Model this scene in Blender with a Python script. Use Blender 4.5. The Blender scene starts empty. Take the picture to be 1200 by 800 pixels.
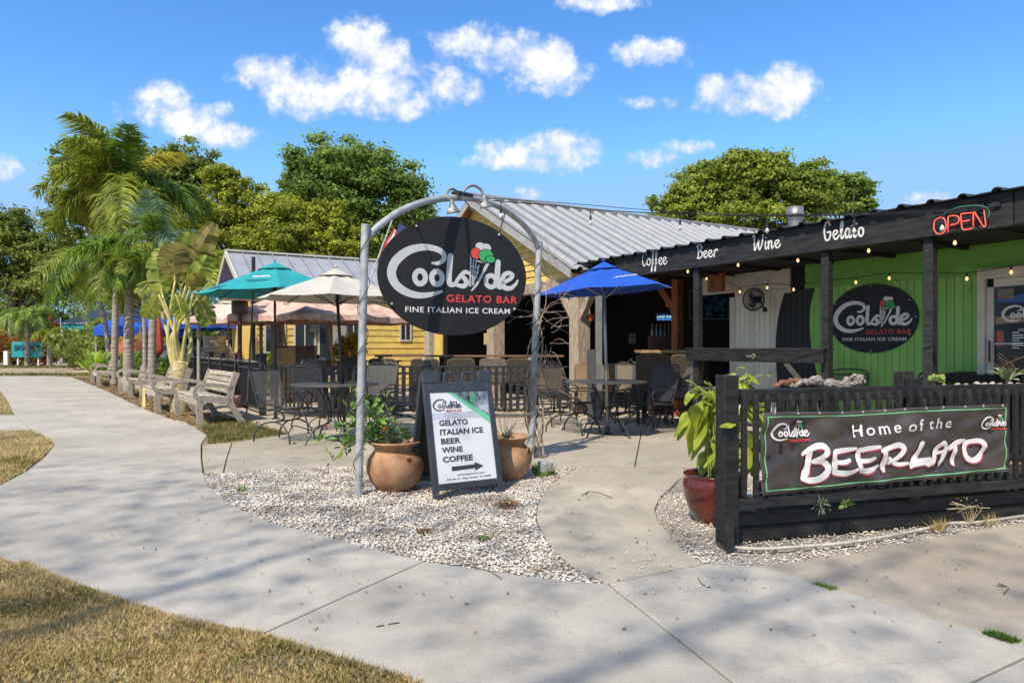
import bpy, bmesh, math, random
import numpy as np
from mathutils import Vector, Matrix
random.seed(7); rng = np.random.default_rng(11)
R = math.radians; PI = math.pi
S = bpy.context.scene; C = S.collection
# ---------------------------------------------------------------- camera
F = 810.0; H = 1.3; HY = 406.0
cam = bpy.data.cameras.new('camera'); co = bpy.data.objects.new('camera', cam); C.objects.link(co)
co.location = (0, 0, H); co.rotation_euler = (R(90), 0, 0)
cam.sensor_width = 36; cam.lens = 36 * F / 1200; cam.shift_y = 6 / 1200; cam.clip_end = 2000; cam.clip_start = .05
S.camera = co
S.view_settings.view_transform = 'Standard'; S.view_settings.look = 'None'; S.view_settings.exposure = 1.0; S.view_settings.gamma = 1
# ---------------------------------------------------------------- sun and sky
SUN_EL = R(50); sd = Vector((-.47, -.88, 0)).normalized()
sunv = Vector((sd.x * math.cos(SUN_EL), sd.y * math.cos(SUN_EL), math.sin(SUN_EL)))
sl = bpy.data.lights.new('sun', 'SUN'); sl.energy = 2.9; sl.angle = R(.6); sl.color = (1, .90, .76)
so = bpy.data.objects.new('sun', sl); C.objects.link(so); so.rotation_euler = (-sunv).to_track_quat('-Z', 'Y').to_euler()
W = bpy.data.worlds.new('World'); S.world = W; W.use_nodes = True
nt = W.node_tree; N = nt.nodes; L = nt.links; N.clear()
def wn(t, **k):
    n = N.new(t)
    for a, b in k.items(): setattr(n, a, b)
    return n
def wmath(op, a, b=None, c=None, clamp=False):
    n = wn('ShaderNodeMath', operation=op, use_clamp=clamp)
    for i, v in enumerate((a, b, c)):
        if v is None: continue
        if isinstance(v, (int, float)): n.inputs[i].default_value = v
        else: L.new(v, n.inputs[i])
    return n.outputs[0]
out = wn('ShaderNodeOutputWorld'); bg = wn('ShaderNodeBackground'); bg.inputs[1].default_value = .15
sky = wn('ShaderNodeTexSky'); sky.sky_type = 'NISHITA'; sky.sun_disc = False
sky.sun_elevation = SUN_EL; sky.sun_rotation = math.atan2(sd.x, sd.y); sky.air_density = 1.0; sky.dust_density = .3; sky.ozone_density = 3.0
hs = wn('ShaderNodeHueSaturation'); hs.inputs['Saturation'].default_value = 1.27; hs.inputs['Value'].default_value = .82; hs.inputs['Hue'].default_value = .504
L.new(sky.outputs[0], hs.inputs['Color'])
dk = wn('ShaderNodeMix', data_type='RGBA', blend_type='DARKEN'); dk.inputs[0].default_value = 1; L.new(hs.outputs[0], dk.inputs[6]); dk.inputs[7].default_value = (1.15, 2.1, 3.4, 1)
tc = wn('ShaderNodeTexCoord'); sx = wn('ShaderNodeSeparateXYZ'); L.new(tc.outputs['Generated'], sx.inputs[0])
yy = wmath('MAXIMUM', sx.outputs[1], .02)
cu = wmath('DIVIDE', sx.outputs[0], yy); cv = wmath('DIVIDE', sx.outputs[2], yy)
cb = wn('ShaderNodeCombineXYZ'); L.new(cu, cb.inputs[0]); L.new(cv, cb.inputs[1])
n1 = wn('ShaderNodeTexNoise'); n1.inputs['Scale'].default_value = 14; n1.inputs['Detail'].default_value = 8; n1.inputs['Roughness'].default_value = .62
L.new(cb.outputs[0], n1.inputs['Vector'])
n2 = wn('ShaderNodeTexNoise'); n2.inputs['Scale'].default_value = 34; n2.inputs['Detail'].default_value = 6; n2.inputs['Roughness'].default_value = .6
L.new(cb.outputs[0], n2.inputs['Vector'])
CL = [(322,92,52,24,1),(375,105,70,32,1),(440,98,72,38,1),(418,45,34,26,1),(445,70,40,24,1),(520,104,44,20,.9),(470,126,52,16,.9),
 (545,50,46,20,.95),(590,66,44,22,1),(635,76,58,34,1),(765,62,48,16,.95),(182,122,40,28,.95),(215,142,46,20,.95),(270,160,38,16,.8),(252,128,24,9,.6),
 (600,176,34,18,.8),(645,178,52,24,1),(620,190,74,10,.9),(757,188,32,13,.9),(845,108,32,18,.85),(890,118,66,22,1),(930,98,34,22,1),
 (700,4,50,12,1),(628,226,22,8,.7),(270,92,14,7,.5),(815,172,34,6,.4),(-5,197,26,12,.4),(1090,240,60,9,.45),(1180,236,40,6,.4),(760,120,30,6,.35)]
acc = None
for (a, b, r1, r2, s) in CL:
    du = wmath('MULTIPLY', wmath('SUBTRACT', cu, (a - 600) / F), F / (r1*1.18)); dv = wmath('MULTIPLY', wmath('SUBTRACT', cv, (HY - b) / F), F / (r2*1.25))
    d2 = wmath('ADD', wmath('MULTIPLY', du, du), wmath('MULTIPLY', dv, dv))
    m = wmath('MULTIPLY', wmath('SUBTRACT', 1.0, d2), s)
    acc = m if acc is None else wmath('SMOOTH_MAX', acc, m, .25)
nn = wmath('ADD', wmath('MULTIPLY', wmath('SUBTRACT', n1.outputs[0], .5), 3.6), wmath('MULTIPLY', wmath('SUBTRACT', n2.outputs[0], .5), 1.6))
cm = wmath('ADD', acc, nn)
mr = wn('ShaderNodeMapRange', interpolation_type='SMOOTHSTEP'); mr.inputs['From Min'].default_value = .0; mr.inputs['From Max'].default_value = 1.1
L.new(cm, mr.inputs['Value'])
lim = wmath('GREATER_THAN', acc, -1.0)
fr = wmath('MULTIPLY', wmath('MULTIPLY', mr.outputs[0], lim), wmath('GREATER_THAN', sx.outputs[1], .1))
# scattered clouds off to the sides and behind, unseen; cover raised for neutral fill
n3 = wn('ShaderNodeTexNoise'); n3.inputs['Scale'].default_value = 4.2; n3.inputs['Detail'].default_value = 7
L.new(tc.outputs['Generated'], n3.inputs['Vector'])
m3 = wn('ShaderNodeMapRange', interpolation_type='SMOOTHSTEP'); m3.inputs['From Min'].default_value = .50; m3.inputs['From Max'].default_value = .58
L.new(n3.outputs[0], m3.inputs['Value'])
side = wmath('MAXIMUM', wmath('GREATER_THAN', wmath('ABSOLUTE', cu), .95), wmath('MAXIMUM', wmath('GREATER_THAN', cv, .62), wmath('LESS_THAN', sx.outputs[1], .1)))
tot = wmath('MAXIMUM', fr, wmath('MULTIPLY', wmath('MULTIPLY', m3.outputs[0], side), wmath('GREATER_THAN', sx.outputs[2], .03)), clamp=True)
mix = wn('ShaderNodeMix', data_type='RGBA'); L.new(tot, mix.inputs[0]); L.new(dk.outputs[2], mix.inputs[6])
# cloud: white tops, greyer thin parts
cr = wn('ShaderNodeMix', data_type='RGBA'); m4 = wn('ShaderNodeMapRange'); m4.inputs['From Min'].default_value = .3; m4.inputs['From Max'].default_value = 2.0
L.new(cm, m4.inputs['Value'])
mp_ = wn('ShaderNodeMapping'); mp_.inputs['Location'].default_value = (-.012, .022, 0); L.new(cb.outputs[0], mp_.inputs[0]); n1b = wn('ShaderNodeTexNoise'); n1b.inputs['Scale'].default_value = 14; n1b.inputs['Detail'].default_value = 8; n1b.inputs['Roughness'].default_value = .62; L.new(mp_.outputs[0], n1b.inputs['Vector'])
emb = wmath('MULTIPLY', wmath('SUBTRACT', n1.outputs[0], n1b.outputs[0]), 3.2); L.new(wmath('ADD', m4.outputs[0], emb, clamp=True), cr.inputs[0]); cr.inputs[6].default_value = (2.5, 2.75, 3.3, 1); cr.inputs[7].default_value = (3.75, 3.75, 3.85, 1)
L.new(cr.outputs[2], mix.inputs[7]); L.new(mix.outputs[2], bg.inputs[0]); L.new(bg.outputs[0], out.inputs[0])
# ---------------------------------------------------------------- helpers: projection
def g(px, py): Y = H * F / (py - HY); return Vector(((px - 600) * Y / F, Y, 0))
def at(px, py, Y): return Vector(((px - 600) * Y / F, Y, H - (py - HY) * Y / F))
class Plane:
    def __init__(s, ox, oy, dx, dy):
        l = math.hypot(dx, dy); s.o = Vector((ox, oy)); s.d = Vector((dx / l, dy / l)); s.b = Vector((-s.d.y, s.d.x)); s.a = math.atan2(dy, dx)
    def hit(s, px, py, off=0):
        r = (px - 600) / F; o = s.o + s.b * off
        k = (r * o.y - o.x) / (s.d.x - r * s.d.y); Y = o.y + k * s.d.y
        return k, H - (py - HY) * Y / F
    def w(s, k, off=0, z=0): p = s.o + s.d * k + s.b * off; return Vector((p.x, p.y, z))
# ---------------------------------------------------------------- helpers: materials
MATS = {}
def M(name, col, rough=.6, var=.18, scale=6, bump=0, bs=60, metal=0, col2=None, stretch=(1, 1, 1), piece=.0, spec=.5, detail=4, dirt=None, coat=0):
    if name in MATS: return MATS[name]
    m = bpy.data.materials.new(name); MATS[name] = m; m.use_nodes = True
    nt = m.node_tree; n = nt.nodes; l = nt.links; b = n['Principled BSDF']
    t = n.new('ShaderNodeTexCoord'); mp = n.new('ShaderNodeMapping'); mp.inputs['Scale'].default_value = stretch; l.new(t.outputs['Object'], mp.inputs[0])
    no = n.new('ShaderNodeTexNoise'); no.inputs['Scale'].default_value = scale; no.inputs['Detail'].default_value = detail; no.inputs['Roughness'].default_value = .6
    l.new(mp.outputs[0], no.inputs['Vector'])
    rp = n.new('ShaderNodeValToRGB'); l.new(no.outputs[0], rp.inputs[0])
    c1 = [c * (1 - var) for c in col]; c2 = list(col2) if col2 else [min(1, c * (1 + var)) for c in col]
    rp.color_ramp.elements[0].position = .36; rp.color_ramp.elements[1].position = .64
    rp.color_ramp.elements[0].color = (*c1, 1); rp.color_ramp.elements[1].color = (*c2, 1)
    last = rp.outputs[0]
    if dirt:
        dn = n.new('ShaderNodeTexNoise'); dn.inputs['Scale'].default_value = dirt[1]; dn.inputs['Detail'].default_value = 8; dn.inputs['Roughness'].default_value = .7; l.new(t.outputs['Object'], dn.inputs['Vector'])
        dr = n.new('ShaderNodeMapRange'); dr.inputs['From Min'].default_value = dirt[2]; dr.inputs['From Max'].default_value = dirt[2] + .15; dr.inputs['To Max'].default_value = dirt[3]; l.new(dn.outputs[0], dr.inputs['Value'])
        mx = n.new('ShaderNodeMix'); mx.data_type = 'RGBA'; l.new(dr.outputs[0], mx.inputs[0]); l.new(last, mx.inputs[6]); mx.inputs[7].default_value = (*dirt[0], 1); last = mx.outputs[2]
    if piece:
        oi = n.new('ShaderNodeObjectInfo'); h = n.new('ShaderNodeHueSaturation'); mr = n.new('ShaderNodeMapRange')
        mr.inputs['To Min'].default_value = 1 - piece; mr.inputs['To Max'].default_value = 1 + piece
        l.new(oi.outputs['Random'], mr.inputs['Value']); l.new(mr.outputs[0], h.inputs['Value']); l.new(last, h.inputs['Color']); last = h.outputs[0]
    l.new(last, b.inputs['Base Color']); b.inputs['Roughness'].default_value = rough; b.inputs['Metallic'].default_value = metal
    b.inputs['Specular IOR Level'].default_value = spec; b.inputs['Coat Weight'].default_value = coat
    if bump:
        bn = n.new('ShaderNodeTexNoise'); bn.inputs['Scale'].default_value = bs; bn.inputs['Detail'].default_value = 6; l.new(mp.outputs[0], bn.inputs['Vector'])
        bp = n.new('ShaderNodeBump'); bp.inputs['Strength'].default_value = min(1, bump); bp.inputs['Distance'].default_value = .01 * max(1, bump)
        l.new(bn.outputs[0], bp.inputs['Height']); l.new(bp.outputs[0], b.inputs['Normal'])
    return m
def leafmat(name, ca, cb_, trans=.35, scale=1.2, rough=.55):
    if name in MATS: return MATS[name]
    m = bpy.data.materials.new(name); MATS[name] = m; m.use_nodes = True
    nt = m.node_tree; n = nt.nodes; l = nt.links; b = n['Principled BSDF']; o = n['Material Output']
    ge = n.new('ShaderNodeNewGeometry'); t = n.new('ShaderNodeTexCoord'); no = n.new('ShaderNodeTexNoise'); no.inputs['Scale'].default_value = scale; l.new(t.outputs['Object'], no.inputs['Vector'])
    ad = n.new('ShaderNodeMath'); ad.operation = 'MULTIPLY_ADD'; l.new(ge.outputs['Random Per Island'], ad.inputs[0]); ad.inputs[1].default_value = .6
    s2 = n.new('ShaderNodeMath'); s2.operation = 'MULTIPLY_ADD'; l.new(no.outputs[0], s2.inputs[0]); s2.inputs[1].default_value = 1.6; s2.inputs[2].default_value = -.6
    l.new(s2.outputs[0], ad.inputs[2])
    rp = n.new('ShaderNodeValToRGB'); l.new(ad.outputs[0], rp.inputs[0]); rp.color_ramp.elements[0].color = (*ca, 1); rp.color_ramp.elements[1].color = (*cb_, 1)
    l.new(rp.outputs[0], b.inputs['Base Color']); b.inputs['Roughness'].default_value = rough; b.inputs['Specular IOR Level'].default_value = .3
    tr = n.new('ShaderNodeBsdfTranslucent'); l.new(rp.outputs[0], tr.inputs[0]); mx = n.new('ShaderNodeMixShader'); mx.inputs[0].default_value = trans
    l.new(b.outputs[0], mx.inputs[1]); l.new(tr.outputs[0], mx.inputs[2]); l.new(mx.outputs[0], o.inputs[0]); return m
def emat(name, col, st):
    if name in MATS: return MATS[name]
    m = bpy.data.materials.new(name); MATS[name] = m; m.use_nodes = True; b = m.node_tree.nodes['Principled BSDF']
    b.inputs['Base Color'].default_value = (*col, 1); b.inputs['Emission Color'].default_value = (*col, 1); b.inputs['Emission Strength'].default_value = st; return m
def meshmat(name, col, alpha):
    if name in MATS: return MATS[name]
    m = M(name, col, rough=.5); n = m.node_tree.nodes; l = m.node_tree.links
    tr = n.new('ShaderNodeBsdfTransparent'); mx = n.new('ShaderNodeMixShader'); mx.inputs[0].default_value = alpha
    l.new(tr.outputs[0], mx.inputs[1]); l.new(n['Principled BSDF'].outputs[0], mx.inputs[2]); l.new(mx.outputs[0], n['Material Output'].inputs[0]); return m
def glassmat(name, col=(.02, .03, .035)):
    m = M(name, col, rough=.06, var=.1); m.node_tree.nodes['Principled BSDF'].inputs['Specular IOR Level'].default_value = 1.0; return m
# ---------------------------------------------------------------- helpers: meshes
class MB:
    def __init__(s): s.v = []; s.f = []
    def add(s, vs, fs):
        k = len(s.v); s.v += [tuple(v) for v in vs]; s.f += [tuple(i + k for i in f) for f in fs]; return s
    def box(s, x0, x1, y0, y1, z0, z1, mat=None, bev=0):
        vs = [Vector(p) for p in ((x0,y0,z0),(x1,y0,z0),(x1,y1,z0),(x0,y1,z0),(x0,y0,z1),(x1,y0,z1),(x1,y1,z1),(x0,y1,z1))]
        if mat is not None: vs = [mat @ v for v in vs]
        return s.add(vs, [(0,3,2,1),(4,5,6,7),(0,1,5,4),(1,2,6,5),(2,3,7,6),(3,0,4,7)])
    def bar(s, a, b, w, t, up=(0, 0, 1)):
        a = Vector(a); b = Vector(b); d = (b - a); l = d.length; d.normalize(); x = d.cross(Vector(up))
        if x.length < 1e-4: x = d.cross(Vector((0, 1, 0)))
        x.normalize(); y = x.cross(d)
        m = Matrix((x, d, y)).transposed().to_4x4(); m.translation = a
        return s.box(-w / 2, w / 2, 0, l, -t / 2, t / 2, m)
    def tube(s, pts, r, n=6, closed=False, cap=True):
        pts = [Vector(p) for p in pts]; k = len(pts); rr = r if hasattr(r, '__len__') else [r] * k
        base = len(s.v); ref = None
        for i, p in enumerate(pts):
            if closed: t = pts[(i + 1) % k] - pts[i - 1]
            else: t = pts[min(i + 1, k - 1)] - pts[max(i - 1, 0)]
            if t.length < 1e-9: t = Vector((0, 0, 1))
            t.normalize()
            if ref is None: ref = Vector((0, 0, 1)) if abs(t.z) < .9 else Vector((1, 0, 0))
            x = (ref - t * ref.dot(t)); x.normalize(); ref = x; y = t.cross(x)
            for j in range(n):
                a = 2 * PI * j / n; s.v.append(tuple(p + (x * math.cos(a) + y * math.sin(a)) * rr[i]))
        for i in range(k if closed else k - 1):
            a = base + i * n; b = base + ((i + 1) % k) * n
            for j in range(n): s.f.append((a + j, a + (j + 1) % n, b + (j + 1) % n, b + j))
        if cap and not closed:
            s.f.append(tuple(base + j for j in reversed(range(n)))); s.f.append(tuple(base + (k - 1) * n + j for j in range(n)))
        return s
    def lathe(s, prof, n=24, c=(0, 0, 0), mat=None):
        base = len(s.v)
        for r, z in prof:
            for j in range(n):
                a = 2 * PI * j / n; p = Vector((c[0] + r * math.cos(a), c[1] + r * math.sin(a), c[2] + z))
                s.v.append(tuple(mat @ p if mat is not None else p))
        for i in range(len(prof) - 1):
            for j in range(n): s.f.append((base + i*n + j, base + i*n + (j+1) % n, base + (i+1)*n + (j+1) % n, base + (i+1)*n + j))
        return s
    def poly(s, pts, z0, z1):                       # vertical prism
        n = len(pts); ar = sum(pts[i][0]*pts[(i+1)%n][1] - pts[(i+1)%n][0]*pts[i][1] for i in range(n))
        if ar < 0: pts = pts[::-1]
        vs = [(p[0], p[1], z0) for p in pts] + [(p[0], p[1], z1) for p in pts]
        return s.add(vs, [tuple(range(n, 2*n)), tuple(reversed(range(n)))] + [(i, (i+1) % n, n + (i+1) % n, n + i) for i in range(n)])
    def xprism(s, pts, y0, y1):                     # prism over an outline in local x-z, y0 (front) < y1
        n = len(pts); ar = sum(pts[i][0]*pts[(i+1)%n][1] - pts[(i+1)%n][0]*pts[i][1] for i in range(n))
        if ar < 0: pts = pts[::-1]
        vs = [(p[0], y0, p[1]) for p in pts] + [(p[0], y1, p[1]) for p in pts]
        return s.add(vs, [tuple(range(n)), tuple(reversed(range(n, 2*n)))] + [((i+1) % n, i, n + i, n + (i+1) % n) for i in range(n)])
    def sphere(s, c, r, n=10, m=6, sc=(1, 1, 1)):
        prof = [(math.sin(PI*i/m), -math.cos(PI*i/m)) for i in range(m+1)]; base = len(s.v)
        s.lathe([(a*r, b*r) for a, b in prof], n); 
        for i in range(base, len(s.v)): v = s.v[i]; s.v[i] = (c[0]+v[0]*sc[0], c[1]+v[1]*sc[1], c[2]+v[2]*sc[2])
        return s
    def build(s, name, mat, parent=None, smooth=False, bev=0, sub=0, loc=None):
        me = bpy.data.meshes.new(name); me.from_pydata(s.v, [], s.f); me.update()
        if smooth:
            me.polygons.foreach_set('use_smooth', [True] * len(me.polygons))
        if bev: 
            bm = bmesh.new(); bm.from_mesh(me); bmesh.ops.bevel(bm, geom=[e for e in bm.edges if len(e.link_faces) == 2 and e.calc_face_angle(0) > .5], offset=bev, segments=1, affect='EDGES', clamp_overlap=True); bm.to_mesh(me); bm.free()
        if mat: me.materials.append(mat)
        o = bpy.data.objects.new(name, me); C.objects.link(o)
        if parent: o.parent = parent
        if loc: o.location = loc
        return o
def npmesh(name, V, Fc, mat, parent=None, smooth=False):
    me = bpy.data.meshes.new(name); V = np.asarray(V, dtype=np.float32).reshape(-1, 3); Fc = np.asarray(Fc, dtype=np.int32); k = Fc.shape[1]; n = len(Fc)
    me.vertices.add(len(V)); me.vertices.foreach_set('co', V.ravel()); me.loops.add(n * k); me.loops.foreach_set('vertex_index', Fc.ravel())
    me.polygons.add(n); me.polygons.foreach_set('loop_start', np.arange(n, dtype=np.int32) * k); me.polygons.foreach_set('loop_total', np.full(n, k, dtype=np.int32))
    if smooth: me.polygons.foreach_set('use_smooth', np.ones(n, dtype=bool))
    me.update(calc_edges=True); me.materials.append(mat); o = bpy.data.objects.new(name, me); C.objects.link(o)
    if parent: o.parent = parent
    return o
def thing(name, label, cat, loc=(0, 0, 0), rz=0, group=None):
    o = bpy.data.objects.new(name, None); C.objects.link(o); o.location = loc; o.rotation_euler = (0, 0, rz); o['label'] = label; o['category'] = cat; o.empty_display_size = .2
    if group: o['group'] = group
    return o
def tag(o, label, cat, group=None, kind=None):
    o['label'] = label; o['category'] = cat
    if group: o['group'] = group
    if kind: o['kind'] = kind
    return o
def struct(o): o['kind'] = 'structure'; return o
def stuff(o): o['kind'] = 'stuff'; return o
def dup(o, loc=None, rz=None, label=None, scale=None, parent=None):
    c = o.copy(); C.objects.link(c)
    if parent is not None: c.parent = parent
    if loc is not None: c.location = loc
    if rz is not None: c.rotation_euler = (0, 0, rz)
    if label: c['label'] = label
    if scale: c.scale = (scale,) * 3
    for ch in list(o.children): dup(ch, parent=c)
    return c
def rep(o, locs):                                    # further pieces sharing o's mesh
    for p in locs:
        c = o.copy(); C.objects.link(c); c.location = p
def cr(pts, n=8, closed=False):                      # Catmull-Rom through tuples of any length
    P = [tuple(map(float, p)) for p in pts]; k = len(P); o = []
    for i in range(k if closed else k - 1):
        if closed: a, b, c, d = P[i-1], P[i], P[(i+1) % k], P[(i+2) % k]
        else: a, b, c, d = P[max(i-1, 0)], P[i], P[i+1], P[min(i+2, k-1)]
        for j in range(n):
            t = j / n; o.append(tuple(.5*((2*q) + (r-p)*t + (2*p-5*q+4*r-s)*t*t + (-p+3*q-3*r+s)*t**3) for p, q, r, s in zip(a, b, c, d)))
    if not closed: o.append(P[-1])
    return o
def text_mesh(txt, x0, x1, z0, z1, y, mat, parent, name='lettering', bold=.0, th=.002, space=1.0, slope=0, shear=0):
    cu = bpy.data.curves.new('t', 'FONT'); cu.body = txt; cu.size = 1; cu.offset = bold; cu.space_character = space; cu.resolution_u = 3; cu.shear = shear
    o = bpy.data.objects.new('t', cu); C.objects.link(o); dg = bpy.context.evaluated_depsgraph_get()
    me = bpy.data.meshes.new_from_object(o.evaluated_get(dg)); bpy.data.objects.remove(o)
    vs = [v.co.copy() for v in me.vertices]; ax = min(v.x for v in vs); bx = max(v.x for v in vs); cap = .729
    m2 = bpy.data.meshes.new(name); ft = []; 
    P = [(x0 + (v.x - ax) / (bx - ax) * (x1 - x0), y - th, z0 + v.y / cap * (z1 - z0) + slope * (v.x - ax) / (bx - ax)) for v in vs]
    fs = [tuple(p.vertices) for p in me.polygons]; bpy.data.meshes.remove(me)
    # side walls from boundary edges
    n = len(P); cnt = {}
    for f in fs:
        for a, b in zip(f, f[1:] + f[:1]): cnt[(a, b)] = 1
    P2 = P + [(p[0], y, p[2]) for p in P]; fs2 = list(fs)
    for (a, b) in cnt:
        if (b, a) not in cnt: fs2.append((b, a, a + n, b + n))
    m2.from_pydata(P2, [], fs2); m2.materials.append(mat); ob = bpy.data.objects.new(name, m2); C.objects.link(ob); ob.parent = parent
    return ob
def ribbon(strokes, y, th=.002, n=8):                # strokes: list of ([(x,z,w)...], closed); front towards -y
    mb = MB()
    for k, (pts, closed) in enumerate(strokes):
        q = cr(pts, n, closed) if len(pts) > 2 or closed else list(pts); m = len(q); yf = y - th - k * .00025; base = len(mb.v); 
        for i, (x, z, w) in enumerate(q):
            if closed: a, b = q[i-1], q[(i+1) % m]
            else: a, b = q[max(i-1, 0)], q[min(i+1, m-1)]
            tx, tz = b[0]-a[0], b[1]-a[1]; l = math.hypot(tx, tz) or 1; nx, nz = -tz/l*w/2, tx/l*w/2
            mb.v += [(x+nx, yf, z+nz), (x-nx, yf, z-nz), (x+nx, y, z+nz), (x-nx, y, z-nz)]
        for i in range(m if closed else m-1):
            a = base+4*i; b = base+4*((i+1) % m); mb.f += [(a, a+1, b+1, b), (a, b, b+2, a+2), (a+1, a+3, b+3, b+1)]
        if not closed:
            for (x, z, w), sg, (xx, zz, _) in ((q[0], 1, q[1]), (q[-1], -1, q[-2])):
                an = math.atan2(z-zz, x-xx); kk = len(mb.v); mm = 7
                mb.v.append((x, yf, z))
                for j in range(mm): t = an - PI/2 + PI*j/(mm-1); mb.v.append((x+math.cos(t)*w/2, yf, z+math.sin(t)*w/2))
                for j in range(mm-1): mb.f.append((kk, kk+j+2, kk+j+1) if False else (kk, kk+j+1, kk+j+2))
    return mb
def disc(mb, cx, cz, rx, rz, y0, y1, n=28, rot=0):
    c, s = math.cos(rot), math.sin(rot)
    return mb.xprism([(cx + rx*math.cos(a)*c - rz*math.sin(a)*s, cz + rx*math.cos(a)*s + rz*math.sin(a)*c) for a in [2*PI*i/n for i in range(n)]], y0, y1)
# ---------------------------------------------------------------- materials
blackwood = M('black_painted_wood', (.017, .017, .017), .6, .35, 5, .5, 40, stretch=(1, 6, 6), piece=.25, col2=(.034, .034, .034), dirt=((.12, .115, .105), 9, .66, .45), spec=.35)
blackmetal = M('black_metal', (.02, .02, .022), .4, .3, 20)
darkiron = M('dark_iron', (.03, .03, .032), .45, .3, 30)
galv = M('galvanised_steel', (.40, .405, .40), .5, .25, 9, .15, 60, metal=.35, dirt=((.22, .2, .17), 6, .6, .6))
greywood = M('weathered_grey_wood', (.33, .275, .21), .8, .3, 4, .6, 30, stretch=(1, 12, 12), piece=.14, col2=(.55, .48, .39))
tanwood = M('tan_timber', (.34, .25, .17), .75, .3, 5, .4, 30, stretch=(6, 6, 1), col2=(.5, .4, .3))
redwood = M('red_brown_timber', (.3, .095, .03), .7, .35, 5, .4, 30, stretch=(6, 6, 1))
concrete = None
white = M('white_paint', (.72, .72, .70), .5, .06, 6)
signblack = M('sign_black', (.013, .013, .014), .5, .2, 5, .2, 90, dirt=((.045, .043, .04), 7, .58, .5), spec=.35)
silver = M('silver_lettering', (.5, .51, .52), .4, .06, 9)
redl = M('red_lettering', (.62, .05, .045), .5, .05)
greenl = M('green_scoop', (.04, .36, .1), .5, .05)
cream = M('cream_lettering', (.7, .69, .66), .5, .05)
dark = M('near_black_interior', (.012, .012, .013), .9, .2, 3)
def corr(nm, col, **k): return M(nm, col, **k)
# ---------------------------------------------------------------- logo (drawn once from strokes, u across the oval's width)
def LZ(x, y): return ((x - 487) / 954, (405 - y) / 766 * .73)
def logo(parent, cx, cz, w, y, mt, mred, scoops=True, word=True, wf=1.0):
    def P(lst, closed=False): return ([(cx + LZ(a, b)[0]*w, cz + LZ(a, b)[1]*w, c/954*w*wf) for a, b, c in lst], closed)
    def ell(a, b, ra, rb, wd): return P([(a + ra*math.cos(t), b + rb*math.sin(t), wd) for t in [2*PI*i/10 for i in range(10)]], True)
    st = [P([(345,324,16),(385,322,24),(417,292,30),(405,248,34),(350,224,36),(275,222,42),(190,252,50),(118,322,54),(93,400,54),(117,472,50),(180,522,46),(260,543,38),(340,533,28),(403,512,16)]),
      ell(267,422,33,44,32), ell(372,422,33,44,32), P([(458,272,36),(452,350,36),(448,425,36),(458,462,34),(490,462,26)]),
      P([(490,455,22),(520,405,24),(552,375,26),(575,382,20)]), P([(545,380,26),(532,400,26),(552,425,30),(562,452,30),(540,472,30),(500,466,22)]),
      P([(770,297,34),(765,380,36),(765,445,36),(782,470,32),(800,462,20)]), ell(722,432,34,40,30),
      P([(800,440,24),(850,412,26),(868,385,26),(843,370,28),(812,385,30),(797,430,32),(815,472,32),(855,475,28),(888,448,20),(903,420,12)])]
    ribbon(st, y, .002, 7).build('script_lettering', mt, parent)
    cone = [P([(590,262,10),(587,360,10),(583,470,9)]), P([(607,290,7),(603,380,7),(597,465,6)]), P([(626,295,7),(616,380,6),(606,460,6)]), P([(590,330,6),(640,345,6)]),
      P([(589,365,6),(637,378,6)]), P([(588,400,6),(628,410,6)]), P([(642,325,9),(632,375,8),(618,420,7)]), P([(705,302,20),(672,370,17),(632,450,15),(595,500,9)]), P([(585,258,8),(625,292,7),(680,304,8),(740,298,7)])]
    ribbon(cone, y, .0024, 4).build('cone', mt, parent)
    if scoops:
        def D(a, b, ra, rb, y0, nm, m): q = LZ(a, b); mb = MB(); disc(mb, cx+q[0]*w, cz+q[1]*w, ra/954*w, rb/954*w*.95, y0-.004, y-.001); mb.build(nm, m, parent)
        e = y - .003
        D(650,195,30,26,e,'cream_scoop',mt); D(690,205,32,30,e-.0006,'cream_scoop',mt)
        D(620,246,38,40,e-.0012,'scoop_outline',signblack); D(620,246,34,36,e-.0018,'red_scoop',redl)
        D(688,258,52,46,e-.0024,'scoop_outline',signblack); D(688,258,47,41,e-.003,'green_scoop',greenl)
        D(715,280,34,26,e-.0036,'scoop_outline',signblack); D(717,281,30,22,e-.0042,'green_scoop',greenl)
    a = LZ(433, 581); b = LZ(900, 530)
    if word: text_mesh('GELATO BAR', cx+a[0]*w, cx+b[0]*w, cz+a[1]*w, cz+b[1]*w, y, mred, parent, bold=.02, th=.003, space=1.15, name='gelato_bar_lettering')
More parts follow.
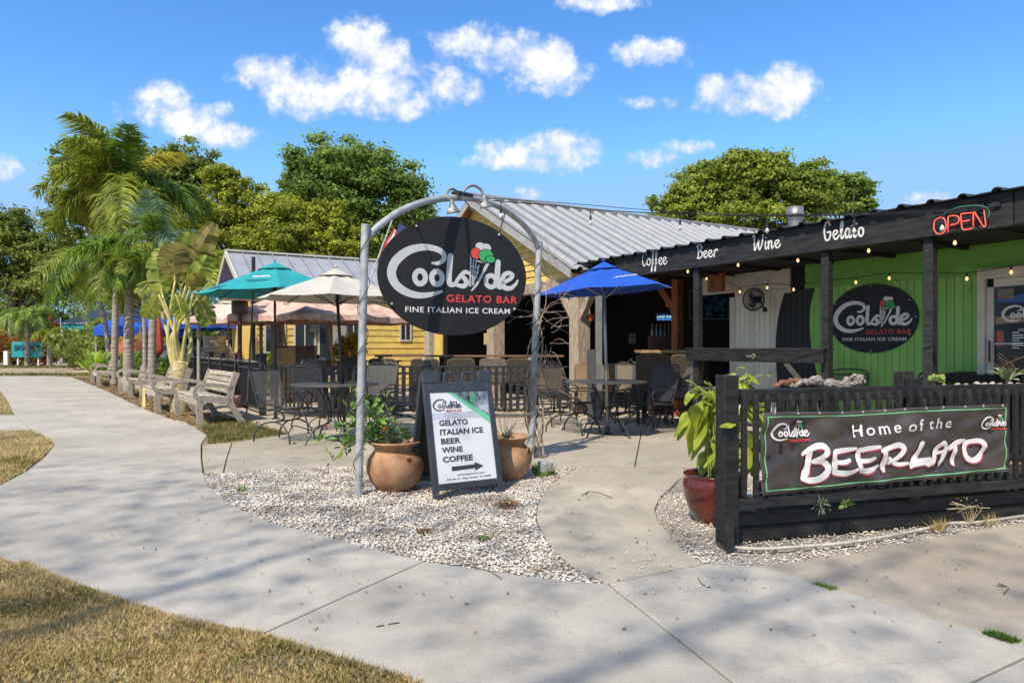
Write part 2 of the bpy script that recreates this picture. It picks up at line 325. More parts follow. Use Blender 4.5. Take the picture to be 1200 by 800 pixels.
# ================================================================ GROUND
def concmat(name, c, c2, spots=.5):
    m = bpy.data.materials.new(name); MATS[name] = m; m.use_nodes = True
    nt = m.node_tree; n = nt.nodes; l = nt.links; b = n['Principled BSDF']; t = n.new('ShaderNodeTexCoord')
    def noise(s, d=6, ro=.6):
        x = n.new('ShaderNodeTexNoise'); x.inputs['Scale'].default_value = s; x.inputs['Detail'].default_value = d; x.inputs['Roughness'].default_value = ro; l.new(t.outputs['Object'], x.inputs['Vector']); return x.outputs[0]
    def mixc(f, a, bb, lo=.4, hi=.6, amt=1):
        r = n.new('ShaderNodeMapRange'); r.inputs['From Min'].default_value = lo; r.inputs['From Max'].default_value = hi; r.inputs['To Max'].default_value = amt; l.new(f, r.inputs['Value'])
        x = n.new('ShaderNodeMix'); x.data_type = 'RGBA'; l.new(r.outputs[0], x.inputs[0])
        for k, v in ((6, a), (7, bb)):
            if isinstance(v, tuple): x.inputs[k].default_value = (*v, 1)
            else: l.new(v, x.inputs[k])
        return x.outputs[2]
    k = mixc(noise(.9, 8), c, c2, .38, .62); k = mixc(noise(5, 8, .7), k, tuple(q*.8 for q in c), .52, .75, .5)
    k = mixc(noise(2.2, 10, .75), k, tuple(q*.72 for q in c), .5, .68, .55); k = mixc(noise(120, 4), k, tuple(q*.5 for q in c), .54, .68, .6); k = mixc(noise(160, 2), k, tuple(min(1, q*1.45) for q in c), .3, .42, -.0 + .0)
    k = mixc(noise(23, 8, .75), k, (.11, .095, .075), .66, .74, spots)
    vo = n.new('ShaderNodeTexVoronoi'); vo.feature = 'DISTANCE_TO_EDGE'; vo.inputs['Scale'].default_value = .33; ws = n.new('ShaderNodeTexNoise'); ws.inputs['Scale'].default_value = 1.6; ws.inputs['Detail'].default_value = 8; l.new(t.outputs['Object'], ws.inputs[0])
    wa = n.new('ShaderNodeMix'); wa.data_type = 'VECTOR'; wa.inputs[0].default_value = .35; l.new(t.outputs['Object'], wa.inputs[4]); l.new(ws.outputs['Color'], wa.inputs[5]); l.new(wa.outputs[1], vo.inputs['Vector'])
    iv = n.new('ShaderNodeMapRange'); iv.inputs['From Min'].default_value = .0012; iv.inputs['From Max'].default_value = .0; l.new(vo.outputs['Distance'], iv.inputs['Value'])
    k = mixc(iv.outputs[0], k, tuple(q*.4 for q in c), .1, .9, .22)
    oi = n.new('ShaderNodeObjectInfo'); h = n.new('ShaderNodeHueSaturation'); mr = n.new('ShaderNodeMapRange'); mr.inputs['To Min'].default_value = .93; mr.inputs['To Max'].default_value = 1.07
    l.new(oi.outputs['Random'], mr.inputs['Value']); l.new(mr.outputs[0], h.inputs['Value']); l.new(k, h.inputs['Color'])
    l.new(h.outputs[0], b.inputs['Base Color']); b.inputs['Roughness'].default_value = .85; b.inputs['Specular IOR Level'].default_value = .25
    bp = n.new('ShaderNodeBump'); bp.inputs['Strength'].default_value = .35; bp.inputs['Distance'].default_value = .004; l.new(noise(90, 6), bp.inputs['Height']); l.new(bp.outputs[0], b.inputs['Normal'])
    return m
conc = concmat('sidewalk_concrete', (.355, .325, .275), (.46, .425, .36))
conc2 = concmat('path_concrete', (.35, .31, .24), (.44, .39, .305), .6)
conc3 = concmat('brown_apron_concrete', (.34, .29, .225), (.42, .365, .29), .8)
def soilmat():
    m = bpy.data.materials.new('ground_soil'); m.use_nodes = True; nt = m.node_tree; n = nt.nodes; l = nt.links; b = n['Principled BSDF']; t = n.new('ShaderNodeTexCoord')
    a = n.new('ShaderNodeTexNoise'); a.inputs['Scale'].default_value = .55; a.inputs['Detail'].default_value = 8; l.new(t.outputs['Object'], a.inputs[0])
    a2 = n.new('ShaderNodeTexNoise'); a2.inputs['Scale'].default_value = 30; a2.inputs['Detail'].default_value = 6; l.new(t.outputs['Object'], a2.inputs[0])
    r = n.new('ShaderNodeValToRGB'); l.new(a.outputs[0], r.inputs[0]); e = r.color_ramp.elements; e[0].position = .36; e[0].color = (.24, .19, .09, 1); e[1].position = .62; e[1].color = (.36, .27, .16, 1)
    r2 = n.new('ShaderNodeMix'); r2.data_type = 'RGBA'; r2.blend_type = 'MULTIPLY'; r2.inputs[0].default_value = .8; l.new(r.outputs[0], r2.inputs[6])
    q = n.new('ShaderNodeValToRGB'); l.new(a2.outputs[0], q.inputs[0]); q.color_ramp.elements[0].position = .3; q.color_ramp.elements[0].color = (.45, .45, .4, 1); q.color_ramp.elements[1].position = .65; l.new(q.outputs[0], r2.inputs[7])
    l.new(r2.outputs[2], b.inputs['Base Color']); b.inputs['Roughness'].default_value = .95; return m
soil = soilmat()
struct(MB().add([(-400,-60,-.03),(400,-60,-.03),(400,900,-.03),(-400,900,-.03)], [(0,1,2,3)]).build('ground', soil))
def inset(pts, d):
    n = len(pts); ar = sum(pts[i][0]*pts[(i+1)%n][1] - pts[(i+1)%n][0]*pts[i][1] for i in range(n))
    if ar < 0: pts = pts[::-1]
    o = []
    for i in range(n):
        a, b, c = Vector(pts[i-1][:2]), Vector(pts[i][:2]), Vector(pts[(i+1)%n][:2]); u = (b-a).normalized(); v = (c-b).normalized()
        nu = Vector((-u.y, u.x)); nv = Vector((-v.y, v.x)); k = 1 + nu.dot(nv); o.append(b + (nu+nv) * (d / max(k, .4)))
    return [(p.x, p.y) for p in o]
def slab(name, px, mat, parent, z=0, gap=.006):
    pts = [(g(*p) if isinstance(p, tuple) else Vector(p)) for p in px]
    pts = [(p.x, p.y) for p in pts]
    mb = MB().poly(inset(pts, gap), z - .09, z); return mb.build(name, mat, parent, bev=.004)
def S_(n, kind='structure'):
    o = bpy.data.objects.new(n, None); C.objects.link(o); o['kind'] = kind; return o
side = S_('sidewalk')
e_left = [(22,660),(60,678),(100,693),(150,710),(210,728),(300,745)]
slab('slab', e_left + [(400,700),(497,657),(440,643),(385,628),(320,612),(180,633)], conc, side)
slab('slab', [(300,745),(400,773),(490,800),(600,829),(700,860),(860,900),(986,900),(962,881),(860,800),(712,683),(655,679),(600,672),(550,665),(497,657),(400,700)], conc, side)
slab('slab', [(712,683),(825,660),(885,662),(1000,696),(1221,760),(1140,798),(962,881),(860,800)], conc, side)
slab('slab', [(1221,760),(1500,842),(1500,960),(1000,960),(986,900),(962,881),(1140,798)], conc, side)
far_edge = [(236,536),(236,520),(243,510),(228,500),(215,493)]
W3 = lambda x, y: [x, y, 0]
slab('slab', [(22,660),(180,633),(320,612),(290,600),(262,585),(246,570),(238,553),(236,536),(236,520),(243,510),(228,500),(215,493),(37,503),(58,512),(64,520),(52,535),(30,552),(0,568),W3(-5.2,5.9),W3(-9,7.2),W3(-9,6.0),W3(-4.6,5.1)], conc, side)
slab('slab', [(215,493),(198,490),(182,484),(160,475),(140,465),(120,456),(100,447),(84,442),(60,440.5),(0,440.5),(-150,441),(-150,450),(0,457),(8,468),(17,486),(37,503)], conc, side)
slab('slab', [(17,486),(37,503),(0,504.5),(-120,508),(-120,487)], conc, side)
path = S_('garden_path')
slab('slab', [(682,547),(662,556),(643,568),(640,572),(786,572),(795,562),(806,557),(800,547)], conc2, path)
slab('slab', [(640,572),(630,590),(628,606),(632,618),(640,632),(655,650),(676,666),(712,683),(770,671),(825,660),(803,645),(788,630),(772,610),(768,596),(774,582),(786,572)], conc2, path)
patio = S_('patio')
slab('slab', [(236.5,536),(237.5,545),(239.5,553.5),(262,554),(266,536),(272,519),(245,520.5),(237,523)], conc2, patio, .003)
slab('slab', [(262,554),(345,548),(420,546),(425,505),(337,509),(272,519),(266,536)], conc2, patio, .003)
slab('slab', [(420,546),(575,545),(600,505),(425,505)], conc2, patio, .003)
slab('slab', [(575,545),(744,546),(752,505),(600,505)], conc2, patio, .003)
slab('slab', [(744,546),(850,547),(1010,549),(980,505),(752,505)], conc2, patio, .003)
patfar = concmat('patio_worn_concrete', (.37, .31, .235), (.48, .41, .315), .8)
slab('slab', [(337,509),(425,505),(600,505),(752,505),(980,505),W3(12,11),W3(14,26),W3(-6,30),W3(-14.0,29.5),(120,444),(180,463),(235,482),(287,492),(303,499)], patfar, patio, .003)
apron = S_('concrete_apron')
slab('slab', [(885,662),(930,657),(985,650),(1100,628),(1200,611),(1500,572),(1700,900),(1221,760),(1000,696)], conc3, apron)
def vs(px): struct(MB().poly([(g(*p).x, g(*p).y) for p in px], -.03, -.007).build('verge_soil', soil))
vs([(237,523),(245,521),(272,519),(337,509.5),(303,499.5),(287,493),(262,488),(228,482),(205,472),(180,463),(120,444),(100,443.5),(84,443),(101,447),(120,456.5),(140,465.5),(160,476),(182,485),(198,491),(229,501),(242.5,511),(236.5,520)])
vs([(0,506),(36,506),(57,514),(62,521),(50,535),(28,551),(0,566),(-50,570),(-50,506)])
vs([(0,458),(7,468),(15,485),(-60,486),(-60,456)])
vs([(22,662),(60,680),(100,695),(150,712),(210,730),(300,747),(400,775),(490,802),(600,831),(700,862),(860,903),(-200,903),(-160,640),(-40,640)])
# gravel beds: base sheet and crushed white shell
gb = M('gravel_base', (.33, .29, .24), .95, .4, 60, .8, 90)
bedA = [(238,553),(246,570),(262,585),(290,600),(320,612),(385,628),(440,643),(497,657),(550,665),(600,672),(655,679),(712,683),(676,666),(655,650),(640,632),(632,618),(628,606),(630,590),(640,572),(643,568),(662,556),(682,547),(575,545),(420,546),(345,548),(262,554)]
bedB = [(806,557),(795,562),(786,572),(774,582),(768,596),(772,610),(788,630),(803,645),(825,660),(885,662),(930,657),(985,650),(1100,628),(1200,611),(1500,572),(1400,545),(1010,549),(850,547)]
def sheet(name, px, mat, z):
    pts = [g(*p) for p in px]; return MB().poly([(p.x, p.y) for p in pts], z - .01, z).build(name, mat)
struct(sheet('gravel_bed_base', bedA, gb, -.018)); struct(sheet('planting_bed_base', bedB, gb, -.018))
def inpoly(x, y, P):
    c = np.zeros(len(x), bool); n = len(P)
    for i in range(n):
        x1, y1 = P[i]; x2, y2 = P[(i+1) % n]
        if y1 == y2: continue
        c ^= ((y1 > y) != (y2 > y)) & (x < (x2-x1)*(y-y1)/(y2-y1)+x1)
    return c
def scatter(px, n, extra=0):
    P = [(g(*p).x, g(*p).y) for p in px]; P = np.array(P); lo = P.min(0); hi = P.max(0); k = 0; X = []; Y = []
    while k < n:
        x = rng.uniform(lo[0], hi[0], n*2); y = rng.uniform(lo[1], hi[1], n*2); m = inpoly(x, y, P.tolist()); X.append(x[m]); Y.append(y[m]); k += m.sum()
    return np.concatenate(X)[:n], np.concatenate(Y)[:n]
OCT = np.array([(1,0,0),(-1,0,0),(0,1,0),(0,-1,0),(0,0,1),(0,0,-1)], float); OCF = np.array([(0,2,4),(2,1,4),(1,3,4),(3,0,4),(2,0,5),(1,2,5),(3,1,5),(0,3,5)])
def stones(name, x, y, smin, smax, zb, mat, flat=.5):
    n = len(x); s = rng.uniform(smin, smax, (n,1,1)) * rng.uniform(.55, 1.35, (n,1,3)); q = rng.normal(size=(n,3,3)); q, _ = np.linalg.qr(q)
    V = OCT[None] * rng.uniform(.7, 1.2, (n,6,1)) * s; V = np.einsum('nij,nkj->nki', q, V); V[..., 2] *= flat
    V += np.stack([x, y, zb + rng.uniform(0, .012, n)], 1)[:, None]; Fc = OCF[None] + (np.arange(n)*6)[:, None, None]
    return npmesh(name, V, Fc.reshape(-1, 3), mat)
shell = leafmat('white_shell_gravel', (.40,.31,.22), (.90,.84,.74), 0, 3, .8)
rp = shell.node_tree.nodes['Color Ramp'].color_ramp; e = rp.elements.new(.3); e.color = (.52,.45,.37,1); e = rp.elements.new(.06); e.color = (.2,.155,.12,1)
x, y = scatter(bedA, 27000); stuff(tag(stones('shell_gravel', x, y, .007, .0165, -.012, shell), 'crushed white shell gravel bed around the arched sign and pots', 'gravel'))
x, y = scatter(bedB, 15000); o = (np.abs(x) < 3.9) ; x, y = x[o], y[o]; stuff(tag(stones('shell_gravel', x, y, .007, .015, -.012, shell), 'crushed white shell gravel at the foot of the black planter fence', 'gravel'))
x, y = scatter([(490,640),(712,700),(900,690),(880,655),(640,640)], 260); stuff(tag(stones('stray_shell_chips', x, y, .003, .009, .002, shell), 'stray white shell chips scattered over the sidewalk', 'gravel'))
# grass
def grass(name, px, n, h, mat, w=.004, zb=-.008, fil=None):
    x, y = scatter(px, n)
    if fil is not None: m = fil(x, y); x, y = x[m], y[m]; n = len(x)
    a = rng.uniform(0, 2*PI, n); hh = rng.uniform(.4, 1, n)*h; ln = rng.uniform(.2, 1.3, n)*hh; b = rng.uniform(0, 2*PI, n); w_ = w*rng.uniform(.6, 1.4, n)
    V = np.empty((n, 3, 3)); V[:,0] = np.stack([x-np.cos(a)*w_, y-np.sin(a)*w_, np.full(n, zb)], 1); V[:,1] = np.stack([x+np.cos(a)*w_, y+np.sin(a)*w_, np.full(n, zb)], 1)
    V[:,2] = np.stack([x+np.cos(b)*ln, y+np.sin(b)*ln, zb+hh], 1); return npmesh(name, V, np.arange(3*n).reshape(-1, 3), mat)
def grassmat(nm, stops, sc=.9):
    m = leafmat(nm, stops[0][1], stops[-1][1], .25, sc, .8); r = m.node_tree.nodes['Color Ramp'].color_ramp
    for p, c in stops[1:-1]: r.elements.new(p).color = (*c, 1)
    return m
gm = grassmat('mixed_dry_grass', [(0, (.09,.10,.02)), (.22, (.20,.18,.05)), (.36, (.46,.34,.14)), (1, (.72,.56,.29))], 1.6)
gg = grassmat('greener_grass', [(0, (.05,.08,.015)), (.4, (.12,.15,.03)), (1, (.34,.27,.11))], 2)
dryleaf = grassmat('brown_leaf_litter', [(0, (.07,.035,.015)), (.5, (.22,.12,.05)), (1, (.42,.28,.14))], 3)
stuff(tag(grass('lawn_grass', e_left[::-1] + [W3(0,0) and (-40,640), (-160,640), (-160,900), (860,905), (700,863), (600,832), (490,803), (400,776)], 110000, .026, gm, fil=lambda x, y: rng.uniform(size=len(x)) < .42+.55*(np.sin(x*5.1+2*np.sin(y*3.3))*np.sin(y*6.7+x*2.2) > -.25)), 'mixed dry and green lawn beside the sidewalk in the foreground', 'grass'))
ed_ = [(a+5, b-3) for a, b in e_left]+[(400,771),(490,797),(495,804),(400,779)]+[(a-5, b+4) for a, b in e_left[::-1]]
stuff(tag(grass('edge_grass', ed_, 5200, .034, gm, .0035, -.004), 'ragged grass blades creeping over the near sidewalk edge', 'grass'))
stuff(tag(grass('verge_grass', [(0,505),(36,504),(57,513),(63,520),(50,535),(28,552),(0,567),(-60,575),(-60,505)], 16000, .045, gm, .006, fil=lambda x, y: rng.uniform(size=len(x)) < .3+np.clip((x+6.9)*.9, 0, .7)), 'sparse worn grass patch at the left edge between the path and sidewalk', 'grass'))
stuff(tag(grass('verge_grass', [(0,458),(7,468),(16,485),(-60,486),(-60,456)], 5000, .05, gm, .008), 'small grass patch at the left edge above the side path', 'grass'))
stuff(tag(grass('bench_verge_grass', [(245,520),(340,508),(303,499),(287,492),(262,490),(235,500),(243,510)], 6500, .05, gg, .007), 'green grass tuft verge in front of the nearest bench', 'grass'))
x, y = scatter([(243,510),(245,519),(330,506),(287,488),(235,478),(180,460),(120,443),(84,442),(120,456),(160,475),(198,490),(228,500)], 6000)
def leaflets(name, x, y, smin, smax, mat, z=.0, zr=.02):
    n = len(x); a = rng.uniform(0, 2*PI, n); s = rng.uniform(smin, smax, n); u = np.stack([np.cos(a), np.sin(a), rng.uniform(-.5,.5,n)], 1)*s[:,None]; v = np.stack([-np.sin(a), np.cos(a), rng.uniform(-.5,.5,n)], 1)*(s*.4)[:,None]
    c = np.stack([x, y, z+rng.uniform(0, zr, n)], 1); V = np.stack([c-u, c-v, c+u, c+v], 1); return npmesh(name, V, np.arange(4*n).reshape(-1,4), mat)
stuff(tag(leaflets('leaf_litter', x, y, .02, .05, dryleaf, -.006), 'brown leaf litter and mulch under the row of benches', 'leaf litter'))
x, y = scatter([(22,664),(300,750),(490,806),(490,880),(-100,880),(-100,664)], 900); stuff(tag(leaflets('lawn_leaves', x, y, .006, .02, dryleaf, .004, .02), 'dead brown leaves lying in the foreground lawn', 'fallen leaves'))
x, y = scatter(bedA, 700); stuff(tag(leaflets('gravel_leaves', x, y, .005, .016, dryleaf, .002, .012), 'brown leaf fragments scattered on the white gravel bed', 'fallen leaves'))
x, y = scatter([(236,545),(200,600),(60,640),(300,745),(700,760),(1100,760),(1200,640),(900,650),(740,560),(700,510),(240,510),(120,460),(60,470)], 900)
stuff(tag(leaflets('fallen_leaves', x, y, .004, .018, dryleaf, .004, .006), 'scattered small fallen leaves on the pale concrete', 'fallen leaves'))
# far ground: dirt road, verge and pale pavement across it
dirt = M('road_dirt', (.30,.21,.14), .95, .2, 1.5, .3, 20, col2=(.42,.31,.2))
struct(MB().add([(-70,33.5,-.02),(-12,33.5,-.02),(-12,42,-.02),(-70,42,-.02)], [(0,1,2,3)]).build('dirt_road', dirt))
struct(MB().box(-80,-14,50,74,-.03,.02).build('far_pavement', M('far_pale_concrete', (.6,.54,.46), .9, .08, 1)))
struct(MB().box(-23.5,-13,36.5,39,-.03,0).build('driveway_crossing', M('crossing_pink_concrete', (.56,.44,.35), .9, .08, 1)))
stuff(tag(grass('far_verge_grass', [(-60,428),(0,428),(115,430),(125,441),(60,440.3),(-60,440.3)], 9000, .12, gg, .03, fil=lambda x, y: (y > 42) | (y < 33.5)), 'grass strip beside the dirt road at far left', 'grass'))
# twigs, weeds in joints, hose
twig = M('brown_twig', (.09,.06,.04), .9, .3, 30)
def twigs(lab, pts):
    mb = MB()
    for q in pts: mb.tube([g(*p) + Vector((0,0,.005)) for p in q], .0026, 5)
    tag(mb.build('fallen_twig', twig), lab, 'twig')
twigs('forked dry twig lying on the curved path', [[(681,581),(690,576),(703,578),(718,584)],[(690,576),(686,580)]])
twigs('bent twig lying on the front slab below the gravel', [[(511,659),(530,663),(548,662),(566,661)],[(545,662),(575,670),(588,679)]])
twigs('thin curved twig lying on the slab right of the path', [[(818,678),(822,685),(833,689)]])
twigs('branched twig lying on the brown apron', [[(1168,687),(1180,688),(1170,684)],[(1176,697),(1182,690)]])
twigs('small dark twig on the front slab near the crack', [[(441,735),(450,733)],[(455,732),(468,730)]])
wm = leafmat('joint_weed_green', (.06,.13,.02), (.2,.3,.05), .3)
stuff(tag(grass('joint_weeds', [(1150,742),(1165,741),(1196,751),(1185,754)], 500, .03, wm, .004, -.005), 'green weed tuft in the joint at the right edge', 'weed'))
stuff(tag(grass('joint_weeds', [(952,684),(960,683),(982,689),(975,692)], 350, .022, wm, .003, -.005), 'green weed tuft in the joint below the hose', 'weed'))
for c_, lab in (((595,592),'ragged dark weed and fallen leaves in the gravel right of the sandwich board'),):
    x, y = scatter([(c_[0]-20,c_[1]),(c_[0],c_[1]-6),(c_[0]+18,c_[1]),(c_[0],c_[1]+5)], 150)
    stuff(tag(leaflets('dead_leaves', x, y, .01, .03, dryleaf, 0), lab, 'leaf litter'))
for c_, lab in (((283,572),'tiny green weed at the left end of the gravel bed'), ((568,630),'tiny green weed low in the gravel bed'),((497,622),'dark withered weed in the middle of the gravel')):
    stuff(tag(grass('gravel_weed', [(c_[0]-8,c_[1]-2),(c_[0]+8,c_[1]-2),(c_[0]+6,c_[1]+3),(c_[0]-6,c_[1]+3)], 160, .03, wm if 'green' in lab else dryleaf, .005, -.01), lab, 'weed'))
hm = M('beige_hose', (.5,.44,.36), .5, .15, 30)
tag(MB().tube([Vector(p) for p in cr([tuple(g(a, b)+Vector((0,0,.018))) for a, b in ((838,634),(846,640),(860,644),(890,646),(930,644),(990,639),(1040,631),(1085,622),(1110,616),(1150,614),(1200,607),(1300,596))], 6)], .011, 8).build('garden_hose', hm, smooth=True), 'beige hose lying along the base of the black planter', 'hose')
# ================================================================ BLACK SHOP PORCH (facade plane, s to the right and nearer)
FP = Plane(3.77, 8.40, .5085, -.861)
WD = 1.5                                             # depth from posts to the wall
shop = thing('gelato_shop', 'black framed shop porch with sloping fascia, green board wall and corrugated roof', 'shop', (FP.o.x, FP.o.y, 0), FP.a)
sF = lambda px, py, off=0: FP.hit(px, py, off)
ztop, zbot = 2.79, 2.46
s0 = sF(722, 320)[0]; s1 = sF(1188, 250)[0]; s2 = 4.6
# fascia (two boards with a joint at the neon sign)
MB().box(s0, s1, -.02, .03, zbot, ztop).build('fascia_board', blackwood, shop, bev=.004)
MB().box(s1+.012, s2, -.02, .03, zbot, ztop).build('fascia_board', blackwood, shop, bev=.004)
MB().box(s0, s2, .032, .12, zbot+.004, zbot+.1).build('fascia_board', blackwood, shop, bev=.004)
for px in (813, 964, 1085):
    s, _ = sF(px, 400); w = .05
    MB().box(s-w, s+w, .0+.034, .034+2*w, 0, zbot+.002).build('post', blackwood, shop, bev=.005)
MB().box(4.2, 4.35, .034, .18, 0, zbot+.002).build('post', blackwood, shop, bev=.005)
# rail beam and its little plaque
sa, sb = sF(806, 418)[0], sF(962, 418)[0]
MB().box(sa, sb+.06, -.05, .0, 1.095, 1.255).build('rail_beam', blackwood, shop, bev=.005)
MB().box(sa, sb+.06, -.055, .18, 1.256, 1.28).build('rail_cap', blackwood, shop, bev=.004)
mp = sF(880, 417, -.055)
pl = MB().box(mp[0]-.08, mp[0]+.06, -.056, -.051, mp[1]-.014, mp[1]+.01).build('plaque', M('dull_grey_plaque', (.12,.12,.1), .5), shop)
dm = MB(); disc(dm, mp[0]+.045, mp[1]+.0, .032, .032, -.062, -.0565, 16); dm.build('badge', M('olive_badge', (.2,.22,.12), .5), pl)
dm = MB(); disc(dm, mp[0]+.045, mp[1]+.0, .017, .017, -.066, -.0625, 12); dm.build('badge', M('near_black_interior', (.01,)*3), pl)
# brace at the right of the dark opening, below rail
q0 = sF(888, 424, .3); q1 = sF(912, 445, .3)
MB().bar((q0[0], .9, 1.05), (q1[0]+.1, .9, .62), .03, .09, (0, 1, 0)).build('brace', M('grey_green_timber', (.07,.08,.065), .7, .2, 5), shop)
# back wall boards: paint colour changes along two curves
def wallpaint():
    m = bpy.data.materials.new('wall_paint_swoosh'); m.use_nodes = True; nt = m.node_tree; n = nt.nodes; l = nt.links; b = n['Principled BSDF']; t = n.new('ShaderNodeTexCoord'); sx = n.new('ShaderNodeSeparateXYZ'); l.new(t.outputs['Object'], sx.inputs[0])
    def mm(op, a, b_, c=None):
        k = n.new('ShaderNodeMath'); k.operation = op
        for i, v in enumerate((a, b_, c)):
            if v is None: continue
            if isinstance(v, (int, float)): k.inputs[i].default_value = v
            else: l.new(v, k.inputs[i])
        return k.outputs[0]
    def curve(pts):      # parabola s = a + b (z - z0)^2 on each side
        (sm, zm), (st, zt), (sb_, zb) = pts
        dz = mm('SUBTRACT', sx.outputs[2], zm); up = mm('MULTIPLY', mm('MULTIPLY', dz, dz), (st-sm)/(zt-zm)**2); dn = mm('MULTIPLY', mm('MULTIPLY', dz, dz), (sb_-sm)/(zb-zm)**2)
        g_ = mm('GREATER_THAN', dz, 0); v = mm('ADD', mm('MULTIPLY', up, g_), mm('MULTIPLY', dn, mm('SUBTRACT', 1, g_)))
        return mm('GREATER_THAN', sx.outputs[0], mm('ADD', v, sm))
    W_ = lambda x, y: sF(x, y, WD)
    c1 = curve([W_(909, 405), W_(927, 322), W_(913, 470)]); c2 = curve([W_(949, 375), W_(962, 320), W_(958, 440)])
    no = n.new('ShaderNodeTexNoise'); no.inputs['Scale'].default_value = 3; no.inputs['Detail'].default_value = 8; l.new(t.outputs['Object'], no.inputs[0])
    def mx(f, a, bb):
        x = n.new('ShaderNodeMix'); x.data_type = 'RGBA'; l.new(f, x.inputs[0])
        for k, v in ((6, a), (7, bb)):
            if isinstance(v, tuple): x.inputs[k].default_value = (*v, 1)
            else: l.new(v, x.inputs[k])
        return x.outputs[2]
    k = mx(c1, (.70,.65,.53), (.016,.018,.02)); gr = mx(no.outputs[0], (.20,.47,.085), (.29,.56,.125)); k = mx(c2, k, gr); n5 = n.new('ShaderNodeTexNoise'); n5.inputs['Scale'].default_value = 7; n5.inputs['Detail'].default_value = 10; n5.inputs['Roughness'].default_value = .75; l.new(t.outputs['Object'], n5.inputs[0]); k = mx(mm('MULTIPLY', mm('GREATER_THAN', n5.outputs[0], .62), .35), k, (.09,.1,.06))
    oi = n.new('ShaderNodeObjectInfo'); h = n.new('ShaderNodeHueSaturation'); mr = n.new('ShaderNodeMapRange'); mr.inputs['To Min'].default_value = .9; mr.inputs['To Max'].default_value = 1.1
    l.new(oi.outputs['Random'], mr.inputs['Value']); l.new(mr.outputs[0], h.inputs['Value']); l.new(k, h.inputs['Color']); l.new(h.outputs[0], b.inputs['Base Color']); b.inputs['Roughness'].default_value = .6
    return m
wp = wallpaint(); greenp = M('green_wall_paint', (.21,.49,.09), .6, .12, 3, piece=.08)
w0 = sF(862, 400, WD)[0]; wd0 = sF(1147, 400, WD)[0]
zb = 2.16; s = w0; 
while s < wd0 - .02:
    e = min(s + .098, wd0); MB().box(s, e - .007, WD, WD+.03, .12, zb).build('wall_board', wp, shop); s += .098
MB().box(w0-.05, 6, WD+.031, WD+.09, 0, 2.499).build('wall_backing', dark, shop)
z = zb + .004
while z < 2.42:
    MB().add([(sF(943,300,WD)[0], WD-.004, z), (5.4, WD-.004, z), (5.4, WD+.02, z+.118), (sF(943,300,WD)[0], WD+.02, z+.118), (sF(943,300,WD)[0], WD+.03, z), (5.4, WD+.03, z)],
             [(0,1,2,3),(4,5,1,0)]).build('lap_siding', greenp, shop); z += .12
beige = M('beige_trim_paint', (.62,.57,.46), .55, .08, 5, dirt=((.3,.25,.18), 8, .62, .4))
bh = sF(919, 300, WD)[0]
MB().box(w0-.0, bh+.13, WD-.02, WD-.001, zb-.04, zb+.03).build('trim_board', beige, shop)
MB().box(sF(818,300,WD)[0], bh+.1, WD-.01, WD+.03, zb+.035, 2.495).build('header_board', beige, shop)
MB().box(w0-.10, w0, WD-.03, WD+.02, 0, zb-.045).build('door_jamb', beige, shop)
b0 = sF(829, 300, 1.1)[0]; b1 = sF(846, 300, 1.1)[0]
MB().box(b0, b1, 1.1, 1.18, 2.2, 2.499).build('timber_block', redwood, shop)
# door with frame and glass
door = MB().box(wd0+.085, sF(1165, 400, WD)[0]-.003, WD-.005, WD+.04, .1, 2.0).build('door', beige, shop)
MB().box(wd0+.0, wd0+.08, WD-.04, WD+.03, .1, 2.22).build('door_frame', beige, shop); MB().box(wd0+.081, 5.2, WD-.04, WD+.03, 2.10, 2.22).build('door_frame', beige, shop)
MB().box(sF(1165, 400, WD)[0]-.002, 5.2, WD-.005, WD+.04, 2.0, 2.095).build('door_rail', beige, door)
glass = M('door_glass', (.012,.014,.016), .12, .2, 4); gx = sF(1165, 400, WD)[0]
MB().box(gx, gx+1.3, WD+.01, WD+.02, .1, 1.998).build('glass_pane', glass, door)
gw = lambda x, y: sF(x, y, WD)
hd = gw(1162, 415); MB().tube([(hd[0], WD-.05, hd[1]-.1), (hd[0], WD-.05, hd[1]+.16)], .012, 8).build('door_handle', blackmetal, door)
c = gw(1204, 368); logo(door, c[0]-.02, c[1], .56, WD+.008, cream, redl, scoops=False)
def gbox(x0, y0, x1, y1, nm, m, d=.006):
    a = gw(x0, y0); b = gw(x1, y1); return MB().box(a[0], b[0], WD+.009-d, WD+.009, b[1], a[1]).build(nm, m, door)
gbox(1169, 339, 1188, 350, 'poster', M('food_poster', (.25,.06,.03), .4, .6, 40, col2=(.3,.28,.2)))
a = gw(1166, 352); b = gw(1200, 340); MB().add([(a[0]+.003, WD+.0065, a[1]), (b[0]+.3, WD+.0065, b[1]+.02), (b[0]+.3, WD+.0065, b[1]-.17), (a[0]+.003, WD+.0065, a[1]-.02)], [(0,1,2,3)]).build('blue_window_decal', M('blue_decal', (.02,.09,.33), .3), door)
a = gw(1166, 372); b = gw(1200, 363); MB().add([(a[0]+.003, WD+.0068, a[1]), (b[0]+.3, WD+.0068, b[1]), (b[0]+.3, WD+.0068, b[1]-.12), (a[0]+.003, WD+.0068, a[1]-.08)], [(0,1,2,3)]).build('brown_window_decal', M('brown_decal', (.30,.2,.12), .4), door)
gbox(1168, 388, 1176, 405, 'red_notice', M('red_notice', (.45,.1,.04), .4, .5, 40))
for k in range(7): gbox(1186, 389+k*3, 1199 if k % 3 else 1194, 390.2+k*3, 'hours_line', cream, .003)
a = gw(1193, 388); text_mesh('HOURS', a[0], a[0]+.16, a[1], a[1]+.03, WD+.009, cream, door, bold=.01)
gbox(1166, 402, 1200, 403.2, 'push_bar', cream, .03)
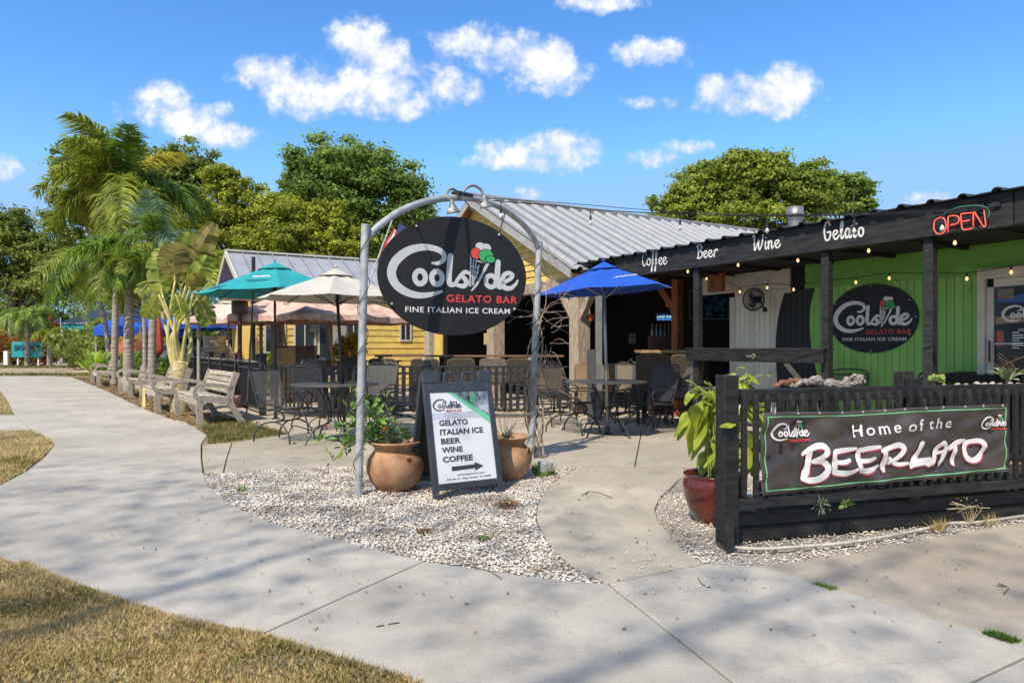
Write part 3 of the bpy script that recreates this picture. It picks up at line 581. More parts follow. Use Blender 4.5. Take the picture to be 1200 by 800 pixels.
for px_, py_ in ((1180, 425), (1192, 432), (1172, 430)): 
    a = gw(px_, py_); MB().box(a[0]-.1, a[0]+.1, WD+.002, WD+.009, a[1]-.008, a[1]+.004).build('sticker', M('dim_sticker', (.12,.07,.05), .4), door)
# dark room left of the wall
L0, DX = sF(735, 400)[0]-1.0, 4.5
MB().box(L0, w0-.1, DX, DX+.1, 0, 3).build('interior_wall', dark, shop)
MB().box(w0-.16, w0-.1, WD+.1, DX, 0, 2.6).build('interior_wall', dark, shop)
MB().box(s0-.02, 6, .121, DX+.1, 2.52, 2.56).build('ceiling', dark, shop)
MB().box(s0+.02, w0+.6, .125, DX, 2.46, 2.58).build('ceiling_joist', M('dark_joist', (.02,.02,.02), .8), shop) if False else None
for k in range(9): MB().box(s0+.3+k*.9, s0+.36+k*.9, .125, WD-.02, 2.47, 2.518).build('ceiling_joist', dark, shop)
# interior back shelves with bottles
shm = M('dark_shelf', (.05,.035,.025), .6)
# corrugated roof: overhanging ribbed sheets, one object per sheet
roofblk = M('black_roof_sheet', (.045,.046,.048), .45, .3, 5, metal=.4)
def ribsheet(parent, mat, s_start, n_ribs, pitch, rib_w, rib_h, P0, dS, dD, Ld, name='roof_panel', per=2, ribm=None):
    # P0 origin of the lower/front edge, dS unit along, dD vector up the slope
    nrm = Vector(dS).cross(Vector(dD)).normalized(); dS = Vector(dS); dD = Vector(dD).normalized() * Ld; P0 = Vector(P0)
    if nrm.z < 0: nrm = -nrm
    for i in range(0, n_ribs, per):
        prof = []
        for k in range(per):
            a = s_start + (i+k)*pitch
            prof += [(a, 0), (a+pitch*.5-rib_w*.5, 0), (a+pitch*.5-rib_w*.32, rib_h*.75), (a+pitch*.5-rib_w*.12, rib_h), (a+pitch*.5+rib_w*.12, rib_h), (a+pitch*.5+rib_w*.32, rib_h*.75), (a+pitch*.5+rib_w*.5, 0)]
        prof.append((s_start + (i+per)*pitch + .02, 0.0)); mb = MB(); off = .004*(i//per % 2)
        for (a, h) in prof:
            p = P0 + dS*a + nrm*(h+off); mb.v += [tuple(p), tuple(p+dD), tuple(p-nrm*.012)]
        for j in range(len(prof)-1): a = 3*j; mb.f += [(a, a+3, a+4, a+1), (a, a+2, a+5, a+3)]
        o = mb.build(name, mat, parent)
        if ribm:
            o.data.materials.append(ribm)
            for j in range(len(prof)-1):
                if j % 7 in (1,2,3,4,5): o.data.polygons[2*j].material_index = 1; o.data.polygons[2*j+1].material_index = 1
ribsheet(shop, roofblk, s0-1.1, 24, .31, .10, .034, (0, -.10, ztop+.012), (1,0,0), (0, 1, .05), 5.4)
MB().box(s0-.6, s2, -.02, .05, ztop+.001, ztop+.008).build('roof_batten', dark, shop)
# fascia lettering, script strokes
def script(parent, word_strokes, px0, px1, py0, py1, w, tiltdy):
    # strokes given in a box 0..W x 0..1 ; px0/px1 = left/right of word, py0/py1 = x-height line and baseline at left
    st = []; Wd = max(p[0] for q, _ in word_strokes for p in q)
    for q, cl in word_strokes:
        o = []
        for p in q:
            f_ = p[0]/Wd; px = px0+(px1-px0)*f_; base = py1+tiltdy*f_; py = base-(py1-py0)*p[1]
            s, z = FP.hit(px, py, -.02); o.append((s, z, w*(p[2] if len(p) > 2 else 1)))
        st.append((o, cl))
    ribbon(st, -.0205, .004, 6).build('script_lettering', cream, parent)
def oo(x, r=.34): return ([(x + r*math.cos(t), .5 + .46*math.sin(t)) for t in [PI/2+2*PI*i/8 for i in range(8)]], True)
def ee(x): return ([(x-.3,.45),(x+.02,.55),(x+.26,.75),(x+.06,1.0),(x-.26,.8),(x-.3,.4),(x-.05,.03),(x+.25,.1),(x+.5,.4)], False)
def ff(x): return ([(x-.1,.1),(x+.1,.8),(x+.25,1.7),(x+.15,2.0),(x+.0,1.6),(x-.05,0),(x-.1,-.75),(x-.25,-.7),(x-.05,0),(x+.25,.35)], False)
def CC(x): return ([(x+.55,1.5),(x+.5,1.9),(x+.15,1.9),(x-.15,1.2),(x-.12,.4),(x+.15,.02),(x+.55,.3)], False)
def rr(x): return ([(x-.22,.0),(x-.18,1.05),(x-.16,.5),(x-.02,.9),(x+.22,1.08),(x+.38,.85)], False)
def ll(x): return ([(x-.1,.3),(x+.2,1.4),(x+.1,1.9),(x-.08,1.3),(x-.02,.2),(x+.15,.03),(x+.35,.3)], False)
def nn_(x): return [([(x-.35,1.0),(x-.32,.0)], False), ([(x-.32,.5),(x-.1,.98),(x+.1,.9),(x+.1,.2),(x+.22,.02),(x+.4,.3)], False)]
script(shop, [CC(.2), oo(1.3), ff(2.1), ff(2.8), ee(3.75), ee(4.65)], 753, 782, 303.5, 312, .017, -2.5)
script(shop, [([(.25,0),(.2,1.9)], False), ([(-.05,1.75),(.5,2.05),(.85,1.65),(.6,1.15),(.3,1.05)], False), ([(.3,1.05),(.85,.9),(.9,.35),(.45,-.02),(.05,.12)], False), ee(1.5), ee(2.4), rr(3.3)], 817, 841, 295, 303, .018, -2.5)
script(shop, [([(-.1,1.75),(.15,1.95),(.15,.9),(.2,0),(.5,.5),(.75,1.3),(.75,.5),(.9,0),(1.25,.8),(1.4,1.9)], False), ([(1.75,1.0),(1.72,.2),(1.85,.02),(2.1,.3)], False), ([(1.8,1.45),(1.82,1.5)], False)] + nn_(2.5) + [ee(3.4)], 883, 915, 284.5, 293.5, .019, -3.5)
script(shop, [([(.7,1.6),(.45,1.95),(.1,1.8),(-.1,1.0),(.1,.1),(.5,.05),(.75,.4),(.75,.85),(.35,.85)], False), ee(1.5), ll(2.35), ([(3.45,.9),(3.15,1.0),(2.9,.5),(3.1,.02),(3.45,.4),(3.5,1.0),(3.47,.2),(3.65,.02),(3.8,.25)], False), ([(4.2,1.8),(4.12,.3),(4.3,.02),(4.5,.2)], False), ([(3.85,1.25),(4.6,1.45)], False), oo(5.15)], 967, 1012, 271, 282, .020, -5)
# neon sign
neon = thing('open_sign', 'red neon OPEN sign with a green arc on the black fascia', 'neon sign', (FP.o.x, FP.o.y, 0), FP.a)
nr = emat('neon_red', (.80,.09,.06), .5); ng = emat('neon_green_unlit', (.05,.17,.11), .05)
nz = lambda x, y: (lambda q: (q[0], -.075, q[1]))(FP.hit(1060+x/8, 220+y/8, -.075))
def nt_(pts, m, nm, r=.006, cl=False): MB().tube(cr([nz(*p) for p in pts], 5, cl) if len(pts) > 3 else [nz(*p) for p in pts], r, 6, closed=cl).build(nm, m, neon, smooth=True)
nt_([(330,280),(285,310),(275,380),(300,425),(345,432),(380,400),(388,340),(370,290)], nr, 'tube_letter', cl=True)
nt_([(408,420),(408,275)], nr, 'tube_letter'); nt_([(408,272),(450,262),(500,270),(510,310),(480,340),(430,348)], nr, 'tube_letter')
nt_([(632,382),(550,392),(535,350),(530,300),(530,250),(560,242),(630,235)], nr, 'tube_letter'); nt_([(540,318),(580,312),(612,306)], nr, 'tube_letter')
nt_([(645,380),(645,228)], nr, 'tube_letter'); nt_([(655,228),(700,300),(735,358)], nr, 'tube_letter'); nt_([(735,358),(752,365),(760,340),(750,260),(745,205)], nr, 'tube_letter')
nt_([(375,245),(430,210),(520,180),(620,168),(720,172),(785,200),(795,245),(775,290)], ng, 'tube_arc')
a = FP.hit(1096, 243, -.03); b = FP.hit(1165, 262, -.03); 
for k in range(2): MB().box(a[0]+.02, b[0]-.08, -.06, -.05, 2.56+k*.13, 2.575+k*.13).build('backing_bar', blackmetal, neon)
for k in (.1, .4): MB().box(a[0]+k, a[0]+k+.015, -.066, -.021, 2.55, 2.72).build('bracket', blackmetal, neon)
MB().box(b[0]-.04, b[0]+.06, -.05, -.021, 2.66, 2.70).build('transformer', blackmetal, neon)
# wall sign
def oval_sign(nm, lab, P, off, cx, cz, w, aspect, y0, mt, mr, ml, th=.02):
    t = thing(nm, lab, 'sign', (P.o.x, P.o.y, 0), P.a); mb = MB(); disc(mb, cx, cz, w/2, w*aspect/2, off-th, off, 64); mb.build('board', signblack, t, bev=.003)
    logo(t, cx, cz, w, off-th-.0003, mt, mr)
    a = LZ(176, 655); b = LZ(850, 617); text_mesh('FINE ITALIAN ICE CREAM', cx+a[0]*w, cx+b[0]*w, cz+a[1]*w, cz+b[1]*w, off-th, ml, t, bold=.012, th=.003, space=1.12, name='fine_italian_ice_cream_lettering')
    return t
cx, cz = sF(1024.5, 373, WD-.01); a = sF(972, 373, WD-.01)[0]; b = sF(1077, 373, WD-.01)[0]
ws = oval_sign('wall_sign', 'black oval gelato bar sign screwed to the green wall', FP, WD-.008, (a+b)/2, cz, b-a, .735, 0, cream, redl, cream)
for an in (30, 90, 150, 210, 270, 330, 0): 
    mb = MB(); disc(mb, (a+b)/2+math.cos(R(an))*(b-a)*.48, cz+math.sin(R(an))*(b-a)*.35, .008, .008, WD-.036, WD-.0285, 8); mb.build('screw', cream, ws)
# fan
fx, fz = sF(884, 351, WD-.3); fan = thing('wall_fan', 'black caged wall fan on the beige boards', 'fan', FP.w(fx, WD-.3, fz), FP.a+R(12))
mb = MB(); rf = .175
for k in range(5):
    rr_ = rf*(1-.05*k*k/3) ; mb.tube([(rr_*math.cos(t), -.05+.025*k, rr_*math.sin(t)) for t in [2*PI*i/24 for i in range(24)]], .0035, 4, closed=True)
mb.tube([(rf*math.cos(t), -.02, rf*math.sin(t)) for t in [2*PI*i/24 for i in range(24)]], .009, 6, closed=True)
for k in range(40):
    t = 2*PI*k/40; mb.tube([(0,-.075,0),(rf*.7*math.cos(t),-.068,rf*.7*math.sin(t)),(rf*math.cos(t),-.03,rf*math.sin(t)),(rf*.8*math.cos(t),.05,rf*.8*math.sin(t)),(.04*math.cos(t),.07,.04*math.sin(t))], .0026, 3)
mb.build('cage', blackmetal, fan); mb = MB()
for k in range(3):
    t0 = 2*PI*k/3; v = [(.03*math.cos(t0),0,.03*math.sin(t0)),(.13*math.cos(t0-.3),-.02,.13*math.sin(t0-.3)),(.135*math.cos(t0+.35),.01,.135*math.sin(t0+.35)),(.1*math.cos(t0+.7),.025,.1*math.sin(t0+.7)),(.03*math.cos(t0+.8),.015,.03*math.sin(t0+.8))]
    mb.add(v + [(p[0], p[1]+.004, p[2]) for p in v], [(0,1,2,3,4),(9,8,7,6,5),(0,5,6,1),(1,6,7,2),(2,7,8,3),(3,8,9,4)])
mb.build('blades', M('grey_fan_blade', (.025,.025,.027), .5), fan); MB().sphere((0,-.07,0), .035, 12, 8, (1,.6,1)).build('hub_badge', blackmetal, fan, smooth=True)
MB().lathe([(0,0),(.05,0),(.055,.05),(.045,.1),(0,.11)], 14, mat=Matrix.Rotation(R(-90),4,'X')).build('motor', blackmetal, fan, smooth=True)
MB().tube([(.0,.1,0),(.08,.1,-.06),(.1,.11,-.14)], .014, 6).build('arm', blackmetal, fan); MB().lathe([(0,0),(.035,0),(.035,.07),(0,.07)], 12, c=(.11,.12,-.19)).build('bracket', blackmetal, fan)
# string lights
bulbm = emat('warm_bulb_glass', (1,.62,.28), .8); clearb = M('clear_bulb_glass', (.5,.5,.48), .1); cablem = M('black_cable', (.01,.01,.012), .5)
def bulb(parent, p, lit=True, sc=1.0):
    x, y, z = p; sc *= .7; s = MB().lathe([(0,0),(.014*sc,0),(.016*sc,-.05*sc),(.012*sc,-.06*sc),(0,-.06*sc)], 8, (x,y,z)).build('lamp_socket', cablem, parent)
    MB().lathe([(.010*sc,-.055*sc),(.014*sc,-.07*sc),(.024*sc,-.09*sc),(.024*sc,-.108*sc),(.013*sc,-.126*sc),(0,-.13*sc)], 10, (x,y,z)).build('bulb', bulbm if lit else clearb, s, smooth=True)
def strand(nm, lab, P, off, bulbs, ends, r=.005, lit=True, sc=1.0, sag=.02, group=None, drop=.0):
    t = thing(nm, lab, 'string lights', (P.o.x, P.o.y, 0), P.a, group); pts = [P.hit(*ends[0], off)] + [P.hit(b[0], b[1], off) for b in bulbs] + [P.hit(*ends[1], off)]
    path = []
    for a, b in zip(pts, pts[1:]):
        for j in range(5): f_ = j/5; path.append((a[0]+(b[0]-a[0])*f_, off+.008*math.sin(9*f_+a[0]*5), a[1]+(b[1]-a[1])*f_ - sag*4*f_*(1-f_)))
    path.append((pts[-1][0], off, pts[-1][1])); MB().tube(path, r, 5).build('cable', cablem, t)
    for q in pts[1:-1]:
        if drop: MB().tube([(q[0],off,q[1]),(q[0],off,q[1]-drop)], .003, 4).build('drop_cord', cablem, t)
        bulb(t, (q[0], off, q[1]-drop), lit, sc)
    return t
strand('string_lights', 'lit bulbs hanging under the black fascia beam', FP, .10, [(806,313),(865,305),(935,299),(1018,287),(1119,277)], [(740,325),(1230,262)], sag=.015)
strand('string_lights', 'lit bulbs strung along the green and beige back wall', FP, WD-.12, [(828,322),(867,337),(899,332),(930,334),(1003,325),(1042,320),(1133,320),(1185,312)], [(822,318),(1215,308)], sag=.0)
# chairs by the green wall, stools and driftwood are further down
# chimney pipe
pp = at(932, 250, 13.5); cp = thing('roof_vent_pipe', 'short metal vent pipe with banded cap on the shop roof', 'vent pipe', (pp.x, pp.y, 3.05))
MB().lathe([(.13,0),(.13,.72)], 20).build('pipe', M('dull_pipe', (.27,.26,.25), .4, metal=.6), cp, smooth=True); MB().lathe([(.0,.98),(.15,.97),(.155,.86),(.165,.84),(.165,.8),(.14,.79),(.14,.72)], 20).build('cap', M('dull_pipe', (.27,.26,.25)), cp, smooth=True)
# ================================================================ PLANTER FENCE WITH BANNER
DP = Plane(1.41, 4.50, .96, .28)
o_ = g(852, 640); DP = Plane(o_.x, o_.y + .0, 2.52, .74)
fz_ = lambda px, py, off=0: DP.hit(px, py, off)
fen = thing('planter_fence', 'black wooden railing on a plank planter wall holding the beer banner', 'fence', (DP.o.x, DP.o.y, 0), DP.a)
MB().box(-.055, .055, -.055, .055, 0.02, 1.115).build('post', blackwood, fen, bev=.006)
MB().box(-.07, -.02, -.075, -.115, 0, .2, ).build('stub_post', blackwood, fen, bev=.004)
sm = fz_(1074, 500)[0]; MB().box(sm-.05, sm+.05, .001, .055, .2, 1.075).build('post', blackwood, fen, bev=.006); MB().box(sm-.06, sm+.04, .056, .15, .2, 1.12).build('post', blackwood, fen, bev=.006)
LEN = 3.6
MB().box(.056, LEN, .0, .045, .93, 1.02).build('top_rail', blackwood, fen, bev=.005)
zr = .275; MB().box(.056, LEN, -.042, .0, zr-.035, zr+.035).build('bottom_rail', blackwood, fen, bev=.005)
# planter boards
MB().box(-.04, LEN+.3, .056, .10, .10, .198).build('planter_plank', blackwood, fen, bev=.007); MB().box(.02, LEN+.3, .062, .106, -.005, .094).build('planter_plank', blackwood, fen, bev=.007)
bal = MB(); bw = .016
bal.xprism([(-bw, .322), (0, .312), (bw, .322), (bw, .945), (bw*.5, .985), (-bw*.5, .985), (-bw, .945)], -.034, -.002)
pitch = .0905; b0_ = None; first = True; k = 0; x = .115
while x < LEN:
    if first: b0_ = bal.build('baluster', blackwood, fen, bev=.003, loc=(x, 0, 0)); first = False
    else: c_ = b0_.copy(); C.objects.link(c_); c_.location = (x, random.uniform(-.001, .001), random.uniform(-.006, .006))
    x += pitch
soilm = M('planter_soil', (.04,.028,.02), .95, .4, 20, .8, 60)
MB().poly([(.35,.105),(LEN+.3,.105),(LEN+.3,.95),(.9,.95)], 0, .2).build('planter_soil', soilm, fen)
# banner
ban = thing('beer_banner', 'dark vinyl banner with green border reading Home of the BEERLATO', 'banner', (DP.o.x, DP.o.y, 0), DP.a)
bo = -.052; TL, TR, BR, BL = fz_(893,483,bo), fz_(1183,473,bo), fz_(1183,552,bo), fz_(893,581,bo)
def bsurf(u, v):    # u 0..1, v 0 top..1 bottom -> y offset
    return bo + .018*math.sin(u*7+v*3)*v*(1-v)*3 + .010*abs(math.sin(u*13-v*7+1))*min(1,v*3) - .010*abs(math.sin(u*9+v*11)) + .003*math.sin(u*55+v*31)*v + .012*math.exp(-((v-.12-.35*4*u*(.5-u))**2)/.012)*(u < .5)*math.sin(PI*min(1, u*2)) - .008*math.sin(u*23+v*9)*.5 - .006*math.sin((u+v*.4)*41)*.4 + .005*math.sin((u*2-v)*19)
def bpt(u, v, d=0):
    t = (TL[0]+(TR[0]-TL[0])*u, TL[1]+(TR[1]-TL[1])*u - .012*math.sin(PI*min(1,u*1.55))**2); b = (BL[0]+(BR[0]-BL[0])*u, BL[1]+(BR[1]-BL[1])*u)
    return (t[0]+(b[0]-t[0])*v, bsurf(u, v)-d, t[1]+(b[1]-t[1])*v)
mb = MB(); nu, nv = 120, 30
for j in range(nv+1):
    for i in range(nu+1): mb.v.append(bpt(i/nu, j/nv))
for j in range(nv):
    for i in range(nu): a = j*(nu+1)+i; mb.f.append((a, a+1, a+nu+2, a+nu+1))
vin = M('brown_black_vinyl', (.052,.043,.038), .33, .15, 3, .3, 12, col2=(.085,.07,.062))
o = mb.build('banner_sheet', vin, ban, smooth=True); md = o.modifiers.new('solid', 'SOLIDIFY'); md.thickness = .0015; md.offset = 1
def uvof(px, py):
    s, z = fz_(px, py, bo); u = (s-TL[0])/(TR[0]-TL[0])
    for _ in range(4):
        p0 = bpt(u, 0); p1 = bpt(u, 1); v = (p0[2]-z)/(p0[2]-p1[2]); u += (s-bpt(u, v)[0])/(TR[0]-TL[0])
    return u, v
def drape(o, d):    # lay a flat piece (local x,z) onto the banner surface
    me = o.data
    for w in me.vertices:
        s, z = w.co.x, w.co.z; u = (s-TL[0])/(TR[0]-TL[0]); p0 = bpt(u, 0); p1 = bpt(u, 1); v = (p0[2]-z)/(p0[2]-p1[2]); w.co.y = bsurf(u, v)-d + (w.co.y-bo)
mg = M('green_border_print', (.2,.55,.24), .4, .05)
mb = MB(); wb = .006
def strip(f, n):
    k = len(mb.v)
    for i in range(n+1):
        a, b = f(i/n); mb.v += [bpt(*a, .003), bpt(*b, .003)]
    for i in range(n): q = k+2*i; mb.f.append((q, q+1, q+3, q+2))
strip(lambda t: ((.015+.97*t, .05), (.015+.97*t, .065)), 100); strip(lambda t: ((.015+.97*t, .94), (.015+.97*t, .955)), 100)
strip(lambda t: ((.014, .05+.905*t), (.018, .05+.905*t)), 30); strip(lambda t: ((.982, .05+.905*t), (.986, .05+.905*t)), 30)
mb.build('green_border', mg, ban)
whitep = M('white_print', (.78,.74,.72), .4, .04); pinkp = M('red_print', (.5,.06,.07), .4, .05)
def bstroke(pts, z, closed=False):
    o = []
    for p in pts:
        px, py = (890+p[0]/7.06, 470+p[1]/7.06) if z == 5 else (1030+p[0]/6.665, 460+p[1]/6.665)
        s, zz = fz_(px, py, bo); o.append((s, zz, p[2]/7.06*.0083))
    return (o, closed)
BS = [bstroke([(405,430,38),(395,520,40),(370,590,46),(345,640,22)],5), bstroke([(352,436,20),(400,395,30),(470,368,34),(530,372,36),(552,405,34),(520,450,30),(440,498,24)],5),
 bstroke([(450,500,24),(520,500,32),(560,545,38),(540,595,40),(470,640,40),(390,650,32),(340,632,18)],5),
 bstroke([(780,388,18),(720,398,28),(650,410,30),(612,425,30),(604,500,30),(612,585,32)],5), bstroke([(605,585,30),(690,592,34),(745,575,26),(778,552,14)],5), bstroke([(612,500,24),(680,500,26),(728,482,20)],5),
 bstroke([(975,372,18),(900,382,28),(840,395,30),(806,412,30),(800,490,30),(812,560,32)],5), bstroke([(806,565,30),(880,572,34),(940,555,26),(972,530,14)],5), bstroke([(810,490,24),(880,486,26),(925,466,20)],5),
 bstroke([(1012,400,36),(1018,470,36),(1010,530,34),(1020,572,22)],5), bstroke([(985,405,20),(1060,378,28),(1130,358,32),(1175,378,32),(1165,425,28),(1110,470,24),(1050,505,20)],5),
 bstroke([(60,505,20),(95,540,26),(140,555,24),(215,545,12)],6), bstroke([(322,392,30),(300,440,28),(270,500,30),(232,572,28)],6), bstroke([(232,572,22),(290,530,24),(385,512,20)],6), bstroke([(385,515,20),(382,552,34),(340,548,22),(250,570,14)],6),
 bstroke([(408,545,26),(430,470,28),(450,420,26),(492,385,24)],6), bstroke([(492,385,24),(512,430,26),(500,490,26),(462,558,22)],6), bstroke([(430,470,18),(505,455,18)],6),
 bstroke([(535,432,24),(590,398,28),(640,378,26),(680,370,14)],6), bstroke([(592,400,26),(582,460,28),(578,552,24)],6),
 bstroke([(735,378,28),(795,378,30),(820,425,30),(790,485,30),(725,525,32),(672,500,30),(665,440,28),(690,395,26)],6,True)]
off = [([(x+.006, z-.010, w*1.18) for x, z, w in q], c) for q, c in BS]
o = ribbon(off, bo-.001, .001, 6).build('red_letter_shadow', pinkp, ban); drape(o, .003)
o = ribbon(BS, bo-.001, .001, 6).build('beerlato_lettering', whitep, ban); drape(o, .0095)
for wd, x0, x1, yb0, yb1, h in (('Home', 999, 1053, 512, 506, 14.5), ('of', 1061, 1081, 505.5, 503.5, 13.5), ('the', 1088.5, 1113, 502.7, 500.5, 13)):
    a = fz_(x0, yb0, bo); b = fz_(x1, yb1, bo); t = fz_(x0, yb0-h, bo); o = text_mesh(wd, a[0], b[0], a[1], t[1], bo, whitep, ban, bold=.008, th=.001, space=1.35, slope=b[1]-a[1], name='home_of_the_lettering'); drape(o, .005)
for (px, py, wpx) in ((927, 507, 50), (1165, 496, 33)):
    c = fz_(px, py, bo); w = (fz_(px+wpx, py, bo)[0]-c[0])*1.03; before = set(bpy.data.objects); logo(ban, c[0], c[1], w, bo-.002, whitep, redl, wf=.82)
    for o in set(bpy.data.objects)-before: drape(o, .005)
for i in range(12): p = bpt((i+.5)/12, .012, .004); MB().lathe([(.004,0),(.009,.001),(.009,.002)], 8, mat=Matrix.Translation(p) @ Matrix.Rotation(R(90),4,'X')).build('grommet', silver, ban)
# ================================================================ ARCHED SIGN
pL = g(420, 579); pR = g(622, 537); AP = Plane(pL.x, pL.y, pR.x-pL.x, pR.y-pL.y); AW = (pR-pL).length
tL = AP.hit(428, 263); tR = AP.hit(632, 283)
arch = thing('sign_arch', 'galvanised pipe arch on two posts framing the oval sign', 'sign arch', (AP.o.x, AP.o.y, 0), AP.a)
MB().tube([(0,0,-.02),(tL[0],0,tL[1])], .036, 14).build('post', galv, arch, smooth=False); MB().tube([(AW,0,-.02),(tR[0],0,tR[1])], .040, 14).build('post', galv, arch)
ap = [AP.hit(*p) for p in ((433,277),(445,264),(470,247),(500,236),(530,232),(560,234),(590,245),(612,262),(625,278),(630,290))]
MB().tube(cr([(a, .0, z) for a, z in ap], 5), .033, 10).build('arch_pipe', galv, arch, smooth=True)
# goosenecks with lamp bells
jn = AP.hit(540, 232); hub = at(538, 231, 7.3)
gl = thing('gooseneck_lamps', 'pair of grey gooseneck lamps on top of the sign arch', 'lamp', (AP.o.x, AP.o.y, 0), AP.a)
lampg = M('dull_grey_lamp', (.22,.23,.22), .5, .25, 12, .1, metal=.4)
def gn(pp, bell):
    q = [AP.hit(*p, -.05) for p in pp]; n = MB().tube(cr([(a, -.02-.03*i, z) for i, (a, z) in enumerate(q)], 6), .014, 8).build('gooseneck', lampg, gl, smooth=True)
    a, z = q[-1]; y = -.02-.03*(len(q)-1); tl = Matrix.Translation((a, y, z)) @ Matrix.Rotation(R(-14), 4, 'Y')
    MB().lathe([(0,.02),(.015,.02),(.022,-.015),(.036,-.05),(.066,-.10),(.07,-.115),(.064,-.115),(.033,-.05),(.015,-.02)], 16, mat=tl).build('lamp_bell', lampg, gl, smooth=True)
    MB().sphere((a-.015, y, z-.09), .026, 10, 8).build('bulb', M('frosted_bulb', (.6,.6,.55), .3), gl, smooth=True)
gn([(540,234),(536,226),(528,222),(520,225),(516,232),(519,238)], 0); gn([(541,234),(545,222),(552,218),(558,223),(560,232)], 1)
MB().box(jn[0]-.09, jn[0]+.14, -.05, .05, jn[1]+.03, jn[1]+.055).build('mount_plate', blackmetal, gl); MB().tube([(jn[0]+.0,0,jn[1]+.03),(jn[0]+.17,-.05,jn[1]-.15)], .008, 5).build('stay', lampg, gl)
# hanging sign
SC = Vector((-.62, 7.10)); HP = Plane(SC.x, SC.y, .93, .36)
sl_ = HP.hit(442, 330)[0]; sr_ = HP.hit(616, 330)[0]; st_ = HP.hit(529, 254)[1]; sb_ = HP.hit(532, 393)[1]
cx, cz = (sl_+sr_)/2, (st_+sb_)/2
hs_ = oval_sign('hanging_sign', 'large black oval gelato bar sign hanging in the pipe arch', HP, .015, cx, cz, sr_-sl_, (st_-sb_)/(sr_-sl_), 0, silver, redl, M('white_lettering', (.66,.66,.64), .5, .05), .035)
chm = M('rusty_chain', (.07,.055,.045), .6, .3, 30, metal=.5)
def chain(p0, p1, parent, n=8):
    p0 = Vector(p0); p1 = Vector(p1); d = p1-p0; ms = MB(); L_ = d.length/n
    q = d.to_track_quat('Z', 'Y').to_matrix()
    for k in range(n):
        c = p0 + d*((k+.5)/n); pts = []
        for i in range(8):
            t = 2*PI*i/8; v = Vector((.010*math.cos(t), 0, L_*.62*math.sin(t))); 
            if k % 2: v = Vector((0, v.x, v.z))
            pts.append(c + q @ v)
        ms.tube(pts, .004, 4, closed=True)
    return ms.build('chain', chm, parent)
def wl(P, px, py, off=0): s, z = P.hit(px, py, off); return (s, off, z)
inv = Matrix.Rotation(-HP.a, 4, 'Z') @ Matrix.Translation((-HP.o.x, -HP.o.y, 0))
def toH(v): return inv @ Vector(v)
def arw(px, py): s, z = AP.hit(px, py); return AP.w(s, 0, z)
chain(toH(arw(480, 244)), wl(HP, 488, 265, -.025), hs_, 7); chain(toH(arw(592, 248)), wl(HP, 585, 275, -.025), hs_, 9)
chain(toH(AP.w(*[AP.hit(432, 354)[0]], 0, AP.hit(432, 354)[1])), wl(HP, 459, 356, -.03), hs_, 6); chain(toH(arw(624, 366)), wl(HP, 603, 362, -.03), hs_, 5)
for px, py in ((488,265),(585,275),(459,356),(603,362)): a = wl(HP, px, py, -.035); MB().sphere(a, .014, 8, 6).build('eye_bolt', silver, hs_)
# thin cable spiralling on both poles
def spiral(lab, z1, x0, x1, turns, r):
    t = tag(MB().tube([AP.w(x0+(x1-x0)*k/120 + 0, 0, .02+z1*k/120) + Vector((r*math.cos(turns*2*PI*k/120), r*math.sin(turns*2*PI*k/120), 0)) for k in range(121)], .004, 4).build('wrapped_cable', cablem), lab, 'cable')
spiral('thin black cable wrapped round the left arch post', tL[1]-.1, 0, tL[0], 5, .048); spiral('thin black cable wrapped round the right arch post', tR[1]-.2, AW, tR[0], 7, .052)
# dry vine on the right post
vm = M('dry_vine_bark', (.24,.17,.12), .9, .3, 30, col2=(.4,.31,.24)); vine = thing('dry_vine', 'bare woody vine tangled round the right arch post', 'vine', (pR.x, pR.y, 0)); mb = MB()
r_ = random.Random(5); tt = AP.w(tR[0], 0, tR[1]) - pR
for k in range(7):
    ph = r_.uniform(0, 6.3); tr = r_.uniform(.8, 1.8)*r_.choice((1,-1)); top = r_.uniform(1.2, 2.1); dx = r_.uniform(0, .06)
    pts = [Vector((tt.x*z/2.5 + (.055+dx)*math.cos(ph+tr*z*3)+.03*(1-z/2), .06*math.sin(ph+tr*z*3), z)) for z in [top*i/26 for i in range(27)]]
    mb.tube(pts, [.012*(1-.6*i/26) for i in range(27)], 5)
mb.build('main_stem', vm, vine, smooth=True)
def tw(px, py, n, spr, ln, seedy, th=.0035):
    mb = MB(); s, z = AP.hit(px, py); c = AP.w(s, 0, z) - pR; q = random.Random(seedy)
    for k in range(n):
        p = Vector(c) + Vector((q.uniform(-.03,.1), q.uniform(-.05,.05), q.uniform(-spr, spr))); d = Vector((q.uniform(-1,1.0), q.uniform(-.5,.5), q.uniform(-.6,.7))).normalized(); pts = [p.copy()]; l = ln*q.uniform(.4, 1.2)
        for i in range(9): d = (d + Vector((q.uniform(-.5,.5), q.uniform(-.3,.3), q.uniform(-.5,.4)))*.8).normalized(); p = p + d*l/9; pts.append(p.copy())
        mb.tube(pts, [th*(1-.07*i) for i in range(10)], 4, cap=False)
    mb.build('twigs', vm, vine)
tw(630,372,16,.12,.45,1,.005); tw(640,400,12,.2,.4,2,.0045); tw(636,450,16,.2,.5,3,.0045); tw(618,470,14,.18,.45,4); tw(640,320,22,.3,.5,6,.0028); tw(645,300,16,.2,.6,7,.0024); tw(630,500,8,.15,.35,8)
gleaf = leafmat('fresh_green_leaf', (.06,.17,.02), (.26,.42,.07), .35, 8)
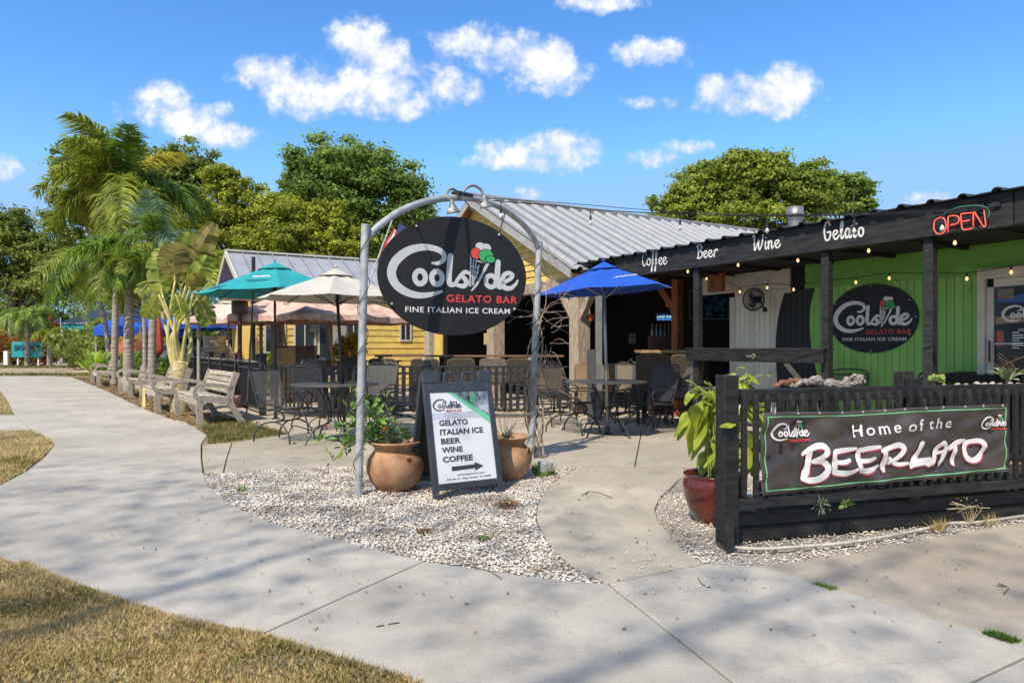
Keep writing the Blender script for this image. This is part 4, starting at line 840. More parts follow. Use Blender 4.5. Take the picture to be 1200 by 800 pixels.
def leafbunch(nm, parent, c, n, rad, size, mat, asp=.4, up=.3):
    V = []; Fc = []; q = random.Random(int(c[0]*97+c[2]*31+n))
    for k in range(n):
        d = Vector((q.gauss(0,1), q.gauss(0,1), q.gauss(0,1)+up)).normalized(); p = Vector(c) + d*rad*q.uniform(.2,1); s = size*q.uniform(.6,1.2); sd_ = d.cross(Vector((q.gauss(0,1), q.gauss(0,1), q.gauss(0,1)))).normalized(); nr_ = d.cross(sd_)
        b = len(V); V += [p, p+d*s*.35+sd_*s*asp*.5+nr_*s*.05, p+d*s*.72+sd_*s*asp*.42, p+d*s-nr_*s*.12, p+d*s*.72-sd_*s*asp*.42, p+d*s*.35-sd_*s*asp*.5+nr_*s*.05]
        Fc += [(b, b+1, b+2, b+3), (b, b+3, b+4, b+5)]
    return npmesh(nm, [tuple(v) for v in V], Fc, mat, parent)
a = AP.hit(630, 370); leafbunch('leaf', vine, AP.w(a[0],0,a[1])-pR, 14, .05, .04, gleaf); a = AP.hit(630, 396); leafbunch('leaf', vine, AP.w(a[0],0,a[1])-pR, 14, .05, .04, gleaf)
# flood light at the base of the right post
p = g(636, 556); fl = thing('ground_floodlight', 'small grey landscape floodlight among weeds at the right arch post', 'floodlight', (p.x, p.y, 0), R(-60))
MB().box(-.06,.06,-.025,.025,.02,.13).build('housing', galv, fl, bev=.006); MB().box(-.05,.05,-.032,-.026,.03,.12).build('lens', M('dull_lens', (.3,.33,.33), .2), fl); MB().tube([(0,0,-.03),(0,.0,.03)], .012, 6).build('stake', blackmetal, fl); MB().box(-.065,.065,.026,.06,.04,.11).build('fins', galv, fl)
for k in range(4): MB().box(-.06,.06,.062+k*.008,.065+k*.008,.035,.12).build('fin', galv, fl)
stuff(tag(grass('base_weeds', [(622,548),(640,545),(652,556),(632,560)], 500, .09, wm, .006, -.01), 'green weeds around the floodlight at the right arch post', 'weed'))
# ================================================================ SANDWICH BOARD
bl = g(508, 585); br = g(590, 575); BP = Plane(bl.x, bl.y, br.x-bl.x, br.y-bl.y); BW = (br-bl).length; BH = 1.12; lean = math.atan2(.27, 1.09)
sb = thing('sandwich_board', 'black sandwich board with white gelato menu poster standing on gravel', 'sandwich board', (BP.o.x, BP.o.y, -.01), BP.a)
navy = M('navy_black_plastic', (.035,.042,.052), .45, .12, 10, .15, 120, dirt=((.12,.12,.12), 14, .66, .4))
T1 = Matrix.Rotation(-lean, 4, 'X')
def fb(mbx, x0, x1, y0, y1, z0, z1): return mbx.box(x0, x1, y0, y1, z0, z1, T1)
e = .055
def xbuild(mb, *a, **k): return mb.build(*a, **k)
fr1 = MB(); fb(fr1, 0, e, -.02, .02, .05, BH-.11); fb(fr1, BW-e, BW, -.02, .02, .05, BH-.11); fb(fr1, e, BW-e, -.02, .02, .075, .075+e); fb(fr1, e, BW-e, -.02, .02, BH-.19, BH-.11)
fb(fr1, 0, .16, -.02, .02, BH-.108, BH); fb(fr1, BW-.13, BW, -.02, .02, BH-.108, BH); fr1.build('front_frame', navy, sb, bev=.004)
for x0 in (.005, BW-.085): fb(MB(), x0, x0+.08, -.022, .03, 0, .048).build('foot', navy, sb, bev=.004)
for x0 in (.2, .38): 
    m_ = MB(); m_.tube([T1 @ Vector(p) for p in ((x0,-.01,BH-.11),(x0+.02,-.01,BH-.02),(x0+.11,-.01,BH-.02),(x0+.13,-.01,BH-.11))], .013, 6); m_.build('handle', navy, sb)
y0 = -.011; x0, x1, z0, z1 = e+.004, BW-e-.004, .134, BH-.194
pm = M('menu_poster_white', (.66,.67,.70), .4, .03, 2)
fb(MB(), e+.001, BW-e-.001, -.010, .01, .131, BH-.191).build('poster', pm, sb)
top = (sb,)
def onT(o): o.data.transform(T1); return o
pw, ph = x1-x0, z1-z0
PX = lambda u: x0+pw*u
PZ = lambda v: z1-ph*v
ink = M('dark_ink', (.04,.04,.06), .5, .05); mint = M('mint_print', (.13,.5,.3), .4, .1)
onT(MB().add([(PX(.30),-.0115,PZ(0)),(PX(.36),-.0115,PZ(0)),(PX(1),-.0115,PZ(.30)),(PX(1),-.0115,PZ(.375))],[(0,1,2,3)]).build('mint_stripe', mint, sb))
photo = M('printed_shopfront_photo', (.05,.09,.11), .4, .8, 9, col2=(.3,.36,.4), stretch=(1.5,1,1))
onT(MB().add([(PX(.36),-.0115,PZ(0)),(PX(1),-.0115,PZ(0)),(PX(1),-.0115,PZ(.30))],[(0,1,2)]).build('photo_print', photo, sb))
onT(MB().add([(PX(.68),-.0125,PZ(.03)),(PX(.78),-.0125,PZ(.03)),(PX(.78),-.0125,PZ(.13)),(PX(.68),-.0125,PZ(.13))],[(0,1,2,3)]).build('photo_print', M('printed_green_wall', (.08,.3,.16), .4), sb))
onT(MB().add([(PX(.8),-.0125,PZ(.17)),(PX(.99),-.0125,PZ(.15)),(PX(.99),-.0125,PZ(.26)),(PX(.86),-.0125,PZ(.21))],[(0,1,2,3)]).build('photo_print', M('printed_pale_path', (.36,.38,.42), .4), sb))
onT(MB().add([(PX(0),-.0112,PZ(.228)),(PX(.8),-.0112,PZ(.228)),(PX(.9),-.0112,PZ(.3)),(PX(0),-.0112,PZ(.30))],[(0,1,2,3)]).build('grey_band', M('lavender_grey_print', (.48,.49,.57), .4), sb))
bf = set(bpy.data.objects); logo(sb, PX(.27), PZ(.15), pw*.56, -.0115, ink, redl, scoops=False, wf=.72)
for t, v, u0, u1 in (('GELATO', .372, .105, .60), ('ITALIAN ICE', .475, .105, .855), ('BEER', .575, .105, .44), ('WINE', .672, .105, .46), ('COFFEE', .775, .105, .62)):
    text_mesh(t, PX(u0), PX(u1), PZ(v), PZ(v-.062), -.0115, ink, sb, bold=.032, th=.001, name='menu_lettering')
text_mesh('coolsidegelatobar.com', PX(.32), PX(.80), PZ(.932), PZ(.915), -.0115, ink, sb, th=.001, name='web_lettering'); text_mesh('924 9th St \u2022 Palm Harbor, FL 34683', PX(.14), PX(.9), PZ(.975), PZ(.956), -.0115, ink, sb, th=.001, name='address_lettering')
MB().xprism([(PX(.24),PZ(.878)),(PX(.64),PZ(.868)),(PX(.64),PZ(.895)),(PX(.79),PZ(.85)),(PX(.64),PZ(.80)),(PX(.64),PZ(.826)),(PX(.24),PZ(.83))], -.0125, -.0113).build('arrow', ink, sb)
for o in set(bpy.data.objects)-bf: onT(o)
# rear panel leaning the other way, hinged near the top
bk = Matrix.Translation((0, .27*2.05, 0)) @ Matrix.Rotation(lean, 4, 'X')
r2 = MB(); 
for q in ((0,e,-.02,.02,.0,BH-.04),(BW-e,BW,-.02,.02,.0,BH-.04),(e,BW-e,-.02,.02,.075,.13),(e,BW-e,-.02,.02,BH-.19,BH-.11)): r2.box(*q, bk)
r2.build('rear_frame', navy, sb, bev=.004); MB().box(e+.001, BW-e-.001, -.008, .008, .131, BH-.191, bk).build('rear_panel', M('rear_panel_dark', (.02,.02,.022), .5), sb)
# ================================================================ POTS
terra = M('terracotta', (.33,.165,.08), .85, .2, 5, .35, 50, col2=(.47,.28,.15), dirt=((.45,.37,.28), 4, .56, .5), spec=.3); potsoil = soilm
def pot(nm, lab, p, r, h, prof, mat, seg=36):
    t = thing(nm, lab, 'plant pot', (p.x, p.y, -.012)); MB().lathe([(a*r, z*h) for a, z in prof], seg).build('bowl', mat, t, smooth=True); return t
TP = [(0,.0),(.5,.0),(.62,.03),(.86,.2),(.99,.42),(1,.55),(.92,.7),(.76,.8),(.70,.84),(.72,.88),(.80,.95),(.93,.99),(.95,1.02),(.90,1.03),(.70,.93),(.62,.86),(.66,.8)]
b1 = g(458, 578); P1 = Vector((b1.x, b1.y+.22, 0)); t1 = pot('terracotta_pot', 'round terracotta pot with a green flowering shrub left of the sandwich board', P1, .262, .44, TP, terra)
MB().lathe([(0,.36),(.16,.36)], 20).build('soil', potsoil, t1); 
mb = MB(); disc(mb, .13, .33, .028, .022, -.262, -.2, 12, .4); 
b2 = g(601, 564); P2 = Vector((b2.x-.06, b2.y+.2, 0)); t2 = pot('terracotta_pot', 'terracotta pot with bare twigs half hidden right of the sandwich board', P2, .25, .42, TP, terra)
MB().lathe([(0,.34),(.155,.34)], 20).build('soil', potsoil, t2)
for t_, an in ((t1, -50), (t2, -25)):          # the moulded side pocket of each pot
    rr0 = .235; c_ = (rr0*math.cos(R(an)), rr0*math.sin(R(an)), .30); m_ = MB().tube([(c_[0]+.03*math.cos(q)*math.sin(R(-an)), c_[1]+.03*math.cos(q)*math.cos(R(an)), c_[2]+.022*math.sin(q)) for q in [2*PI*i/12 for i in range(12)]], .008, 6, closed=True); m_.build('pocket_rim', terra, t_, smooth=True)
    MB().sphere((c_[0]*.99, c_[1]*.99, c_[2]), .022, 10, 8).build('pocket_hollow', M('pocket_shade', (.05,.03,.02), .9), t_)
# flowering shrub
shl = leafmat('shrub_leaf', (.035,.11,.012), (.25,.42,.07), .3, 7); stm = M('grey_green_stem', (.2,.2,.1), .8); rfl = M('red_petals', (.42,.03,.02), .5)
sh = thing('flowering_shrub', 'straggly green shrub with small red flowers growing in the left terracotta pot', 'shrub', (P1.x, P1.y, .34))
q = random.Random(3); mb = MB(); YB = P1.y
ends = [(402,524),(390,540),(440,492),(425,498),(455,488),(470,512),(415,455),(450,470),(437,478),(410,480),(432,510),(447,508),(462,500),(378,517),(424,470),(443,495),(405,500),(418,520)]
for (ex, ey) in ends:
    yo = YB + q.uniform(-.25, .1); e_ = at(ex, ey, yo) - Vector((P1.x, P1.y, .34)); m_ = Vector((e_.x*.55+q.uniform(-.03,.03), e_.y*.5, max(.12, e_.z*.5+.06))); pts = cr([(q.uniform(-.05,.05), q.uniform(-.05,.05), 0), tuple(m_), tuple(e_)], 6)
    mb.tube(pts, [.008-.0004*i for i in range(len(pts))], 4)
    for j in (6, 9, 12): leafbunch('leaves', sh, pts[min(j, len(pts)-1)], 9 if j == 12 else 5, .055, .075, shl, .45)
mb.build('stems', stm, sh)
for (ex, ey) in ((425,487),(449,502),(381,501),(427,492)): c_ = at(ex, ey, YB-.2)-Vector((P1.x, P1.y, .34)); leafbunch('flower', sh, c_, 9, .014, .022, rfl, .7)
bt = thing('bare_twig_plant', 'bare branching twigs growing from the right terracotta pot', 'plant', (P2.x, P2.y, .33)); mb = MB()
for k in range(13):
    p = Vector((q.uniform(-.06,.06), q.uniform(-.06,.06), 0)); d = Vector((q.uniform(-.4,.5), q.uniform(-.3,.3), 1)).normalized(); pts = [p.copy()]
    for i in range(8): d = (d+Vector((q.uniform(-.35,.45), q.uniform(-.3,.3), q.uniform(-.3,.25)))).normalized(); p = p+d*.05*q.uniform(.7,1.4); pts.append(p.copy())
    mb.tube(pts, [.004-.0003*i for i in range(9)], 4)
mb.build('stems', vm, bt); leafbunch('leaves', bt, (0,0,.04), 22, .07, .06, gleaf, .3, 1)
# red glazed pot and its big-leaved plant
rp_ = g(846, 616); P3 = Vector((rp_.x+.0, rp_.y+.2, 0)); redg = M('red_glaze', (.085,.011,.007), .15, .35, 3, col2=(.19,.032,.018), coat=.5)
t3 = pot('glazed_pot', 'glossy dark red glazed pot behind the end post of the black railing', P3, .235, .36, [(0,0),(.55,0),(.62,.04),(.82,.3),(.96,.55),(1,.74),(.97,.86),(.90,.92),(.94,.95),(.97,.985),(.93,1.0),(.86,.97),(.84,.9)], redg)
MB().lathe([(0,.32),(.2,.32)], 20).build('soil', potsoil, t3)
def bigleaf(nm, parent, base, tip, width, mat, droop=.25, n=6):
    base = Vector(base); tip = Vector(tip); d = tip-base; L_ = d.length; s = d.cross(Vector((0,0,1)));
    if s.length < 1e-3: s = Vector((1,0,0))
    s.normalize(); s = (s + Vector((0, 0, random.uniform(-.5,.5)))).normalized(); nrm = s.cross(d).normalized(); mb = MB()
    for i in range(n+1):
        t = i/n; w = width*.5*(math.sin(PI*min(1, t*.93+.05))**.75 if t < 1 else 0.02); c = base+d*t + Vector((0,0,droop*L_*(t-t*t)*1.6)); wav = .06*width*math.sin(t*11)
        mb.v += [tuple(c-s*w+nrm*(-.18*w+wav)), tuple(c-nrm*0), tuple(c+s*w+nrm*(-.18*w-wav))]
    for i in range(n): a = 3*i; mb.f += [(a, a+1, a+4, a+3), (a+1, a+2, a+5, a+4)]
    return mb.build(nm, mat, parent, smooth=True)
bigm = leafmat('lime_broad_leaf', (.13,.21,.018), (.58,.62,.08), .42, 9, .5)
bp_ = thing('broad_leaf_plant', 'lime green plant with large drooping leaves in the red glazed pot', 'plant', (P3.x, P3.y, .3)); mb = MB(); q = random.Random(9)
nodes = [(838,470),(850,450),(868,447),(858,520),(838,500),(872,470),(868,535),(880,500)]
LV = [(822,470,802,520),(832,458,810,470),(828,462,818,500),(840,462,830,505),(835,455,850,475),(810,480,792,520),(818,485,806,540),(826,490,812,532),(845,452,862,470),(866,445,880,440),(872,440,892,450),(860,437,848,452),(880,445,893,452),(870,450,866,470),(874,452,890,468),
      (835,510,858,535),(845,520,832,560),(850,525,822,550),(852,515,872,560),(838,520,818,565),(866,520,858,560),(842,500,862,500),(873,480,893,500),(878,470,870,500),(884,478,897,482),(880,520,890,555),(868,500,884,540),(858,490,842,520),(846,486,836,532),(842,540,862,570),(852,480,826,478),(860,530,846,566),(835,470,822,455),(888,520,885,560),(865,460,852,452),(875,540,870,566)]
for i, (a, b, c, d) in enumerate(LV):
    y1 = P3.y+q.uniform(-.16,.22); A = at(a, b, y1)-Vector((P3.x,P3.y,.3)); B = at(c, d, y1+q.uniform(-.14,.08))-Vector((P3.x,P3.y,.3)); B = A+(B-A)*.9; bigleaf('leaf', bp_, A, B, (B-A).length*.36+.03, bigm, .3)
    for _ in (0, 1):
        j1 = Vector((q.uniform(-.09,.09), q.uniform(-.12,.12), q.uniform(-.08,.08))); B3 = A+j1+(B-A)*q.uniform(.6,.85)+Vector((q.uniform(-.07,.07), q.uniform(-.07,.07), q.uniform(-.04,.04))); bigleaf('leaf', bp_, A+j1, B3, (B3-A-j1).length*.4+.025, bigm, .3); mb.tube([A, A+j1*.6+Vector((0,0,.01)), A+j1], .004, 4)
    st_p = cr([(q.uniform(-.05,.05), q.uniform(-.05,.05), 0), tuple(A*.5+Vector((0,0,.08))), tuple(A)], 5); mb.tube(st_p, .006, 4)
A = at(856, 497, 4.40)-Vector((P3.x,P3.y,.3)); B = at(868, 491, 4.40)-Vector((P3.x,P3.y,.3)); bigleaf('leaf', bp_, at(862,497,4.42)-Vector((P3.x,P3.y,.3)), at(843,500,4.40)-Vector((P3.x,P3.y,.3)), .06, bigm, .1)
A = at(862,497,4.42)-Vector((P3.x,P3.y,.3)); mb.tube([A, A+Vector((.05,.15,-.02)), A+Vector((.02,.5,-.1))], .004, 4)
mb.build('stems', M('lime_stem', (.25,.33,.08), .6), bp_, smooth=True)
# planter plants: weeds, driftwood, rocks and shells, bromeliad
gw_ = leafmat('grey_green_weed', (.12,.2,.1), (.3,.42,.25), .3, 9)
def onP(px, py, off): s, z = fz_(px, py, off); return DP.w(s, off, z)
def spray(nm, lab, p, n, rad, size, mat, asp, up, cat='plant'):
    t = thing(nm, lab, cat, (p.x, p.y, p.z)); leafbunch('leaves', t, (0,0,0), n, rad, size, mat, asp, up); MB().tube([(0,0,-.02),(0,0,.02)], .004, 4).build('stem', stm, t); return t
spray('fern_sprig', 'grey green fern sprig poking out under the banner', onP(962,592,-.06), 40, .045, .045, gw_, .18, .1)
spray('leafy_weed', 'small yellow green weed under the banner right of the fern', onP(991,590,-.06), 12, .03, .04, gleaf, .6, .5)
for px, py, n in ((1150,562,40),(1175,560,50),(1120,566,26),(1195,557,30)): pass
stuff(tag(leafbunch('planter_groundcover', None, (0,0,0), 10, .1, .03, gw_), 'low grey green groundcover in the planter under the banner right end', 'groundcover'))
gc = bpy.data.objects['planter_groundcover']; p = onP(1165,563,.12); gc.location = p; gc.scale = (1,1,1)
me_ = leafbunch('tmp', None, (0,0,0), 240, .0, .04, gw_, .5, .8); V = np.array([v.co[:] for v in me_.data.vertices]).reshape(240,6,3); o = rng.uniform(-1,1,(240,1,3))*np.array([.32,.05,.035]); ca, sa_ = math.cos(DP.a), math.sin(DP.a); o = np.stack([o[...,0]*ca-o[...,1]*sa_, o[...,0]*sa_+o[...,1]*ca, o[...,2]], -1); V += o
me_.data.vertices.foreach_set('co', V.ravel().astype(np.float32)); gc.data = me_.data; bpy.data.objects.remove(me_)
def drygrass(lab, px, py, n, h, mat):
    p = g(px, py); stuff(tag(grass('dry_grass_tuft', [(px-9,py-3),(px+9,py-3),(px+7,py+3),(px-7,py+3)], n, h, mat, .003, 0), lab, 'grass'))
drygrass('upright dry grass tuft beside the hose left of the flower weed', 1100, 620, 130, .10, gm); drygrass('smaller grass tuft between planter and hose at right', 1160, 614, 70, .08, gm)
q = random.Random(21)
def spray_seed():
    p = onP(1135,610,-.03); t = thing('seed_head_weed', 'pale dry seed head weed arching over the planter boards', 'weed', (p.x, p.y, 0)); mb = MB()
    for k in range(12): mb.tube(cr([(0,0,0),(q.uniform(-.08,.08),-.02,.12),(q.uniform(-.2,.14),-.06,.1+q.uniform(0,.09))], 4), .0022, 3)
    mb.build('stems', M('straw', (.5,.4,.22), .8), t); leafbunch('seed_heads', t, (-.04,-.04,.17), 30, .09, .014, M('straw', (.5,.4,.22)), .6, 0)
spray_seed()
# driftwood and rocks standing on the sill behind the railing
sill = MB().box(.42, LEN+.3, .45, .8, .93, .96)   # ledge carrying the driftwood and shells
sl_o = sill.build('planter_ledge', blackwood, fen)
def rock(nm, lab, px, py, off, sx_, sy_, sz_, mat, cat, sd_=0, rz=0, flat=.7):
    s, z = fz_(px, py, off); p = DP.w(s, off, .96); me = MB().sphere((0,0,0), 1, 10, 7); q = random.Random(sd_+int(px)); 
    me.v = [tuple(c*q.uniform(.5,1.25) for c in v) for v in me.v]; me.v = [(v[0]*sx_, v[1]*sy_, max(-.9, v[2])*sz_+sz_*.9) for v in me.v]; o = me.build(nm, mat, None, smooth=False); o.location = p; o.rotation_euler = (0,0,DP.a+rz); return tag(o, lab, cat)
drift = M('pale_driftwood', (.16,.12,.095), .85, .35, 14, .9, 40, stretch=(1,6,6), col2=(.46,.41,.36)); rust = M('rusty_driftwood', (.20,.09,.05), .8, .3, 8, .8, 25)
def driftlog(lab, pts, r, mat):
    mb = MB(); c = []; q = random.Random(len(lab))
    for px, py in pts: s, z = fz_(px, py, .6); c.append(Vector((s, .6+q.uniform(-.03,.03), max(z, .97))))
    cc = cr([tuple(v) for v in c], 6); n = len(cc); cc = [Vector(v)+Vector((0,q.uniform(-.008,.008),q.uniform(-.01,.01))) for v in cc]; mb.tube(cc, [max(.005, .72*r*math.sin(PI*(.12+.8*i/n))*q.uniform(.55,1.35)) for i in range(n)], 8); o = mb.build('driftwood', mat, None, smooth=False); o.location = (DP.o.x, DP.o.y, 0); o.rotation_euler = (0,0,DP.a); tag(o, lab, 'driftwood')
driftlog('rust brown driftwood piece at the left end behind the railing', [(908,452),(922,448),(940,449),(958,451)], .05, rust)
driftlog('long pale driftwood log lying behind the railing', [(925,453),(945,446),(965,448),(985,450),(1012,453)], .05, drift)
driftlog('forked pale driftwood branch pointing up right of the long log', [(970,453),(985,450),(996,445),(1003,438)], .04, drift)
driftlog('pale driftwood stub with a raised tip left of the second railing post', [(990,452),(1000,448),(1006,442),(1012,450)], .045, drift)
shellm = M('bleached_shell', (.36,.31,.25), .7, .2, 12, .6, 40, col2=(.66,.6,.52))
for i, (px, w_, h_) in enumerate(((1122,.03,.03),(1132,.028,.025),(1145,.035,.038),(1154,.028,.03),(1163,.03,.035),(1172,.025,.025),(1184,.03,.03),(1193,.026,.026))):
    rock('bleached_rock', ('lumpy bleached shell rock on the planter ledge, %s' % ['leftmost of the row','second from the left','third from the left, a tall one','fourth, just right of the tall one','fifth, in front of the door edge','sixth, a small one','seventh, near the right edge','rightmost in view'][i]), px, 450, .6, w_*1.1, w_*.8, h_*.6, shellm, 'rock')
agave = leafmat('yellow_green_succulent', (.2,.3,.06), (.5,.55,.2), .3, 6)
s, z = fz_(1096, 448, .6); p = DP.w(s, .6, .96); sc_ = thing('succulent', 'pale yellow green succulent clump right of the railing post', 'succulent', p); leafbunch('leaves', sc_, (0,0,.04), 40, .04, .05, agave, .9, .6); MB().lathe([(0,0),(.05,0),(.06,.05),(0,.05)], 10).build('root_ball', potsoil, sc_)
s, z = fz_(1181, 430, .7); p = DP.w(s, .7, .96)
brom = thing('spiky_plant', 'spiky variegated plant in front of the shop door at right', 'plant', p)
for k in range(14):
    a = 2*PI*k/14+.3; l = random.uniform(.12,.2); bigleaf('leaf', brom, (0,0,.02), (l*math.cos(a), l*math.sin(a), random.uniform(.03,.16)), .03, leafmat('variegated_leaf', (.1,.2,.05), (.55,.58,.3), .3, 9), .5)
mb = MB()
for k in range(8): mb.tube(cr([(0,0,0),(random.uniform(-.08,.08),0,.14),(random.uniform(-.2,.2),random.uniform(-.1,.1),.22+random.uniform(0,.08))], 4), .004, 4)
mb.build('stalks', M('brown_stalk', (.13,.08,.05), .8), brom)
# ================================================================ PATIO FURNITURE
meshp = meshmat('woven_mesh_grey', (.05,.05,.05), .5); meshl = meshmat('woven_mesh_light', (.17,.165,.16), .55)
def iron_chair(label, loc, rz, mm=meshp, group='wrought iron patio chairs'):
    t = thing('patio_chair', label, 'chair', loc, rz, group); r = .012; w = .26
    mb = MB().add([(-w,-.26,.50),(w,-.26,.50),(w,.22,.47),(-w,.22,.47)], [(0,1,2,3)]); mb.build('seat', mm, t)
    MB().tube([(-w,-.26,.5),(w,-.26,.5),(w,.22,.47),(-w,.22,.47)], r, 6, closed=True).build('seat_frame', darkiron, t)
    B = lambda x, h: (x, .22+.22*h, .47+.66*h)
    mb = MB().add([B(-w+.01,.06), B(w-.01,.06), B(w-.02+.03,.9), B(-w+.02-.03,.9)], [(0,1,2,3)]); mb.build('backrest', mm, t)
    fr = MB().tube([B(-w,0),B(-w-.02,.9)], r, 6).tube([B(w,0),B(w+.02,.9)], r, 6).tube([B(-w,.9),B(w,.9)], r*.8, 6).tube(cr([B(-w-.02,.9),B(-w*.6,.98),B(-.06,.95),B(0,1.05),B(.06,.95),B(w*.6,.98),B(w+.02,.9)],5), r, 6)
    for x in (-.16,-.06,.06,.16): fr.tube(cr([B(x-.04,.9),B(x-.03,.96),B(x+.03,.96),B(x+.03,.91)],4), r*.6, 4)
    fr.build('back_frame', darkiron, t)
    for s in (-1, 1):
        MB().tube(cr([B(s*w,.35),(s*(w+.02),.1,.72),(s*(w+.03),-.15,.72),(s*(w+.03),-.27,.68),(s*(w+.01),-.26,.60),(s*w,-.2,.5)],5), r, 6).build('arm', darkiron, t)
        MB().tube(cr([(s*(w-.02),-.36,0),(s*(w-.02),-.33,.14),(s*(w-.03),-.2,.27),(s*(w-.03),-.02,.31),(s*(w-.03),.2,.26),(s*(w-.02),.34,.12),(s*(w-.02),.36,0)],5), r*1.1, 6).build('leg', darkiron, t)
        MB().tube(cr([(s*.16,-.02,.31),(s*.16,-.16,.36),(s*.16,-.12,.44),(s*.16,.02,.48)],5), r*1.2, 6).build('spring', darkiron, t)
    MB().tube([(-.24,-.02,.31),(.24,-.02,.31)], r, 6).tube(cr([(-.24,-.33,.14),(0,-.2,.24),(.24,-.33,.14)],4), r*.7, 5).build('stretcher', darkiron, t); t.scale = (.94,.94,.92); return t
def iron_table(label, loc, r=.6, h=.80):
    t = thing('patio_table', label, 'table', loc, 0, 'round patio tables')
    MB().lathe([(0,h-.012),(r,h-.012),(r+.006,h-.02),(r,h-.03),(0,h-.03)], 40).build('table_top', M('mesh_table_top', (.06,.06,.06), .5, .3, 60), t)
    for k in range(4):
        a = PI/4+k*PI/2; c, s = math.cos(a), math.sin(a); MB().tube(cr([(r*.45*c,r*.45*s,h-.03),(.12*c,.12*s,h*.62),(.10*c,.10*s,h*.36),(.3*c,.3*s,.2),(.44*c,.44*s,0)],6), .012, 6).build('leg', darkiron, t)
    MB().tube([(.11*math.cos(2*PI*i/16),.11*math.sin(2*PI*i/16),h*.5) for i in range(16)], .008, 5, closed=True).build('ring', darkiron, t); return t
T1p = Vector((-2.40, 9.35, 0)); T2p = Vector((1.36, 10.05, 0))
iron_table('round dark metal patio table under the white umbrella', T1p, .58, .81); iron_table('round dark metal patio table under the blue umbrella', T2p, .60, .81)
def gxy(px, py): return g(px, py)
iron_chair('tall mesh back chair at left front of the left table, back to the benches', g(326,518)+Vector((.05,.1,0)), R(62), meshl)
iron_chair('mesh back chair behind the first one at the left table', g(352,505)+Vector((.18,.1,0)), R(38))
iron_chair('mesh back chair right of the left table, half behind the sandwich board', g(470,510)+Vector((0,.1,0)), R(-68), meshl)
iron_chair('patio chair turned to us at the far side of the left table', g(440,497), R(-8))
iron_chair('patio chair left of the table under the blue umbrella', g(672,508)+Vector((0,.1,0)), R(48))
iron_chair('patio chair behind the right arch post left of the blue umbrella', g(652,498)+Vector((0,0,0)), R(20))
iron_chair('patio chair with its back to the bar, right of the blue umbrella', g(762,508)+Vector((.02,.1,0)), R(-52))
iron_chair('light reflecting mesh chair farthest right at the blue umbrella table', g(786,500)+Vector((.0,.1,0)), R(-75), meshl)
iron_chair('patio chair behind the table under the blue umbrella', g(738,494), R(-12))
# ---- umbrellas
def umbrella(label, base, n, R0, zrim, ztop_, fab, polemat, off=(0,0), tilt=0, tiltaz=0, rot=0, valance=0, foot=(0,0), pr=.02, sagm=.05, ribs=True, text=None, group='patio umbrellas'):
    t = thing('patio_umbrella', label, 'umbrella', base, 0, group); cxy = Vector((off[0], off[1], zrim)); TM = Matrix.Translation(cxy) @ Matrix.Rotation(tiltaz, 4, 'Z') @ Matrix.Rotation(tilt, 4, 'Y') @ Matrix.Rotation(-tiltaz, 4, 'Z'); hh = ztop_-zrim
    def P(a, rr):     # a in sectors
        k = math.floor(a); f_ = a-k; A = 2*PI*k/n+rot; B_ = 2*PI*(k+1)/n+rot; x = (math.cos(A)*(1-f_)+math.cos(B_)*f_)*R0*rr; y = (math.sin(A)*(1-f_)+math.sin(B_)*f_)*R0*rr
        z = hh*(1-rr**1.1) - sagm*math.sin(PI*f_)*math.sin(PI*min(1, rr*.85)); e_ = .03*math.sin(PI*f_)*rr**4; return TM @ Vector((x*(1-e_), y*(1-e_), z))
    mb = MB(); q = 5; m = 6
    for i in range(n*q):
        a0, a1 = i/q, (i+1)/q
        for j in range(m): r0, r1 = .16+.84*j/m, .16+.84*(j+1)/m; mb.add([P(a0,r0),P(a0,r1),P(a1,r1),P(a1,r0)], [(0,1,2,3)])
        if valance: 
            A_, B2 = P(a0, 1), P(a1, 1); wv = lambda s_: valance*(1-.18*abs(math.sin(s_*PI*1.0)))
            mb.add([A_, A_-Vector((0,0,wv(a0*3))), B2-Vector((0,0,wv(a1*3))), B2], [(0,1,2,3)])
    cn = mb.build('canopy', fab, t); bm = bmesh.new(); bm.from_mesh(cn.data); bmesh.ops.remove_doubles(bm, verts=bm.verts, dist=1e-4); bm.to_mesh(cn.data); bm.free()
    mb = MB()
    for i in range(n): mb.add([P(i,.0)+Vector((0,0,.06)), P(i,.23)+Vector((0,0,.02)), P(i+1-1e-6,.23)+Vector((0,0,.02))], [(0,1,2)])
    mb.build('vent_cap', fab, t); topp = TM @ Vector((0,0,hh)); mb = MB(); mb.sphere(topp+Vector((0,0,.075)), .022, 8, 6); mb.build('finial', fab, t)
    if ribs:
        hubz = TM @ Vector((0,0,-.02-hh*.2))
        for i in range(n):
            MB().tube([topp-Vector((0,0,.03)), P(i,.5)-Vector((0,0,.022)), P(i,1)-Vector((0,0,.015))], .008, 4).build('rib', polemat, t); MB().tube([hubz, P(i,.5)-Vector((0,0,.025))], .006, 4).build('strut', polemat, t)
    ft = Vector((foot[0], foot[1], 0)); tp = topp; pole = MB().tube([ft, tp], pr, 10); pole.build('pole', polemat, t, smooth=True)
    MB().lathe([(0,0),(.07,0),(.07,.02),(.035,.03),(.035,.12),(0,.12)], 16, (ft.x, ft.y, 0)).build('base', darkiron, t)
    if text:
        for (txt, sec, r0, h_, w_, m_) in text:
            o = text_mesh(txt, -w_/2, w_/2, 0, h_, 0, m_, t, bold=.015, th=.0015); c_ = P(sec, r0); X = (P(sec+.25, r0)-P(sec-.25, r0)).normalized(); Zu = (P(sec, r0-.08)-P(sec, r0+.08)).normalized(); Nn = X.cross(Zu).normalized(); MM = Matrix((X, -Nn, Zu)).transposed().to_4x4(); MM.translation = c_+Nn*.014; o.data.transform(MM)
    return t
